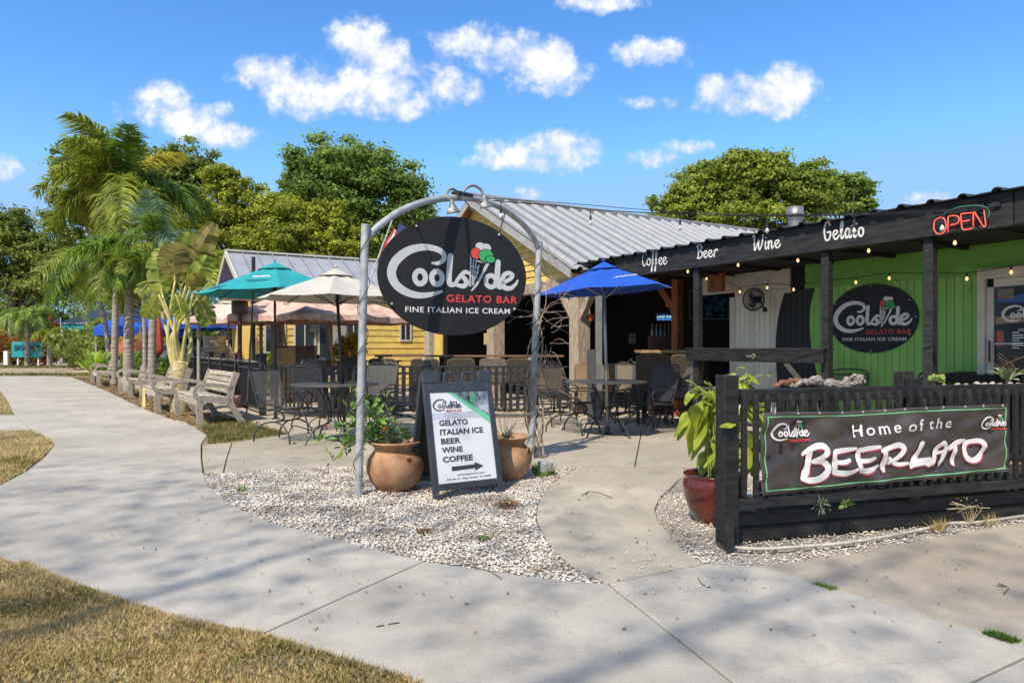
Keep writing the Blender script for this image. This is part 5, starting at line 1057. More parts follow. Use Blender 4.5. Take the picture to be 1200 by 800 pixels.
blueF = M('blue_canvas', (.004,.07,.42), .75, .12, 4, .1, 80); tealF = M('teal_canvas', (.01,.27,.29), .75, .12, 3, .1, 80); whiteF = M('white_canvas', (.46,.43,.37), .8, .08, 3, .1, 80)
pinkF = M('faded_pink_canvas', (.56,.34,.26), .8, .3, 7, .1, 80, col2=(.68,.46,.36), dirt=((.42,.1,.08), 13, .6, .6))
alu = M('aluminium_pole', (.42,.42,.40), .4, .1, 10, metal=.6); blackp = M('black_pole', (.03,.028,.027), .4); woodp = M('honey_wood_pole', (.42,.2,.07), .5, .2, 6, stretch=(8,8,1))
bb = g(712, 509)
umbrella('bright blue market umbrella over the right patio table', bb, 6, 1.03, 2.12, 2.50, blueF, alu, off=(-.03,.0), tilt=R(-4), tiltaz=0, rot=R(8), foot=(0,0), pr=.024, sagm=.025, text=[('LANDSHARK', 4.75, .62, .045, .34, cream)])
umbrella('white umbrella with a black leaning pole over the left patio table', g(405,519), 8, 1.03, 1.94, 2.30, whiteF, blackp, off=(-.13,0), rot=R(10), tilt=R(0), foot=(0,0), pr=.022, sagm=.03, text=[('\u2022 Z A \u2022', 4.7, .8, .05, .35, signblack)])
tb = Vector(((323-600)*12.4/F, 12.4, 0))
tag(MB().tube([at(289,484,12.9), at(297,340,12.9)], .016, 8).build('leaning_pole', M('dull_pole', (.07,.07,.065), .6)), 'thin grey pole leaning against the corner of the black railing', 'pole')
umbrella('teal umbrella beside the black fence, partly behind the white one', tb, 8, 1.32, 2.25, 2.76, tealF, blackp, off=(0,0), rot=R(22), tilt=R(-2), tiltaz=0, foot=(0,0), pr=.022, sagm=.03, text=[('PACIFICO CLARA', 4.4, .86, .12, .62, M('dark_teal_print', (.01,.1,.12), .6)), ('BEER', 5.5, .55, .09, .3, white), ('GARDEN', 5.5, .7, .09, .4, M('dark_teal_print', (.01,.1,.12), .6))])
def wp_(px, Y): return Vector(((px-600)*Y/F, Y, 0))
umbrella('faded pink umbrella nearest the yellow house door, wooden pole', wp_(388, 14.6), 6, 1.35, 1.95, 2.42, pinkF, woodp, off=(-.1,0), rot=R(20), valance=.13, foot=(.12,0), pr=.03, sagm=.07)
umbrella('faded pink umbrella left of the other two, wooden pole', wp_(341, 16.0), 6, 1.35, 1.98, 2.5, pinkF, woodp, off=(-.25,0), rot=R(-5), valance=.13, foot=(0,0), pr=.025, sagm=.07)
umbrella('pale pink umbrella hanging low beside the oval sign', wp_(425, 15.8), 6, 1.3, 1.95, 2.35, pinkF, woodp, off=(.0,0), rot=R(40), valance=.13, pr=.025, sagm=.07)
umbrella('washed out pink umbrella farthest left of the pink ones', wp_(268, 18), 6, 1.3, 2.0, 2.5, M('washed_pink_canvas', (.6,.47,.38), .8, .1, 5), woodp, off=(0,0), rot=R(10), valance=.12, pr=.025)
umbrella('blue umbrella behind the patio heaters near the parked car', wp_(268, 24), 8, 1.5, 2.15, 2.75, blueF, blackp, valance=.25, ribs=False)
umbrella('distant blue umbrella seen between the palm trunks', wp_(165, 33), 8, 2.0, 2.2, 3.1, blueF, blackp, valance=.45, ribs=False)
umbrella('distant blue umbrella just right of the traveller palm stalks', wp_(228, 30), 8, 1.6, 2.3, 2.9, blueF, blackp, valance=.3, ribs=False)
# ---- benches
def bench(label, pnear, pfar, group='wooden benches along the sidewalk'):
    d = (pnear-pfar); L_ = 1.95; mid = (pnear+pfar)/2; t = thing('park_bench', label, 'bench', (mid.x, mid.y, -.0), math.atan2(d.y, d.x), group); h = L_/2
    for k in range(4): MB().box(-h+.06, h-.06, .04+k*.13, .04+k*.13+.118, .435-.012*k, .468-.012*k).build('seat_slat', greywood, t, bev=.005)
    MB().box(-h+.08, h-.08, .045, .075, .30, .425).build('apron_board', greywood, t, bev=.005)
    for k in range(4):
        z0 = .50+k*.094; y_ = .51+(z0-.45)*.25; MB().box(-h+.03, h-.03, 0, .028, 0, .084, Matrix.Translation((0, y_, z0)) @ Matrix.Rotation(R(-14), 4, 'X')).build('back_slat', greywood, t, bev=.005)
    for s in (-1, 1):
        x = s*(h-.02); e_ = MB(); w_ = .045
        fr_ = lambda pts, wd: e_.tube(pts, wd, 4) 
        e2 = MB()
        def plank(pts, th):
            q = cr(pts, 5) if len(pts) > 2 else pts
            for a, b in zip(q, q[1:]): e2.bar((x, a[0], a[1]), (x, b[0]+(b[0]-a[0])*.05, b[1]+(b[1]-a[1])*.05), th, .075, (1, 0, 0)) if False else e2.add([(x-.035,*_o(a,b,th/2)), (x+.035,*_o(a,b,th/2)), (x+.035,*_o(a,b,-th/2)), (x-.035,*_o(a,b,-th/2)), (x-.035,*_o(b,a,-th/2)), (x+.035,*_o(b,a,-th/2)), (x+.035,*_o(b,a,th/2)), (x-.035,*_o(b,a,th/2))], [(0,1,2,3),(7,6,5,4),(0,4,5,1),(1,5,6,2),(2,6,7,3),(3,7,4,0)])
        def _o(a, b, o): dx, dz = b[0]-a[0], b[1]-a[1]; l = math.hypot(dx, dz); return (a[0]-dz/l*o, a[1]+dx/l*o)
        plank([(.08,0),(.05,.2),(.06,.4)], .10); plank([(.06,.40),(-.02,.52),(.0,.61),(.12,.66),(.3,.65),(.46,.62),(.58,.59)], .065); plank([(.06,.41),(.3,.40),(.55,.37)], .09); plank([(.74,0),(.64,.16),(.54,.36),(.56,.6),(.65,.86)], .10)
        e2.build('end_frame', greywood, t)
    return t
bd = Vector((-.585,.81,0)); 
B_ = [(g(230,498), 'weathered wooden bench nearest to us, in front of the black railing'), (g(181,484), 'second wooden bench from the front, at the foot of the traveller palm'), (g(150,467), 'third wooden bench, in front of the thick pale palm trunk'), (g(113,452.5), 'farthest wooden bench, beside the small bright green palm')]
for p, lab in B_: bench(lab, p, p+bd*1.95)
pb = g(168,462); q_ = thing('yellow_ribbon', 'pale yellow strip of tape lying across the second bench seat', 'ribbon', g(181,484)+bd*1.0+Vector((.12,.1,.47)), 0); MB().box(-.06,.05,-.2,.12,.0,.004, Matrix.Rotation(R(28),4,'Z')).build('strip', M('pale_yellow_cloth', (.65,.5,.2), .8), q_); MB().box(-.14,-.08,-.22,-.215,-.42,-.02).build('hanging_end', M('pale_yellow_cloth', (.65,.5,.2), .8), q_)
# ---- black railing fences
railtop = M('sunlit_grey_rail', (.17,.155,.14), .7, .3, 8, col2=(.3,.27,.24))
def railing(label, a, b, h=.95, posts=(0,1), pitch=.12, bw=.022, mat=blackmetal, topm=None, slat=False, group='black railings around the patio', zb=.1, capm=None):
    a = Vector(a[:2]); b = Vector(b[:2]); d = b-a; L_ = d.length; t = thing('railing', label, 'railing', (a.x, a.y, 0), math.atan2(d.y, d.x), group)
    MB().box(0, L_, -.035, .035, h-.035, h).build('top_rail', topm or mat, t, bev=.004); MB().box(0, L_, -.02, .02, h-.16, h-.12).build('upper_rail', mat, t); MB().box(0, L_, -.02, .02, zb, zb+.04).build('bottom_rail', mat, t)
    n = int(L_/pitch); m0 = MB().box(-bw/2, bw/2, -bw/2, bw/2, zb+.04, h-.035).build('baluster', mat, t, loc=(pitch/2, 0, 0))
    for k in range(1, n): c_ = m0.copy(); C.objects.link(c_); c_.location = (pitch*(k+.5), 0, 0)
    for f_ in posts: x = L_*f_; p = MB().box(x-.055, x+.055, -.055, .055, 0, h+.1).build('post', mat, t, bev=.004); MB().lathe([(.085,0),(.085,.02),(0,.07)], 4, (x, 0, h+.1)).build('post_cap', capm or mat, p)
    return t
u = Vector((-.54,.84)); A0 = Vector((-4.69,13.0))
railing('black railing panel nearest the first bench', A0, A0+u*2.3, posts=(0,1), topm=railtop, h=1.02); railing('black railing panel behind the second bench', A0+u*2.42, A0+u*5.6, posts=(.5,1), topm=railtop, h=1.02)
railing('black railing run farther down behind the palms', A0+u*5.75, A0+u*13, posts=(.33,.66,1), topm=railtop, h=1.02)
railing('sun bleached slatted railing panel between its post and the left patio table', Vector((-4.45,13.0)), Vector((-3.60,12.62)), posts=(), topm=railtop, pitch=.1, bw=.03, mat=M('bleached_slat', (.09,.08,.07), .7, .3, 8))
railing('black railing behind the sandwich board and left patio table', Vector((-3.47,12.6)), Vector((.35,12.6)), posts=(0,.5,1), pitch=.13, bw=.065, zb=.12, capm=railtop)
railing('dark inner railing behind the patio heaters', Vector((-8.3,19.8)), Vector((-5.2,17.0)), posts=(0,.5,1), pitch=.16, bw=.05); railing('dark inner railing at the yellow house porch', Vector((-4.9,17.4)), Vector((-2.8,17.6)), posts=(0,), pitch=.16, bw=.05)
# bar-height counter and wicker chairs behind the railing
wick = M('brown_wicker', (.035,.025,.016), .7, .5, 30, .8, 60, stretch=(1,1,3), col2=(.11,.08,.05)); wick2 = M('grey_tan_wicker', (.13,.105,.075), .75, .4, 30, .8, 60, col2=(.24,.2,.15)); beigev = M('beige_vinyl', (.33,.23,.13), .6, .1)
ct = thing('patio_counter', 'long brown plank counter behind the black railing', 'counter', (-2.9,14.6,0)); MB().box(0,4.0,0,.4,1.08,1.12).build('counter_top', M('brown_counter', (.16,.09,.05), .6, .3, 5, stretch=(1,8,8)), ct)
for x in (.1,1.4,2.7,3.9): MB().box(x-.05,x+.05,.1,.2,0,1.078).build('leg', dark, ct)
def wchair(label, p, rz, mat, sh=.60, bh=1.05, group='wicker bar chairs on the patio', w=.24):
    t = thing('wicker_chair', label, 'chair', p, rz, group); MB().box(-w,w,-.24,.22,sh-.06,sh).build('seat', mat, t, bev=.015)
    m = Matrix.Translation((0,.22,sh)) @ Matrix.Rotation(R(-9),4,'X'); mb = MB(); q_ = cr([(-w-.01,.0),(-w-.02,(bh-sh)*.8),(-w*.9,bh-sh),(0,bh-sh+.01),(w*.9,bh-sh),(w+.02,(bh-sh)*.8),(w+.01,0)], 4); mb.xprism(q_, -.02, .02); mb.v = [tuple(m @ Vector(v)) for v in mb.v]; mb.build('backrest', mat, t)
    MB().tube([m @ Vector((a, 0, b)) for a, b in q_], .017, 6).build('back_trim', M('trim_tan_wicker', (.12,.09,.06), .8, .3, 60), t)
    for x in (-w+.02, w-.02):
        for y in (-.22, .2): MB().box(x-.017,x+.017,y-.017,y+.017,0,sh-.06).build('leg', blackmetal, t)
    MB().tube([(-w+.02,-.22,.22),(w-.02,-.22,.22)], .01, 5).build('foot_rail', blackmetal, t); return t
for px, lab, m_ in ((450,'wicker bar chair left of the sandwich board top',wick),(498,'wicker bar chair behind the left corner of the sandwich board',wick),(541,'wicker bar chair directly above the sandwich board',wick),(579,'lighter tan wicker chair right above the sandwich board edge',wick2),(610,'dark wicker bar chair just left of the right arch post',wick)): wchair(lab, wp_(px, 13.75)+Vector((0,.1,0)), R(random.uniform(-8,8))+PI, m_)
wchair('grey wicker chair left of the slatted post near the wooden cabinet', wp_(366, 14.2), PI+.3, wick2); wchair('brown wicker chair by the pink umbrella pole', wp_(418, 15.3), PI-.2, wick)
wchair('beige upholstered chair left of the blue umbrella pole', wp_(689, 13.0), PI, beigev, .5, .97, 'beige chairs under the porch'); wchair('beige upholstered chair right of the blue umbrella pole', wp_(722, 13.2), PI, beigev, .5, .97, 'beige chairs under the porch')
wchair('low beige chair seat behind the right arch post', wp_(640, 13.4), PI+.2, beigev, .5, .9, 'beige chairs under the porch')
wchair('big dark wicker chair with pale arm beside the reddish porch post', wp_(764, 11.6), PI-.12, wick, .62, 1.16, w=.25); wchair('dark wicker chair between the reddish post and the black post', wp_(800, 11.8), PI, wick, .62, 1.15)
wb_ = thing('bar_table', 'high wooden bar table edge beside the big wicker chair', 'table', wp_(790, 12.3)); MB().box(-.62,.75,-.2,.5,1.19,1.24).build('table_top', M('brass_brown_edge', (.38,.25,.12), .5, .3, 6), wb_)
for x in (-.5,.6): MB().box(x-.04,x+.04,.1,.18,0,1.188).build('leg', blackwood, wb_)
def stool(label, p, rz=0, mat=M('dull_steel', (.1,.1,.1), .4, metal=.4), h=.72):
    t = thing('metal_stool', label, 'stool', p, rz, 'metal stools under the rail'); MB().box(-.17,.17,-.17,.17,h-.03,h).build('seat', mat, t, bev=.01)
    for x in (-1,1):
        for y in (-1,1): MB().bar((x*.14,y*.14,h-.03),(x*.2,y*.2,0),.03,.012).build('leg', mat, t)
    MB().box(-.18,.18,-.19,-.175,.25,.28).build('foot_rail', mat, t); return t
def fw(px, Y): return wp_(px, Y)
stool('grey metal stool under the left end of the rail beam', fw(833, 9.9)); stool('dark metal stool under the middle of the rail beam', fw(862, 9.6)); stool('metal stool right of the green grey brace', fw(915, 8.9)); stool('metal stool under the right end of the rail beam', fw(938, 8.8))
def mchair(label, p, rz):
    t = thing('mesh_chair', label, 'chair', p, rz, 'black mesh chairs by the green wall'); r = .011; MB().box(-.25,.25,-.24,.22,.44,.455).build('seat', meshp, t); MB().add([(-.25,.22,.5),(.25,.22,.5),(.25,.3,.92),(-.25,.3,.92)],[(0,1,2,3)]).build('backrest', meshp, t)
    f_ = MB().tube(cr([(-.25,.22,.44),(-.25,.27,.75),(-.24,.31,.95),(0,.33,.99),(.24,.31,.95),(.25,.27,.75),(.25,.22,.44)],5), r, 6)
    f_.tube([(-.25,.3,.92),(.25,.3,.92)], r*.7, 5); f_.tube([(-.25,.27,.72),(.25,.27,.72)], r*.7, 5); f_.build('back_frame', blackmetal, t)
    for s in (-1,1):
        MB().tube(cr([(s*.26,.26,.68),(s*.29,0,.69),(s*.28,-.22,.65),(s*.25,-.24,.45)],5), r, 6).build('arm', blackmetal, t)
        for y in (-.22,.22): MB().tube([(s*.25,y,.44),(s*.26,y*1.1,0)], r, 6).build('leg', blackmetal, t)
    return t
mchair('black mesh chair under the left side of the wall sign', FP.w(sF(983,430,1.05)[0], 1.05), FP.a+R(8)); mchair('black mesh chair turned sideways between wall sign and right porch post', FP.w(sF(1050,430,1.0)[0], 1.0), FP.a-R(75)); mchair('dark chair at the green wall left of the shop door', FP.w(sF(1118,430,1.15)[0], 1.15), FP.a)
bx = thing('dark_bench', 'low dark bench top against the green wall left of the shop door', 'bench', FP.w(sF(1092,440,1.2)[0], 1.2), FP.a); MB().box(0,.7,0,.25,.88,.97).build('seat_back', dark, bx); MB().box(0.02,.06,0.05,.2,0,.879).build('leg', dark, bx); MB().box(.64,.68,0.05,.2,0,.879).build('leg', dark, bx)
# ---- patio heaters
def heater(label, px, Y, h, pm_, hm_, dome=True):
    t = thing('patio_heater', label, 'patio heater', wp_(px, Y), 0, 'patio heaters'); MB().lathe([(0,0),(.2,0),(.2,.25),(.17,.28),(0,.28)], 18).build('tank_cover', pm_, t, smooth=True); MB().lathe([(.045,.28),(.045,h-.3)], 14).build('post', pm_, t, smooth=True)
    MB().lathe([(.06,h-.3),(.16,h-.26),(.17,h-.22),(.17,h-.03),(.15,h),(0,h)], 20).build('burner', hm_, t, smooth=True)
    if dome: MB().lathe([(0,h+.10),(.2,h+.08),(.42,h+.02),(.42,h+.01),(.2,h+.06),(0,h+.08)], 24).build('reflector', M('dull_reflector', (.25,.22,.18), .35, metal=.7), t, smooth=True)
hb = M('dark_brown_head', (.06,.03,.02), .5); heater('grey post patio heater beside the traveller palm leaves', 233, 17.5, 2.3, M('heater_grey', (.3,.28,.25), .5), hb); heater('dark red post patio heater under the teal umbrella', 281, 14.8, 2.28, M('oxblood_post', (.07,.025,.02), .4), hb); heater('dark patio heater under the left pink umbrella', 306, 18.5, 2.15, M('heater_brown', (.2,.13,.08), .5), hb, False)
# wooden cabinet by the yellow house
cb_ = thing('wooden_cabinet', 'narrow brown wooden cabinet in front of the yellow house', 'cabinet', wp_(348, 16.2), R(10)); MB().box(-.42,.0,-.2,.3,0,1.28).build('cabinet_side', M('honey_timber', (.42,.26,.11), .6, .3, 6), cb_, bev=.01); MB().box(.003,.42,-.2,.3,0,1.28).build('cabinet_door', M('walnut_timber', (.1,.055,.03), .6, .3, 6), cb_, bev=.01); MB().box(-.45,.45,-.23,.33,1.282,1.32).build('cabinet_top', M('walnut_timber', (.1,.055,.03)), cb_)
# ================================================================ YELLOW GABLE BUILDING WITH PORCH
yel = M('yellow_siding', (.66,.45,.10), .6, .08, 4, .1, 60, piece=.07, col2=(.76,.54,.14), dirt=((.45,.33,.13), 5, .6, .35)); trimw = M('pale_trim', (.55,.52,.46), .6, .08)
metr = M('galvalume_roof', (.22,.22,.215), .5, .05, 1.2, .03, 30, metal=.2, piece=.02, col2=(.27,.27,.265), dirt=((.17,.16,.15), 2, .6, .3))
riblit = M('sunlit_rib_metal', (.38,.38,.38), .45, .06, 2.5, metal=.2)  # brighter metal paints the sunlit stripes onto the rib faces
GP = Plane(1.2, 13.5, .5085, -.861)          # s positive to the right/near; gable from s=0 to s=-8
gb_ = thing('gable_building', 'open porch building with yellow gable and ribbed metal roof behind the signs', 'building', (GP.o.x, GP.o.y, 0), GP.a)
AZ, EZ, HWD = 4.94, 2.92, 4.0; dep = 10.0
for sg in (1, -1):
    sl0 = Vector((sg*HWD, 0, -(AZ-EZ))); ext = 1.07
    if sg == 1: ribsheet(gb_, metr, 0, 26, .40, .14, .06, (-HWD+HWD*ext, -.25, AZ-(AZ-EZ)*ext), (0,1,0), (-HWD, 0, AZ-EZ), math.hypot(HWD, AZ-EZ)*ext, ribm=riblit)
    else: ribsheet(gb_, metr, 0, 26, .40, .13, .05, (-HWD-HWD*ext, -.25, AZ-(AZ-EZ)*ext), (0,1,0), (HWD, 0, AZ-EZ), math.hypot(HWD, AZ-EZ)*ext, ribm=riblit)
MB().tube([(-HWD, -.27, AZ+.02), (-HWD, 10.2, AZ+.02)], .09, 6).build('ridge_cap', metr, gb_)
def rake(sg, y0, th, dz, mat, nm='rake_board', w=.16):
    a = (-HWD, AZ-dz); b = (-HWD+sg*HWD*1.06, AZ-(AZ-EZ)*1.06-dz); MB().xprism([a, b, (b[0], b[1]-w), (a[0], a[1]-w*1.1)], y0, y0+th).build(nm, mat, gb_)
for sg in (1, -1): rake(sg, -.26, .03, .03, M('grey_rake_metal', (.33,.33,.32), .5, .1)); rake(sg, -.22, .2, .1, M('soffit_brown', (.2,.09,.04), .7), 'soffit_board', .06)
# triangle siding boards
z = 2.66; k = 0
while z < AZ-.2:
    hw = (AZ-.14-z)/(AZ-EZ)*HWD; hw2 = (AZ-.14-z-.135)/(AZ-EZ)*HWD
    if hw2 <= 0: break
    MB().add([(-HWD-hw, .01, z), (-HWD+hw, .01, z), (-HWD+hw2, .035, z+.135), (-HWD-hw2, .035, z+.135), (-HWD-hw, .04, z), (-HWD+hw, .04, z)], [(0,1,2,3),(4,5,1,0)]).build('siding_board', yel, gb_); z += .137
MB().box(-8.1, .1, -.02, .14, 2.42, 2.655).build('beam', tanwood, gb_, bev=.01)
MB().box(-8.0, 0, .2, .24, 2.3, 4.2).build('inner_wall', dark, gb_) if False else None
def gpost(px, mat=tanwood, w=.12, h=2.42):
    s = GP.hit(px, 400)[0]; MB().box(s-w, s+w, .0, 2*w, 0, h-.002).build('post', mat, gb_, bev=.01); return s
s = gpost(672, tanwood, .15); 
for sg in (-1, 1): MB().bar((s+sg*.55, .1, 2.41), (s+sg*.1, .1, 1.85), .12, .12, (0,1,0)).build('brace', tanwood, gb_)
s = gpost(574, tanwood, .16); gpost(500, M('grey_trim_post', (.38,.34,.28), .7), .16)
MB().box(s-.24, s-.16, -.03, .1, 1.35, 1.62).build('sconce', M('amber_sconce', (.5,.36,.18), .5), gb_)
nb = GP.hit(680, 372); MB().box(nb[0]+.02, nb[0]+.07, .2, .28, nb[1]-.06, nb[1]+.06).build('orange_box', M('orange_plastic', (.7,.1,.02), .5), gb_)
sy0 = GP.hit(508, 400)[0]; sy1 = GP.hit(517, 400)[0]; MB().box(sy0, sy1, .02, .06, 0, 2.42).build('yellow_corner_board', yel, gb_)
# porch room
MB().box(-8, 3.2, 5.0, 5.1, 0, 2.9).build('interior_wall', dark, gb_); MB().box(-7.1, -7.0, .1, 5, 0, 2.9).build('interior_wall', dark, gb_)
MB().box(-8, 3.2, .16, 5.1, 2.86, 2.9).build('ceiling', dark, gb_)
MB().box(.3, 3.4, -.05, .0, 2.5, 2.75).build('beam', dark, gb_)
r1 = at(790, 400, 12.9); rp2 = thing('timber_post', 'reddish brown timber porch post with diagonal brace', 'post', (r1.x, r1.y, 0), GP.a); MB().box(-.08,.08,0,.16,0,2.75).build('shaft', redwood, rp2, bev=.008); MB().bar((-.62,.08,2.65),(-.0,.075,1.95),.13,.13,(0,1,0)).build('brace', redwood, rp2)
g2 = at(702, 400, 12.2); gp2 = tag(MB().box(g2.x-.055, g2.x+.055, g2.y, g2.y+.11, 0, 2.6).build('metal_column', M('grey_column', (.16,.16,.155), .6, .2, 4)), 'slim grey column standing just behind the blue umbrella pole', 'column')
tag(MB().box(g2.x-.2, g2.x-.06, g2.y+.0, g2.y+.11, 0, 1.25).build('short_column', M('dark_grey_column', (.07,.07,.07), .6)), 'short dark grey post beside the slim grey column', 'post')
# neon beer sign, TV, cards on the dark back wall
ns = at(781, 371, 13.6); t = thing('neon_beer_sign', 'small lit blue and white neon sign beside the reddish post', 'neon sign', (ns.x, ns.y, ns.z), R(-8)); MB().box(-.2,.2,0,.03,-.075,.075).build('backing', M('dark_blue_backing', (.01,.05,.12), .4), t); text_mesh('LAND SHARK', -.18, .18, -.03, .03, -.001, emat('neon_white_blue', (.35,.6,.8), .6), t, bold=.02); MB().tube([(-.18,-.01,-.058),(.18,-.01,-.058)], .008, 5).build('tube', emat('neon_blue', (.05,.3,.8), .7), t)
MB().tube(cr([(.0,-.01,.2),(.08,-.01,.32),(.16,-.01,.36),(.24,-.01,.28),(.2,-.01,.2),(.12,-.01,.26)],4), .012, 5).build('tube_figure', emat('neon_dim_red', (.4,.09,.05), .5), t); MB().tube([(.2,-.01,.14),(.28,-.01,.3)], .008, 5).build('tube', emat('neon_white_blue', (.55,.8,1), 1.1), t)
tv = at(834, 357, 12.6); t = thing('television', 'dim television with a blue picture in the dark bar opening', 'television', (tv.x, tv.y, tv.z), R(-20)); MB().box(-.40,.30,0,.06,-.27,.27).build('housing', blackmetal, t)
def screenmat():
    m = bpy.data.materials.new('tv_picture'); m.use_nodes = True; nt = m.node_tree; n = nt.nodes; l = nt.links; b = n['Principled BSDF']; tc_ = n.new('ShaderNodeTexCoord'); no = n.new('ShaderNodeTexNoise'); no.inputs['Scale'].default_value = 9; no.inputs['Detail'].default_value = 4; l.new(tc_.outputs['Object'], no.inputs[0]); r = n.new('ShaderNodeValToRGB'); l.new(no.outputs[0], r.inputs[0]); e = r.color_ramp.elements; e[0].position = .45; e[0].color = (.003,.008,.015,1); e[1].position = .75; e[1].color = (.05,.22,.4,1); l.new(r.outputs[0], b.inputs['Emission Color']); b.inputs['Emission Strength'].default_value = .035; b.inputs['Base Color'].default_value = (.004,.004,.005,1); b.inputs['Roughness'].default_value = 1; b.inputs['Specular IOR Level'].default_value = 0; return m
MB().box(-.38,.28,-.004,-.001,-.25,.25).build('screen', screenmat(), t)
sp = at(741, 397, 14.5); t = thing('wall_notice', 'small pale notice on the dark porch wall', 'notice', (sp.x, sp.y, sp.z)); MB().box(-.07,.07,0,.01,-.1,.1).build('card', M('dim_card', (.2,.2,.18), .6), t)
for k in range(3): MB().box(-.05,.05,-.003,-.0005,-.07+.05*k,-.05+.05*k).build('print_line', dark, t)
bs_ = at(778, 402, 13.3); t = thing('bar_cabinet', 'reddish shelving with bottles at the back of the bar', 'shelf', (bs_.x, bs_.y, 0)); MB().box(-.25,.25,0,.3,0,1.5).build('carcass', M('dark_red_timber', (.07,.025,.015), .6, .5, 20), t)
for k in range(6): MB().lathe([(0,0),(.03,0),(.03,.14),(.012,.18),(.012,.24),(0,.24)], 8, (-.2+.08*k,.1,1.5)).build('bottle', glassmat('bottle_glass_%d' % (k % 2), ((.12,.05,.02),(.03,.08,.04))[k % 2]), t)
# ================================================================ SMALL YELLOW HOUSE
SR = Vector((-8.46, 21.75)); vv = Vector((.861,.5085)); uu = Vector((-.5085,.861)); SP = Plane(SR.x - uu.x*2.2, SR.y - uu.y*2.2, .861, .5085)   # long wall facing us
hse = thing('yellow_house', 'small yellow clapboard house with metal roof behind the pink umbrellas', 'house', (SP.o.x, SP.o.y, 0), SP.a)
EZ2, AZ2 = 3.15, 4.25; z = 0.1
while z < EZ2-.05: MB().add([(-.0,-.012,z),(5.75,-.012,z),(5.75,.008,z+.19),(0,.008,z+.19),(0,.02,z),(5.75,.02,z)],[(0,1,2,3),(4,5,1,0)]).build('siding_board', yel, hse); z += .192
MB().box(0, 5.75, .02, 4.4, 0, EZ2).build('wall_body', yel, hse); MB().xprism([(-.0,0),(0,0.01),(5,0)], 0, .01) 
seam = M('standing_seam_roof', (.36,.37,.39), .45, .1, 2, metal=.3, piece=.05)
for k in range(16):
    x = -.5+k*.45
    for sg in (0, 1):
        ye, yr = (-.35, 2.2) if sg == 0 else (4.75, 2.2); ze = EZ2-.12; mb = MB().add([(x+.012,ye,ze),(x+.44,ye,ze),(x+.44,yr,AZ2),(x+.012,yr,AZ2)], [(0,1,2,3)]); mb.add([(x,ye,ze),(x,yr,AZ2),(x,yr,AZ2+.05),(x,ye,ze+.05),(x+.02,ye,ze),(x+.02,yr,AZ2),(x+.02,yr,AZ2+.05),(x+.02,ye,ze+.05)], [(0,1,2,3),(7,6,5,4),(3,2,6,7),(0,3,7,4)]); mb.build('roof_panel', seam, hse)
MB().box(-.52, 6.72, 2.1, 2.3, AZ2+.02, AZ2+.07).build('ridge_cap', trimw, hse)
for sg in (0, 1):
    ye, yr = (-.37, 2.2) if sg == 0 else (4.77, 2.2); MB().add([(-.54,ye,EZ2-.28),(-.54,yr,AZ2-.16),(-.54,yr,AZ2+.04),(-.54,ye,EZ2-.10),(-.50,ye,EZ2-.28),(-.50,yr,AZ2-.16),(-.50,yr,AZ2+.04),(-.50,ye,EZ2-.10)], [(0,1,2,3),(7,6,5,4),(0,4,5,1),(3,2,6,7),(0,3,7,4)]).build('rake_board', trimw, hse)
MB().add([(-.02,-.0,EZ2-.15),(-.02,4.4,EZ2-.15),(-.02,2.2,AZ2-.05)], [(0,1,2)]).build('gable_end', M('gable_brown', (.22,.09,.04), .7), hse)
wg = glassmat('dark_window_glass', (.03,.04,.045))
def hwin(px, py0, py1, w, nm='window', dr=False):
    s, z1 = SP.hit(px, py0); _, z0 = SP.hit(px, py1); z0 = max(z0, .1); f_ = MB(); e_ = .05; x0, x1 = s-w/2, s+w/2
    f_.box(x0-e_,x0,-.04,-.013,z0-e_,z1+e_); f_.box(x1,x1+e_,-.04,-.013,z0-e_,z1+e_); f_.box(x0+.001,x1-.001,-.04,-.013,z1+.001,z1+e_); f_.box(x0+.001,x1-.001,-.04,-.013,z0-e_,z0-.001)
    if not dr: f_.box(s-.015,s+.015,-.036,-.014,z0+.001,z1-.001)
    o = f_.build(nm, trimw, hse); MB().box(x0+.001,x1-.001,-.026,-.0125,z0,z1).build('glass_pane', wg, o)
hwin(475, 374, 398, .3); hwin(322, 372, 412, .5); hwin(357, 372, 418, .55); hwin(384, 372, 440, .5, 'door', True); hwin(414, 372, 410, .5)
s, z = SP.hit(368, 384); MB().box(s-.12,s+.12,-.16,-.03,z-.15,z+.15).build('meter_box', M('dark_meter', (.05,.05,.05), .5), hse)
s = SP.hit(502, 390)[0]; MB().box(s-.14,s+.1,-.1,-.02,0,EZ2-.2).build('corner_trim', M('tan_trim', (.45,.36,.27), .7), hse)
pcol = thing('porch_column', 'weathered grey timber column left of the wooden cabinet', 'column', wp_(324, 16.5)); MB().box(-.1,.1,-.1,.1,0,2.6).build('shaft', M('grey_weathered_column', (.22,.2,.17), .8, .2, 5), pcol)
pcol = thing('porch_column', 'weathered grey timber column behind the leaning black pole', 'column', wp_(399, 18.4)); MB().box(-.18,.18,-.1,.1,0,2.6).build('shaft', M('grey_weathered_column', (.22,.2,.17), .8, .2, 5), pcol)
hl = tag(MB().tube([at(297,350,17.5), at(297,301,17.5)], .05, 8).build('stove_pipe', blackmetal), 'dark pipe rising behind the teal umbrella against the metal roof', 'pipe')
rz_ = wp_(297, 17.5); tag(MB().tube([(rz_.x, rz_.y, 0), (rz_.x, rz_.y, 2.5)], .05, 8).build('pipe_post', blackmetal), 'thin dark post carrying the pipe behind the teal umbrella', 'post')
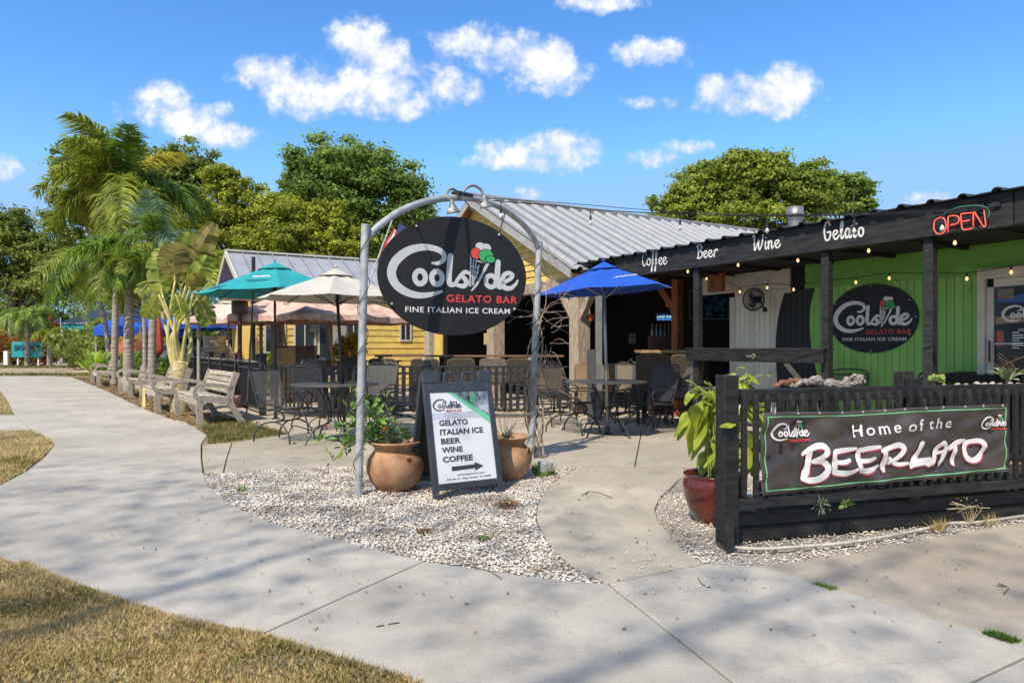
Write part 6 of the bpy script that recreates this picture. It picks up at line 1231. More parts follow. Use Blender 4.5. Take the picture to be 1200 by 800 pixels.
# croton bush
crot = leafmat('croton_leaf', (.1,.12,.01), (.75,.5,.04), .35, 6)
t = thing('croton_bush', 'yellow and red croton bush in front of the yellow house wall', 'bush', wp_(408, 16.5)); leafbunch('crown', t, (0,0,1.15), 420, .38, .15, crot, .5, .2); leafbunch('red_leaves', t, (0,-.05,1.0), 90, .36, .14, M('red_croton', (.4,.04,.02), .5), .5, .2); MB().tube([(0,0,0),(0.05,0,1)], .03, 6).build('stem', stm, t)
# overhead cables with bulbs between the arch and the shop roof
def overhead(lab, pts, bulbs):
    t = thing('overhead_string_lights', lab, 'string lights'); P_ = [at(*p) for p in pts]; c_ = [Vector(p) for p in cr([tuple(p) for p in P_], 8)]
    MB().tube(c_, .006, 5).build('cable', cablem, t)
    for px, py, Y in bulbs: p = at(px, py, Y); MB().tube([p, p-Vector((0,0,.1))], .005, 4).build('drop_cord', cablem, t); bulb(t, p-Vector((0,0,.08)), False, 1.25)
overhead('cable with unlit bulbs strung from the sign arch over the metal roof to the shop', [(545,233,7.3),(640,240,8),(700,246,8.2),(797,251,8.2),(900,253,7.6),(1000,252,7.0),(1100,248,6.4),(1165,245,6.4)], [(587,236,7.5),(692,245,8.2),(797,251,8.2),(899,253,7.6),(1001,252,7.0),(1104,247,6.4)])
t = tag(MB().tube([Vector(p) for p in cr([tuple(at(*p)) for p in ((555,232,7.3),(650,237,8.2),(760,246,8.6),(880,252,8.4),(1000,250,7.2),(1165,243,6.3))], 8)], .004, 4).build('overhead_cable', cablem), 'thin bare cable running just above the bulb cable over the roofs', 'cable')
# ================================================================ FLAG BEHIND THE SIGN
fp = wp_(423, 13.2); t = thing('striped_flag', 'red white and blue striped flag peeking out left of the oval sign', 'flag', fp)
MB().tube([(0,0,0),(.03,0,2.2),(.60,0,3.72)], .014, 8).build('flag_pole', M('white_pole', (.5,.5,.5), .5), t)
rs, wsr = M('flag_red', (.5,.03,.03), .7), M('flag_white', (.7,.68,.65), .7)
for k in range(13):
    mb = MB(); n = 10
    for i in range(n+1):
        tt_ = i/n; x = .62-.34*tt_*.9 + .022*k*1.1; z = 3.58-.62*tt_ - .03*k*.5 - .02*k; mb.v += [(x, .04*math.sin(tt_*9+k*.2), z), (x+.030, .04*math.sin(tt_*9+k*.2+.2), z-.032)]
    for i in range(n): a = 2*i; mb.f.append((a, a+1, a+3, a+2))
    mb.build('stripe', rs if k % 2 == 0 else wsr, t)
MB().add([(.74,-.06,3.66),(.7,-.06,3.46),(.86,-.06,3.32),(.9,-.06,3.54)],[(0,1,2,3)]).build('canton', M('flag_blue', (.02,.03,.15), .7), t)
# ================================================================ PALMS
def frondmesh(L_, droop, ll, n, seed, w=.022, plum=False, base=.18):
    q = random.Random(seed); V = []; Fc = []; pts = []
    for i in range(n+1):
        t = i/n; a = droop*t; pts.append(Vector((L_*(t*.92 - .30*droop*t*t*.5), 0, L_*(.62*t - .74*droop*t*t))))
    for i in range(1, n+1):
        t = i/n; 
        if t < base: continue
        p = pts[i]; d = (pts[i]-pts[i-1]).normalized(); sdv = Vector((0,1,0)); up = sdv.cross(d) * -1
        l = ll*(math.sin(PI*min(1, .12+.82*t))**.6)
        for sg in (-1, 1):
            for r_i in range(2 if plum else 1):
                tw_ = q.uniform(-.55,.75) if plum else q.uniform(-.15,.25); dr = (sdv*sg*math.cos(tw_)+up*math.sin(tw_)*1.0 + d*q.uniform(.35,.75)).normalized(); ls = l*q.uniform(.8,1.1); w_ = w*q.uniform(.8,1.2)
                wv = d.cross(dr).cross(dr).normalized()*w_ if True else d; p1 = p+dr*ls*.5-Vector((0,0,ls*.08)); p2 = p+dr*ls*.92-Vector((0,0,ls*q.uniform(.3,.65))); b = len(V)
                V += [p-wv*.5, p+wv*.5, p1+wv*.55, p1-wv*.55, p2]; Fc += [(b, b+1, b+2, b+3), (b+3, b+2, b+4, b+3)]
    k = len(V); mb = MB(); mb.tube(pts, [max(.004, .03*(1-i/n)) for i in range(n+1)], 4)
    V = [tuple(v) for v in V]; F3 = []
    for f_ in Fc:
        if f_[0] == f_[3]: F3.append(f_[:3]); continue
        F3 += [(f_[0], f_[1], f_[2]), (f_[0], f_[2], f_[3])]
    for f_ in mb.f:
        for j in range(1, len(f_)-1): F3.append((f_[0]+k, f_[j]+k, f_[j+1]+k))
    V += mb.v; me = bpy.data.meshes.new('frond'); me.from_pydata(V, [], F3); me.update(); return me
def palmtrunk(t, pts, r0, r1, mat, top=None, nm='trunk'):
    q = cr(pts, 14); n = len(q); mb = MB(); mb.tube(q, [(r0+(r1-r0)*i/n)*(1+.28*math.exp(-i*1.3))*(1+.035*((i % 2)*2-1)) for i in range(n)], 14); return mb.build(nm, mat, t, smooth=True)
trunkm = M('ringed_palm_trunk', (.22,.18,.14), .85, .2, 3, .6, 30, stretch=(1,1,9), col2=(.4,.35,.3)); shaft = M('green_crownshaft', (.16,.26,.06), .5, .2, 3)
def palm(label, base, lean, h, r, Lf, nf, ll, mats, droops, seed, plum=False, trunk=None, w=.022, group='palm trees beside the benches', n=34, spear=False):
    t = thing('palm_tree', label, 'palm tree', base, 0, group); q = random.Random(seed); top = Vector((lean[0], lean[1], h)); palmtrunk(t, [(0,0,-.03),(lean[0]*.2,lean[1]*.2,h*.5),tuple(top)], r*1.1, r*.85, trunk or trunkm)
    MB().lathe([(r*.85,0),(r*1.0,.1),(r*.8,.4),(r*.35,.75),(0,.9)], 12, tuple(top)).build('crownshaft', shaft, t, smooth=True)
    ms = []
    for k, dp in enumerate(droops):
        m = frondmesh(Lf, dp, ll, n, seed+k, w, plum); ms.append(m)
    for k in range(nf):
        j = k % len(ms) if k < nf*.62 or spear else len(ms)-1; me = ms[j] if not spear or k > 2 else ms[0]; mat = mats[k % len(mats)]
        key = (me.name, mat.name); 
        if key not in palm.cache: m2 = me.copy(); m2.materials.append(mat); palm.cache[key] = m2
        o = bpy.data.objects.new('frond', palm.cache[key]); C.objects.link(o); o.parent = t; o.location = top+Vector((0,0,.45)); o.rotation_euler = (q.uniform(-.25,.25), (-1.0 if spear and k < 3 else -.75+1.15*(1-k/max(1,nf-1))+q.uniform(-.12,.12)), k*2.39996+q.uniform(-.25,.25)); sc = q.uniform(.8,1.1); o.scale = (sc,)*3
    return t
palm.cache = {}
olive = leafmat('olive_frond', (.08,.13,.012), (.42,.46,.05), .4, 1.2, .5); gold = leafmat('golden_frond', (.19,.19,.02), (.60,.50,.06), .4, 1.5, .5); deepg = leafmat('deep_green_frond', (.035,.11,.015), (.28,.42,.05), .35, 1.5, .45); blueg = leafmat('blue_green_frond', (.07,.15,.08), (.26,.38,.2), .3, 1.5, .5); limeg = leafmat('lime_frond', (.14,.22,.015), (.5,.55,.07), .4, 1.5, .5)
palm('tallest palm with golden olive fronds and a slim ringed trunk', wp_(134, 23), (.30,0), 6.0, .10, 3.3, 21, .85, [olive, gold, olive, deepg, olive], (1.2,1.5,1.7,.8), 4, True, n=60, w=.052)
palm('shorter thick grey trunk palm with drooping green fronds', wp_(150.5, 19.5), (.05,0), 3.25, .135, 1.75, 16, .66, [deepg, olive, deepg], (1.7,1.9,1.3), 31, True, n=46, w=.034)
palm('palm with blue green upright spear fronds on a pale trunk', wp_(178, 17.6), (.1,0), 3.5, .095, 1.2, 11, .42, [blueg, deepg, blueg], (.25,1.0,1.4), 51, True, w=.022, spear=True)
palm('slim pale trunk palm just left of the traveller palm', wp_(170, 18.5), (-.05,0), 3.0, .055, 1.2, 8, .4, [olive, deepg], (1.1,1.4), 61, True, w=.022)
palm('golden fronded palm low behind the others at left', wp_(128, 28), (-.7,0), 4.2, .09, 2.8, 12, .75, [gold, olive, deepg], (1.5,1.8), 71, True, w=.03, n=50)
palm('small light green palm behind the teal garden sign', wp_(32, 46), (0,0), 2.8, .14, 2.3, 14, .55, [leafmat('fresh_frond', (.1,.22,.03), (.4,.5,.1), .4, 1)], (1.2,1.5), 81, True, w=.05, n=22, group='small palms by the far fence')
palm('small palm right of the teal garden sign', wp_(58, 45.5), (0,0), 1.6, .15, 1.5, 12, .4, [olive], (1.2,1.4), 82, True, w=.04, n=18, group='small palms by the far fence')
palm('silvery green palm at the far left edge', wp_(12, 52), (0,0), 4.4, .15, 2.6, 14, .6, [blueg], (.8,1.1), 83, False, w=.06, n=22, group='small palms by the far fence')
palm('thin sparse palm behind the small bright green palm', wp_(113, 36), (0,0), 1.9, .07, 1.3, 8, .2, [deepg], (.6,.9), 84, False, w=.03, n=16, group='small palms by the far fence')
palm('yellow green palm between the trees and the small yellow house', wp_(262, 30), (0,0), 4.0, .14, 2.6, 14, .6, [limeg, olive], (1,1.3), 85, True, w=.045, n=26, group='palm trees beside the benches')
# small bright green strap-leaved plant by the farthest bench
lgm = leafmat('bright_strap_leaf', (.12,.26,.02), (.5,.62,.08), .4, 2)
t = thing('strap_leaf_plant', 'bright lime bird nest plant behind the farthest bench', 'plant', wp_(110, 25)); q = random.Random(8)
for k in range(18): a = k*2.4; l = q.uniform(.8,1.3); el = q.uniform(.5,1.3); bigleaf('leaf', t, (0,0,.3), (l*math.cos(a)*math.cos(el), l*math.sin(a)*math.cos(el), .3+l*math.sin(el)), .22, lgm, .15)
MB().lathe([(0,0),(.12,0),(.1,.35),(0,.35)], 8).build('stem', stm, t)
# traveller palm
tp = thing('traveller_palm', 'traveller palm with yellow stalks and torn broad leaves behind the benches', 'palm tree', wp_(211, 13.9)); ystalk = M('yellow_stalk', (.40,.38,.12), .5, .2, 3, col2=(.62,.52,.2)); bark = M('fibrous_base', (.33,.25,.15), .9, .4, 8, .8, 30, stretch=(1,1,5), col2=(.6,.47,.24))
MB().lathe([(.20,0),(.19,.25),(.15,.5),(.17,.75),(.12,1.0),(0,1.05)], 14).build('trunk', bark, tp, smooth=True)
bigm2 = leafmat('torn_banana_leaf', (.1,.17,.015), (.42,.45,.08), .45, 2, .4); brl = leafmat('browned_banana_leaf', (.13,.12,.02), (.34,.27,.07), .4, 2, .5)
def paddle(parent, a, b, w, mat, tears=9, side_=None, seed=0, curl=.2):
    q = random.Random(seed); a = Vector(a); b = Vector(b); d = b-a; n = 22; s = Vector((side_ or (1,0,0))); s = (s - d.normalized()*s.dot(d.normalized())).normalized(); nr_ = s.cross(d.normalized()); mb = MB(); tl = [0, 0]
    rnd = [[0]*(n+1), [0]*(n+1)]
    for k in (0, 1):
        ang = 0
        for i in range(n+1):
            if q.random() < tears/n: ang = q.uniform(-.35,.5)
            rnd[k][i] = ang
    for i in range(n):
        t0, t1 = i/n, (i+1)/n; c0 = a+d*t0+nr_*(curl*d.length*(t0-t0*t0)); c1 = a+d*t1+nr_*(curl*d.length*(t1-t1*t1)); w0 = w*.5*math.sin(PI*(.06+.9*t0))**.5; w1 = w*.5*math.sin(PI*(.06+.9*t1))**.5
        for k, sg in ((0,-1),(1,1)):
            an = rnd[k][i]; sv = (s*sg*math.cos(an)+nr_*math.sin(an)*-1 + d.normalized()*.35).normalized(); mb.add([c0, c1, c1+sv*w1*.55-nr_*.02, c0+sv*w0*.55-nr_*.02, c1+sv*w1-nr_*.0-Vector((0,0,w1*.15)), c0+sv*w0-Vector((0,0,w0*.15))], [(0,1,2,3),(3,2,4,5)] if sg > 0 else [(3,2,1,0),(5,4,2,3)])
    return mb.build('leaf', mat, parent, smooth=False)
tb_ = Vector(tp.location)
for i, (sx1, sy1, ex, ey, w, mt, dy) in enumerate(((205,330,203,285,.62,brl,0),(213,335,250,262,.55,brl,.2),(222,340,243,300,.5,bigm2,-.1),(190,345,183,300,.5,bigm2,.1),(186,345,172,372,.42,limeg,-.2),(226,345,247,345,.4,brl,-.3),(210,330,222,272,.55,bigm2,.4),(198,335,190,290,.6,bigm2,.3),(232,350,246,380,.42,bigm2,-.1),(180,330,162,345,.4,olive,.2),(218,335,236,322,.4,brl,-.35),(206,345,214,372,.34,bigm2,-.35))):
    Y0 = 13.9+dy; A = at(sx1, sy1, Y0)-tb_; B = at(ex, ey, Y0+random.uniform(-.2,.2))-tb_; fx_ = -.14+.28*(i % 8)/7
    st = cr([(fx_*.7, 0, .75+.1*(i % 3)), tuple(Vector((fx_*1.6+A.x*.2, A.y*.5, 1.5))), tuple(A)], 6); MB().tube(st, [.05-.033*j/len(st) for j in range(len(st))], 7).build('stalk', ystalk, tp, smooth=True)
    MB().tube([A, A.lerp(B, .5)+Vector((0,0,.04)), B], [.016,.012,.004], 5).build('midrib', ystalk, tp); paddle(tp, A, B, w, mt, 10, (1,.35,.15), i*7+1, .12)
# ================================================================ BROADLEAF TREES
def crown(blobs, Y, n, ls, mat, parent, loc, seed, dens=10, depth=.8, nm='crown'):
    rg = np.random.default_rng(seed); cs = []; rs_ = []; wts = []
    for (px, py, rx, rz_) in blobs:
        c = at(px, py, Y); rx *= Y/F; rz_ *= Y/F; k = int(dens*1.35)
        for _ in range(k):
            v = rg.normal(size=3); v /= np.linalg.norm(v); v[1] = v[1]*depth; rr_ = rg.uniform(.35, 1.12); cs.append((c.x+v[0]*rx*rr_*1.06, c.y+v[1]*max(rx, rz_)*rr_, c.z+v[2]*rz_*rr_)); rs_.append(rg.uniform(.13,.30)*min(rx, rz_)*1.1+.12); wts.append(rs_[-1]**2)
    cs = np.array(cs)-np.array(loc); rs_ = np.array(rs_); wts = np.array(wts); wts /= wts.sum(); idx = rg.choice(len(cs), n, p=wts)
    d = rg.normal(size=(n,3)); d /= np.linalg.norm(d, axis=1)[:,None]; d[:,2] = np.abs(d[:,2])*.9*np.where(rg.uniform(size=n) < .8, 1, -1) ; rad = rs_[idx]*np.abs(rg.normal(.75,.42,n)); P_ = cs[idx]+d*rad[:,None]*np.array([1.15,1.15,.75])
    nr_ = d + rg.normal(size=(n,3))*.7 + np.array([0,0,.4]); nr_ /= np.linalg.norm(nr_, axis=1)[:,None]; a = np.cross(nr_, rg.normal(size=(n,3))); a /= np.linalg.norm(a, axis=1)[:,None]; b = np.cross(nr_, a); s = (ls*rg.uniform(.6,1.3,n))[:,None]
    V = np.stack([P_-a*s, P_-b*s*.5, P_+a*s, P_+b*s*.5], 1); return npmesh(nm, V, np.arange(4*n).reshape(-1,4), mat, parent), cs, rs_
def tree(label, blobs, Y, n, ls, mat, seed, basepx, dens=10, bark_=None, group=None, tr=.22, depth=.8, nm='broadleaf_tree'):
    base = wp_(basepx, Y); t = thing(nm, label, 'tree', base, 0, group); o, cs, rs_ = crown(blobs, Y, int(n*.9), ls*.86, mat, t, base, seed, dens, depth); bk_ = bark_ or M('tree_bark', (.1,.075,.055), .9, .3, 4, .8, 20)
    zc = float(np.mean(cs[:,2])); fork = Vector((0, 0, max(1.0, zc*.45))); MB().tube(cr([(0,0,-.05),(tr*.4,0,fork.z*.5),tuple(fork)],5), [tr*(1.3-.05*i) for i in range(11)], 10).build('trunk', bk_, t, smooth=True)
    rg = random.Random(seed)
    for k in range(min(16, len(cs))):
        c = Vector(cs[rg.randrange(len(cs))]); m = fork.lerp(c, .5)+Vector((rg.uniform(-.4,.4), rg.uniform(-.4,.4), rg.uniform(-.2,.5))); qq = cr([tuple(fork), tuple(m), tuple(c)], 5); MB().tube(qq, [tr*.5*(1-.085*i) for i in range(len(qq))], 6).build('limb', bk_, t)
    return t
oak = leafmat('oak_leaf', (.075,.125,.016), (.42,.50,.07), .5, .5); ygreen = leafmat('yellow_green_leaf', (.11,.16,.012), (.52,.54,.06), .45, .4); midg = leafmat('mid_green_leaf', (.06,.12,.018), (.32,.44,.08), .45, .5); darkg = leafmat('dark_leaf', (.07,.11,.02), (.34,.40,.08), .45, .4); sunny = leafmat('sunlit_leaf', (.08,.14,.014), (.44,.50,.07), .45, .45)
tree('large dark green oak behind the small yellow house', [(375,205,42,34),(425,205,50,36),(465,235,38,34),(400,245,60,38),(345,225,14,20),(480,265,28,30),(440,275,50,32),(355,262,28,32),(395,220,34,30),(350,205,16,20),(415,195,40,24),(495,285,26,22)], 34, 93000, 0.122, midg, 1, 420, 32)
tree('tall dark tree behind the palm crowns', [(100,185,30,24),(80,200,16,20),(215,190,34,22),(190,205,40,30),(235,215,20,26),(130,220,40,30),(90,250,30,40),(180,260,60,50)], 42, 63000, 0.144, darkg, 2, 160, 28)
tree('yellow green leafy tree right of the palm crowns', [(262,222,28,22),(300,240,34,24),(245,260,30,34),(285,275,40,34),(225,300,36,44),(258,206,20,10),(320,255,26,24),(310,300,40,40)], 36, 63000, 0.122, ygreen, 3, 262, 28)
tree('bright yellow green tree behind the small metal roof', [(340,258,34,26),(378,262,36,24),(330,290,50,26),(385,290,50,26),(400,305,40,18),(302,300,40,30)], 32, 63000, 0.108, ygreen, 4, 350, 28)
tree('dark green tree at the far left edge', [(15,265,26,22),(5,300,40,34),(38,300,24,30),(30,330,34,24),(-25,270,40,40),(70,310,30,34)], 50, 45000, 0.173, darkg, 5, 20, 28)
tree('tall round tree behind the shop roof', [(830,215,34,24),(872,205,36,26),(905,198,28,22),(940,215,30,24),(815,235,30,22),(860,235,44,22),(915,235,44,26),(790,242,26,14),(955,235,24,22),(850,262,50,26),(910,262,50,26),(800,262,34,20)], 36, 84000, 0.122, sunny, 6, 880, 30)
tree('smaller browner tree right of the tall one behind the shop', [(988,215,28,14),(1005,230,22,16),(975,235,24,16),(1000,245,26,12)], 40, 27000, 0.122, midg, 7, 990, 24)
tree('low tree mass behind the left half of the gable roof', [(500,300,40,40),(470,320,50,40)], 40, 21000, 0.144, midg, 8, 490, 20)
# the shade tree overhead, left and behind the photographer, which dapples the sidewalk
def shade():
    base = Vector((-8.5,-7.5,0)); t = thing('shade_tree', 'big open crowned shade tree behind the viewpoint that dapples the sidewalk', 'tree', base); rg = np.random.default_rng(77); cs = []
    for _ in range(900):
        x, y, z = rg.uniform(-14,-.6), rg.uniform(-10,-1.2), rg.uniform(10.5,14.5); gx_, gy_ = x+.47*z/1.19, y+.88*z/1.19
        if gy_ > 7.0-.35*max(0, gx_+2)+.5*math.sin(gx_*2.1) or math.sin(gx_*1.3+1)*math.sin(gy_*2.3+gx_*.7) > .62 or (gx_ < -.2 and gy_ < 3.1): continue
        cs.append((x-base.x, y-base.y, z))
    cs = np.array(cs); n = 5500; idx = rg.integers(0, len(cs), n); P_ = cs[idx]+rg.normal(size=(n,3))*np.array([.5,.5,.4]); nr_ = rg.normal(size=(n,3)); nr_ /= np.linalg.norm(nr_, axis=1)[:,None]; a = np.cross(nr_, rg.normal(size=(n,3))); a /= np.linalg.norm(a, axis=1)[:,None]; b = np.cross(nr_, a); s = (.068*rg.uniform(.6,1.3,n))[:,None]
    npmesh('crown', np.stack([P_-a*s, P_-b*s*.5, P_+a*s, P_+b*s*.5], 1), np.arange(4*n).reshape(-1,4), midg, t); bk_ = M('tree_bark', (.1,.075,.055)); MB().tube(cr([(0,0,-.05),(.1,.1,4),(0,.2,7)],5), .35, 12).build('trunk', bk_, t, smooth=True)
    for k in range(14): c = Vector(cs[k*29 % len(cs)]); qq = cr([(0,.2,7), tuple(Vector((0,.2,7)).lerp(c,.5)+Vector((0,0,.5))), tuple(c)], 5); MB().tube(qq, [.10*(1-.085*i) for i in range(len(qq))], 6).build('limb', bk_, t)
shade()
# ================================================================ FAR LEFT PLACE: teal cafe, picket fence, sign, flowers, hedge, car
tealp = M('teal_paint', (.02,.30,.33), .6, .1, 2); 
ts = thing('garden_sign', 'teal painted board sign in front of red flowers across the road', 'sign', wp_(31.5, 47)); MB().box(-1.07,1.07,0,.1,.55,1.62).build('board', tealp, ts, bev=.03)
for k in range(5): MB().box(-1.1+k*.001,1.1,-.012,-.001,.62+k*.2,.63+k*.2).build('board_groove', M('teal_shadow_line', (.015,.2,.22), .7), ts)
text_mesh("SIGGER'S", -.85, .9, 1.05, 1.38, -.012, M('navy_lettering', (.01,.03,.06), .5), ts, bold=.03, th=.02); mb = MB(); disc(mb, .05, .8, .22, .17, -.03, -.012, 20); mb.build('round_emblem', M('navy_lettering', (.01,.03,.06)), ts)
for x in (-.7,.7): MB().box(x-.05,x+.05,.1,.2,0,1.5).build('post', white, ts)
tag(MB().box(-.14,.14,-.1,.1,0,1.0).build('white_post', white, loc=wp_(7.5, 47)), 'short white post left of the teal garden sign', 'post')
pf = thing('picket_fence', 'white picket fence in front of the teal cafe', 'fence', wp_(58, 49)); n = 34
pk = MB().xprism([(-.045,.05),(.045,.05),(.045,1.0),(0,1.08),(-.045,1.0)], -.015, .015).build('picket', white, pf, loc=(.1,0,0))
for k in range(1, n): c_ = pk.copy(); C.objects.link(c_); c_.location = (.1+k*.17, 0, 0)
for z_ in (.25, .8): MB().box(0, 5.9, .016, .05, z_, z_+.08).build('rail', white, pf)
red_ = leafmat('red_blossom', (.3,.02,.015), (.75,.06,.04), .3, 1)
def bush(label, px, Y, w, h, n, ls, mat, red=None, cat='bush', nm='bush', zc=None):
    p = wp_(px, Y); t = thing(nm, label, cat, p); rg = np.random.default_rng(int(px*7+Y)); m = n; c = rg.normal(size=(m,3)); c /= np.linalg.norm(c, axis=1)[:,None]; c *= (rg.uniform(.5,1,m)*(1+.25*np.sin(c[:,0]*7)*np.cos(c[:,2]*5+px)))[:,None]; P_ = c*np.array([w/2, w/3, h/2])+np.array([0,0,(zc or h/2)]); P_[:,2] = np.maximum(P_[:,2], .02)
    nr_ = rg.normal(size=(m,3)); nr_ /= np.linalg.norm(nr_, axis=1)[:,None]; a = np.cross(nr_, rg.normal(size=(m,3))); a /= np.linalg.norm(a, axis=1)[:,None]; b = np.cross(nr_, a); s = (ls*rg.uniform(.6,1.3,m))[:,None]; V = np.stack([P_-a*s, P_-b*s*.5, P_+a*s, P_+b*s*.5], 1)
    k = int(m*(red or 0)); npmesh('crown', V[k:], np.arange(4*(m-k)).reshape(-1,4), mat, t)
    if k: npmesh('blossoms', V[:k], np.arange(4*k).reshape(-1,4), red_, t)
    MB().tube([(0,0,0),(0,0,h*.6)], .04, 6).build('stem', stm, t); return t
bush('red flowering bush left of the teal sign', -5, 49.5, 3.4, 2.4, 5000, .09, midg, .5); bush('red flowering bush behind the teal sign', 30, 49.5, 3.6, 2.0, 4500, .09, midg, .4); bush('tall red leaved bush between the teal sign and picket fence', 57, 47.5, 1.5, 3.3, 4500, .1, olive, .55)
bush('dark hedge beneath the golden palm', 118, 40, 5, 1.9, 6000, .11, darkg); bush('low green shrub behind the third bench', 160, 27, 3.2, 1.1, 3500, .07, midg); bush('green shrub in front of the parked car', 205, 27, 2.0, .9, 2500, .07, midg); bush('shrub right of the parked car', 290, 32, 3.5, 2.2, 4500, .1, midg); bush('red orange bush at the left end of the yellow house', 294, 27, 1.3, 1.9, 2500, .08, gold, .5); bush('dark hedge far behind the teal garden sign', 10, 56, 14, 4.6, 14000, .17, darkg); bush('dark hedge behind the teal cafe', 105, 66, 34, 8.0, 26000, .2, midg); bush('dark shrubbery behind the blue umbrellas', 215, 40, 14, 3.3, 14000, .14, darkg)
bush('small green plant beside the slatted panel', 320, 17.5, .6, 1.2, 900, .05, sunny)
cf = thing('teal_cafe', 'teal cafe building with posts and a shaded porch across the road', 'building', wp_(72, 51)); LW = 9.5
MB().box(0, LW, -.1, 4, 2.55, 2.95).build('fascia', tealp, cf, bev=.02); MB().add([(-.2,-.2,2.97),(LW+.2,-.2,2.97),(LW+.2,4.4,4.2),(-.2,4.4,4.2)],[(0,1,2,3)]).build('roof', M('grey_shingle', (.3,.28,.3), .9, .2, 6), cf); MB().box(0, LW, 3.8, 4, 0, 2.549).build('back_wall', M('dark_teal_wall', (.02,.05,.055), .8), cf); MB().box(0,LW,-.05,.05,1.0,1.12).build('counter_rail', tealp, cf)
for k, (x, m_) in enumerate(((.1,white),(1.2,M('yellow_post', (.45,.42,.15))),(2.1,tealp),(4.2,tealp),(6.3,tealp),(9.3,tealp))): MB().box(x-.09,x+.09,-.09,.09,0,2.549).build('post', m_, cf)
for k in range(3): MB().box(.6+k*2.4,1.5+k*2.4,3.72,3.79,1.2,2.2).build('window', M('cafe_window', (.12,.14,.13), .2), cf)
uf = thing('distant_flag', 'red and white striped flag on a pole in front of the teal cafe', 'flag', wp_(71, 50)); MB().tube([(0,0,0),(.0,0,3.4)], .04, 6).build('flag_pole', M('white_pole', (.5,.5,.5)), uf)
for k in range(9): MB().add([(-.06-.1*k*.6,-.02,3.3-.03*k),(-.06-.1*(k+1)*.6,-.02,3.27-.03*k),(-.3-.1*(k+1)*.45,.1,1.75+.0*k),(-.3-.1*k*.45,.1,1.75)],[(0,1,2,3)]).build('stripe', rs if k % 2 == 0 else wsr, uf)
MB().add([(-.03,-.05,3.32),(-.35,-.05,3.2),(-.4,-.04,2.8),(-.1,-.05,2.85)],[(0,1,2,3)]).build('canton', M('flag_blue', (.02,.03,.15)), uf)
# flame sign and orange parasol
fs = thing('flame_sign', 'rounded orange board with yellow flame cutouts between the palm trunks', 'sign', wp_(150, 31)); org = M('orange_board', (.42,.15,.05), .7, .2, 5)
MB().xprism([(-.85,.75),(.85,.75),(.95,1.0),(.85,1.35),(.45,1.62),(0,1.7),(-.45,1.62),(-.85,1.35),(-.95,1.0)], 0, .08).build('board', org, fs, bev=.02); MB().xprism([(-.95,1.0),(.95,1.0),(.85,1.37),(.45,1.64),(0,1.72),(-.45,1.64),(-.85,1.37)], -.02, -.001).build('rim', M('orange_rim', (.5,.22,.09)), fs) if False else None
for k, x in enumerate((-.62,-.35,.3,.5,.72)): h_ = (.55,.35,.45,.8,.4)[k]; MB().xprism([(x-.12,1.45),(x+.12,1.45),(x+.09,1.45+h_*.5),(x+.02,1.45+h_),(x-.03,1.45+h_*.45),(x-.1,1.45+h_*.6)], .02, .05).build('flame', M('flame_yellow', (.8,.45,.1), .6), fs)
for x in (-.6,.6): MB().box(x-.05,x+.05,.081,.16,0,1.3).build('post', tanwood, fs)
fo = thing('folded_umbrella', 'folded red orange umbrella behind the second palm trunk', 'umbrella', wp_(185, 27)); MB().lathe([(.05,.9),(.22,1.1),(.2,1.6),(.12,2.2),(.02,2.5)], 10).build('folded_canopy', M('red_orange_canvas', (.5,.07,.02), .8, .3, 8), fo); MB().tube([(0,0,0),(0,0,2.55)], .03, 6).build('pole', blackp, fo)
tag(MB().lathe([(.30,0),(.29,.6),(.32,1.2),(.34,1.62)], 16).build('stout_pale_trunk', trunkm, loc=wp_(251, 22), smooth=True), 'stout pale ringed trunk standing behind the patio heaters', 'tree trunk')  # pale palm trunk, only its lower length modelled
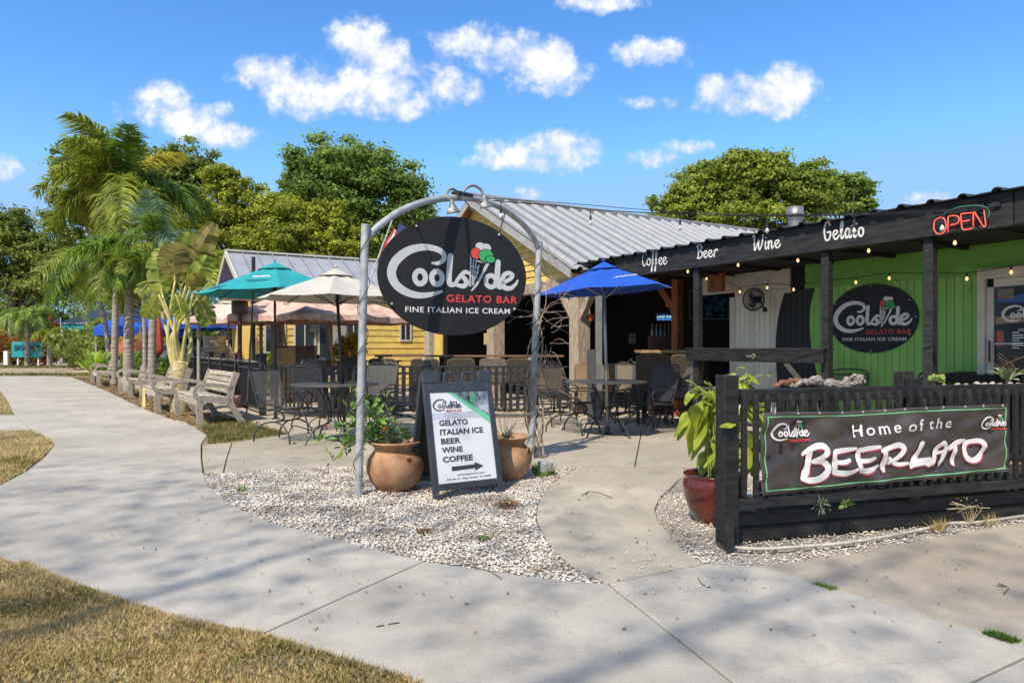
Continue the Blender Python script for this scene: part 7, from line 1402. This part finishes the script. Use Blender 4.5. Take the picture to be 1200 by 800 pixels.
tag(MB().tube([(0,0,0),(-.5,0,1.5)], .06, 8).build('leaning_trunk', tanwood, loc=wp_(284, 22), smooth=True), 'thin pale trunk leaning left behind the dark red heater', 'pole')  # leaning tree trunk, modelled as a plain tube
# parked SUV
sv = thing('parked_suv', 'silver SUV parked behind the fence, rear windows towards us', 'car', wp_(217, 31), R(4)); carp = M('silver_paint', (.38,.39,.4), .25, .05, 3, metal=.5, coat=.5); cg = glassmat('car_glass', (.02,.03,.035))
MB().xprism([(-2.2,.42),(2.2,.42),(2.28,.7),(2.2,1.05),(1.9,1.12),(-1.3,1.14),(-2.15,1.02),(-2.28,.7)], -.9, .9).build('body', carp, sv, bev=.06); cab = MB().add([(-1.0,-.84,1.12),(2.05,-.84,1.12),(2.05,.84,1.12),(-1.0,.84,1.12),(-.3,-.7,1.72),(1.85,-.7,1.74),(1.85,.7,1.74),(-.3,.7,1.72)], [(0,3,2,1),(4,5,6,7),(0,1,5,4),(1,2,6,5),(2,3,7,6),(3,0,4,7)]); cab.build('cabin', carp, sv, bev=.06)
for x0, x1, x2, x3 in ((-.72,.2,.2,-.25),(.28,1.1,1.1,.28),(1.18,1.85,1.72,1.18)): MB().add([(x0,-.845,1.17),(x1,-.845,1.17),(x2,-.742,1.64),(x3,-.742,1.64)],[(0,1,2,3)]).build('window', cg, sv)
for x in (-1.4,1.4):
    for y in (-.92,.92): w_ = MB().lathe([(0,-.1),(.36,-.1),(.38,-.06),(.38,.06),(.36,.1),(0,.1)], 20, mat=Matrix.Translation((x,y*.93,.38)) @ Matrix.Rotation(R(90),4,'X')).build('wheel', M('tyre', (.02,.02,.02), .8), sv, smooth=True); MB().lathe([(0,-.115),(.2,-.112),(.22,-.102),(.22,.102),(0,.115)], 16, mat=Matrix.Translation((x,y*.93,.38)) @ Matrix.Rotation(R(90),4,'X')).build('rim', alu, w_)
for y in (-.6,.6): MB().box(2.18,2.27,y-.12,y+.12,.8,1.0).build('tail_light', redl, sv); MB().box(-2.28,-2.2,y-.15,y+.15,.72,.86).build('headlight', clearb, sv)
# concrete curb pad at the fence corner
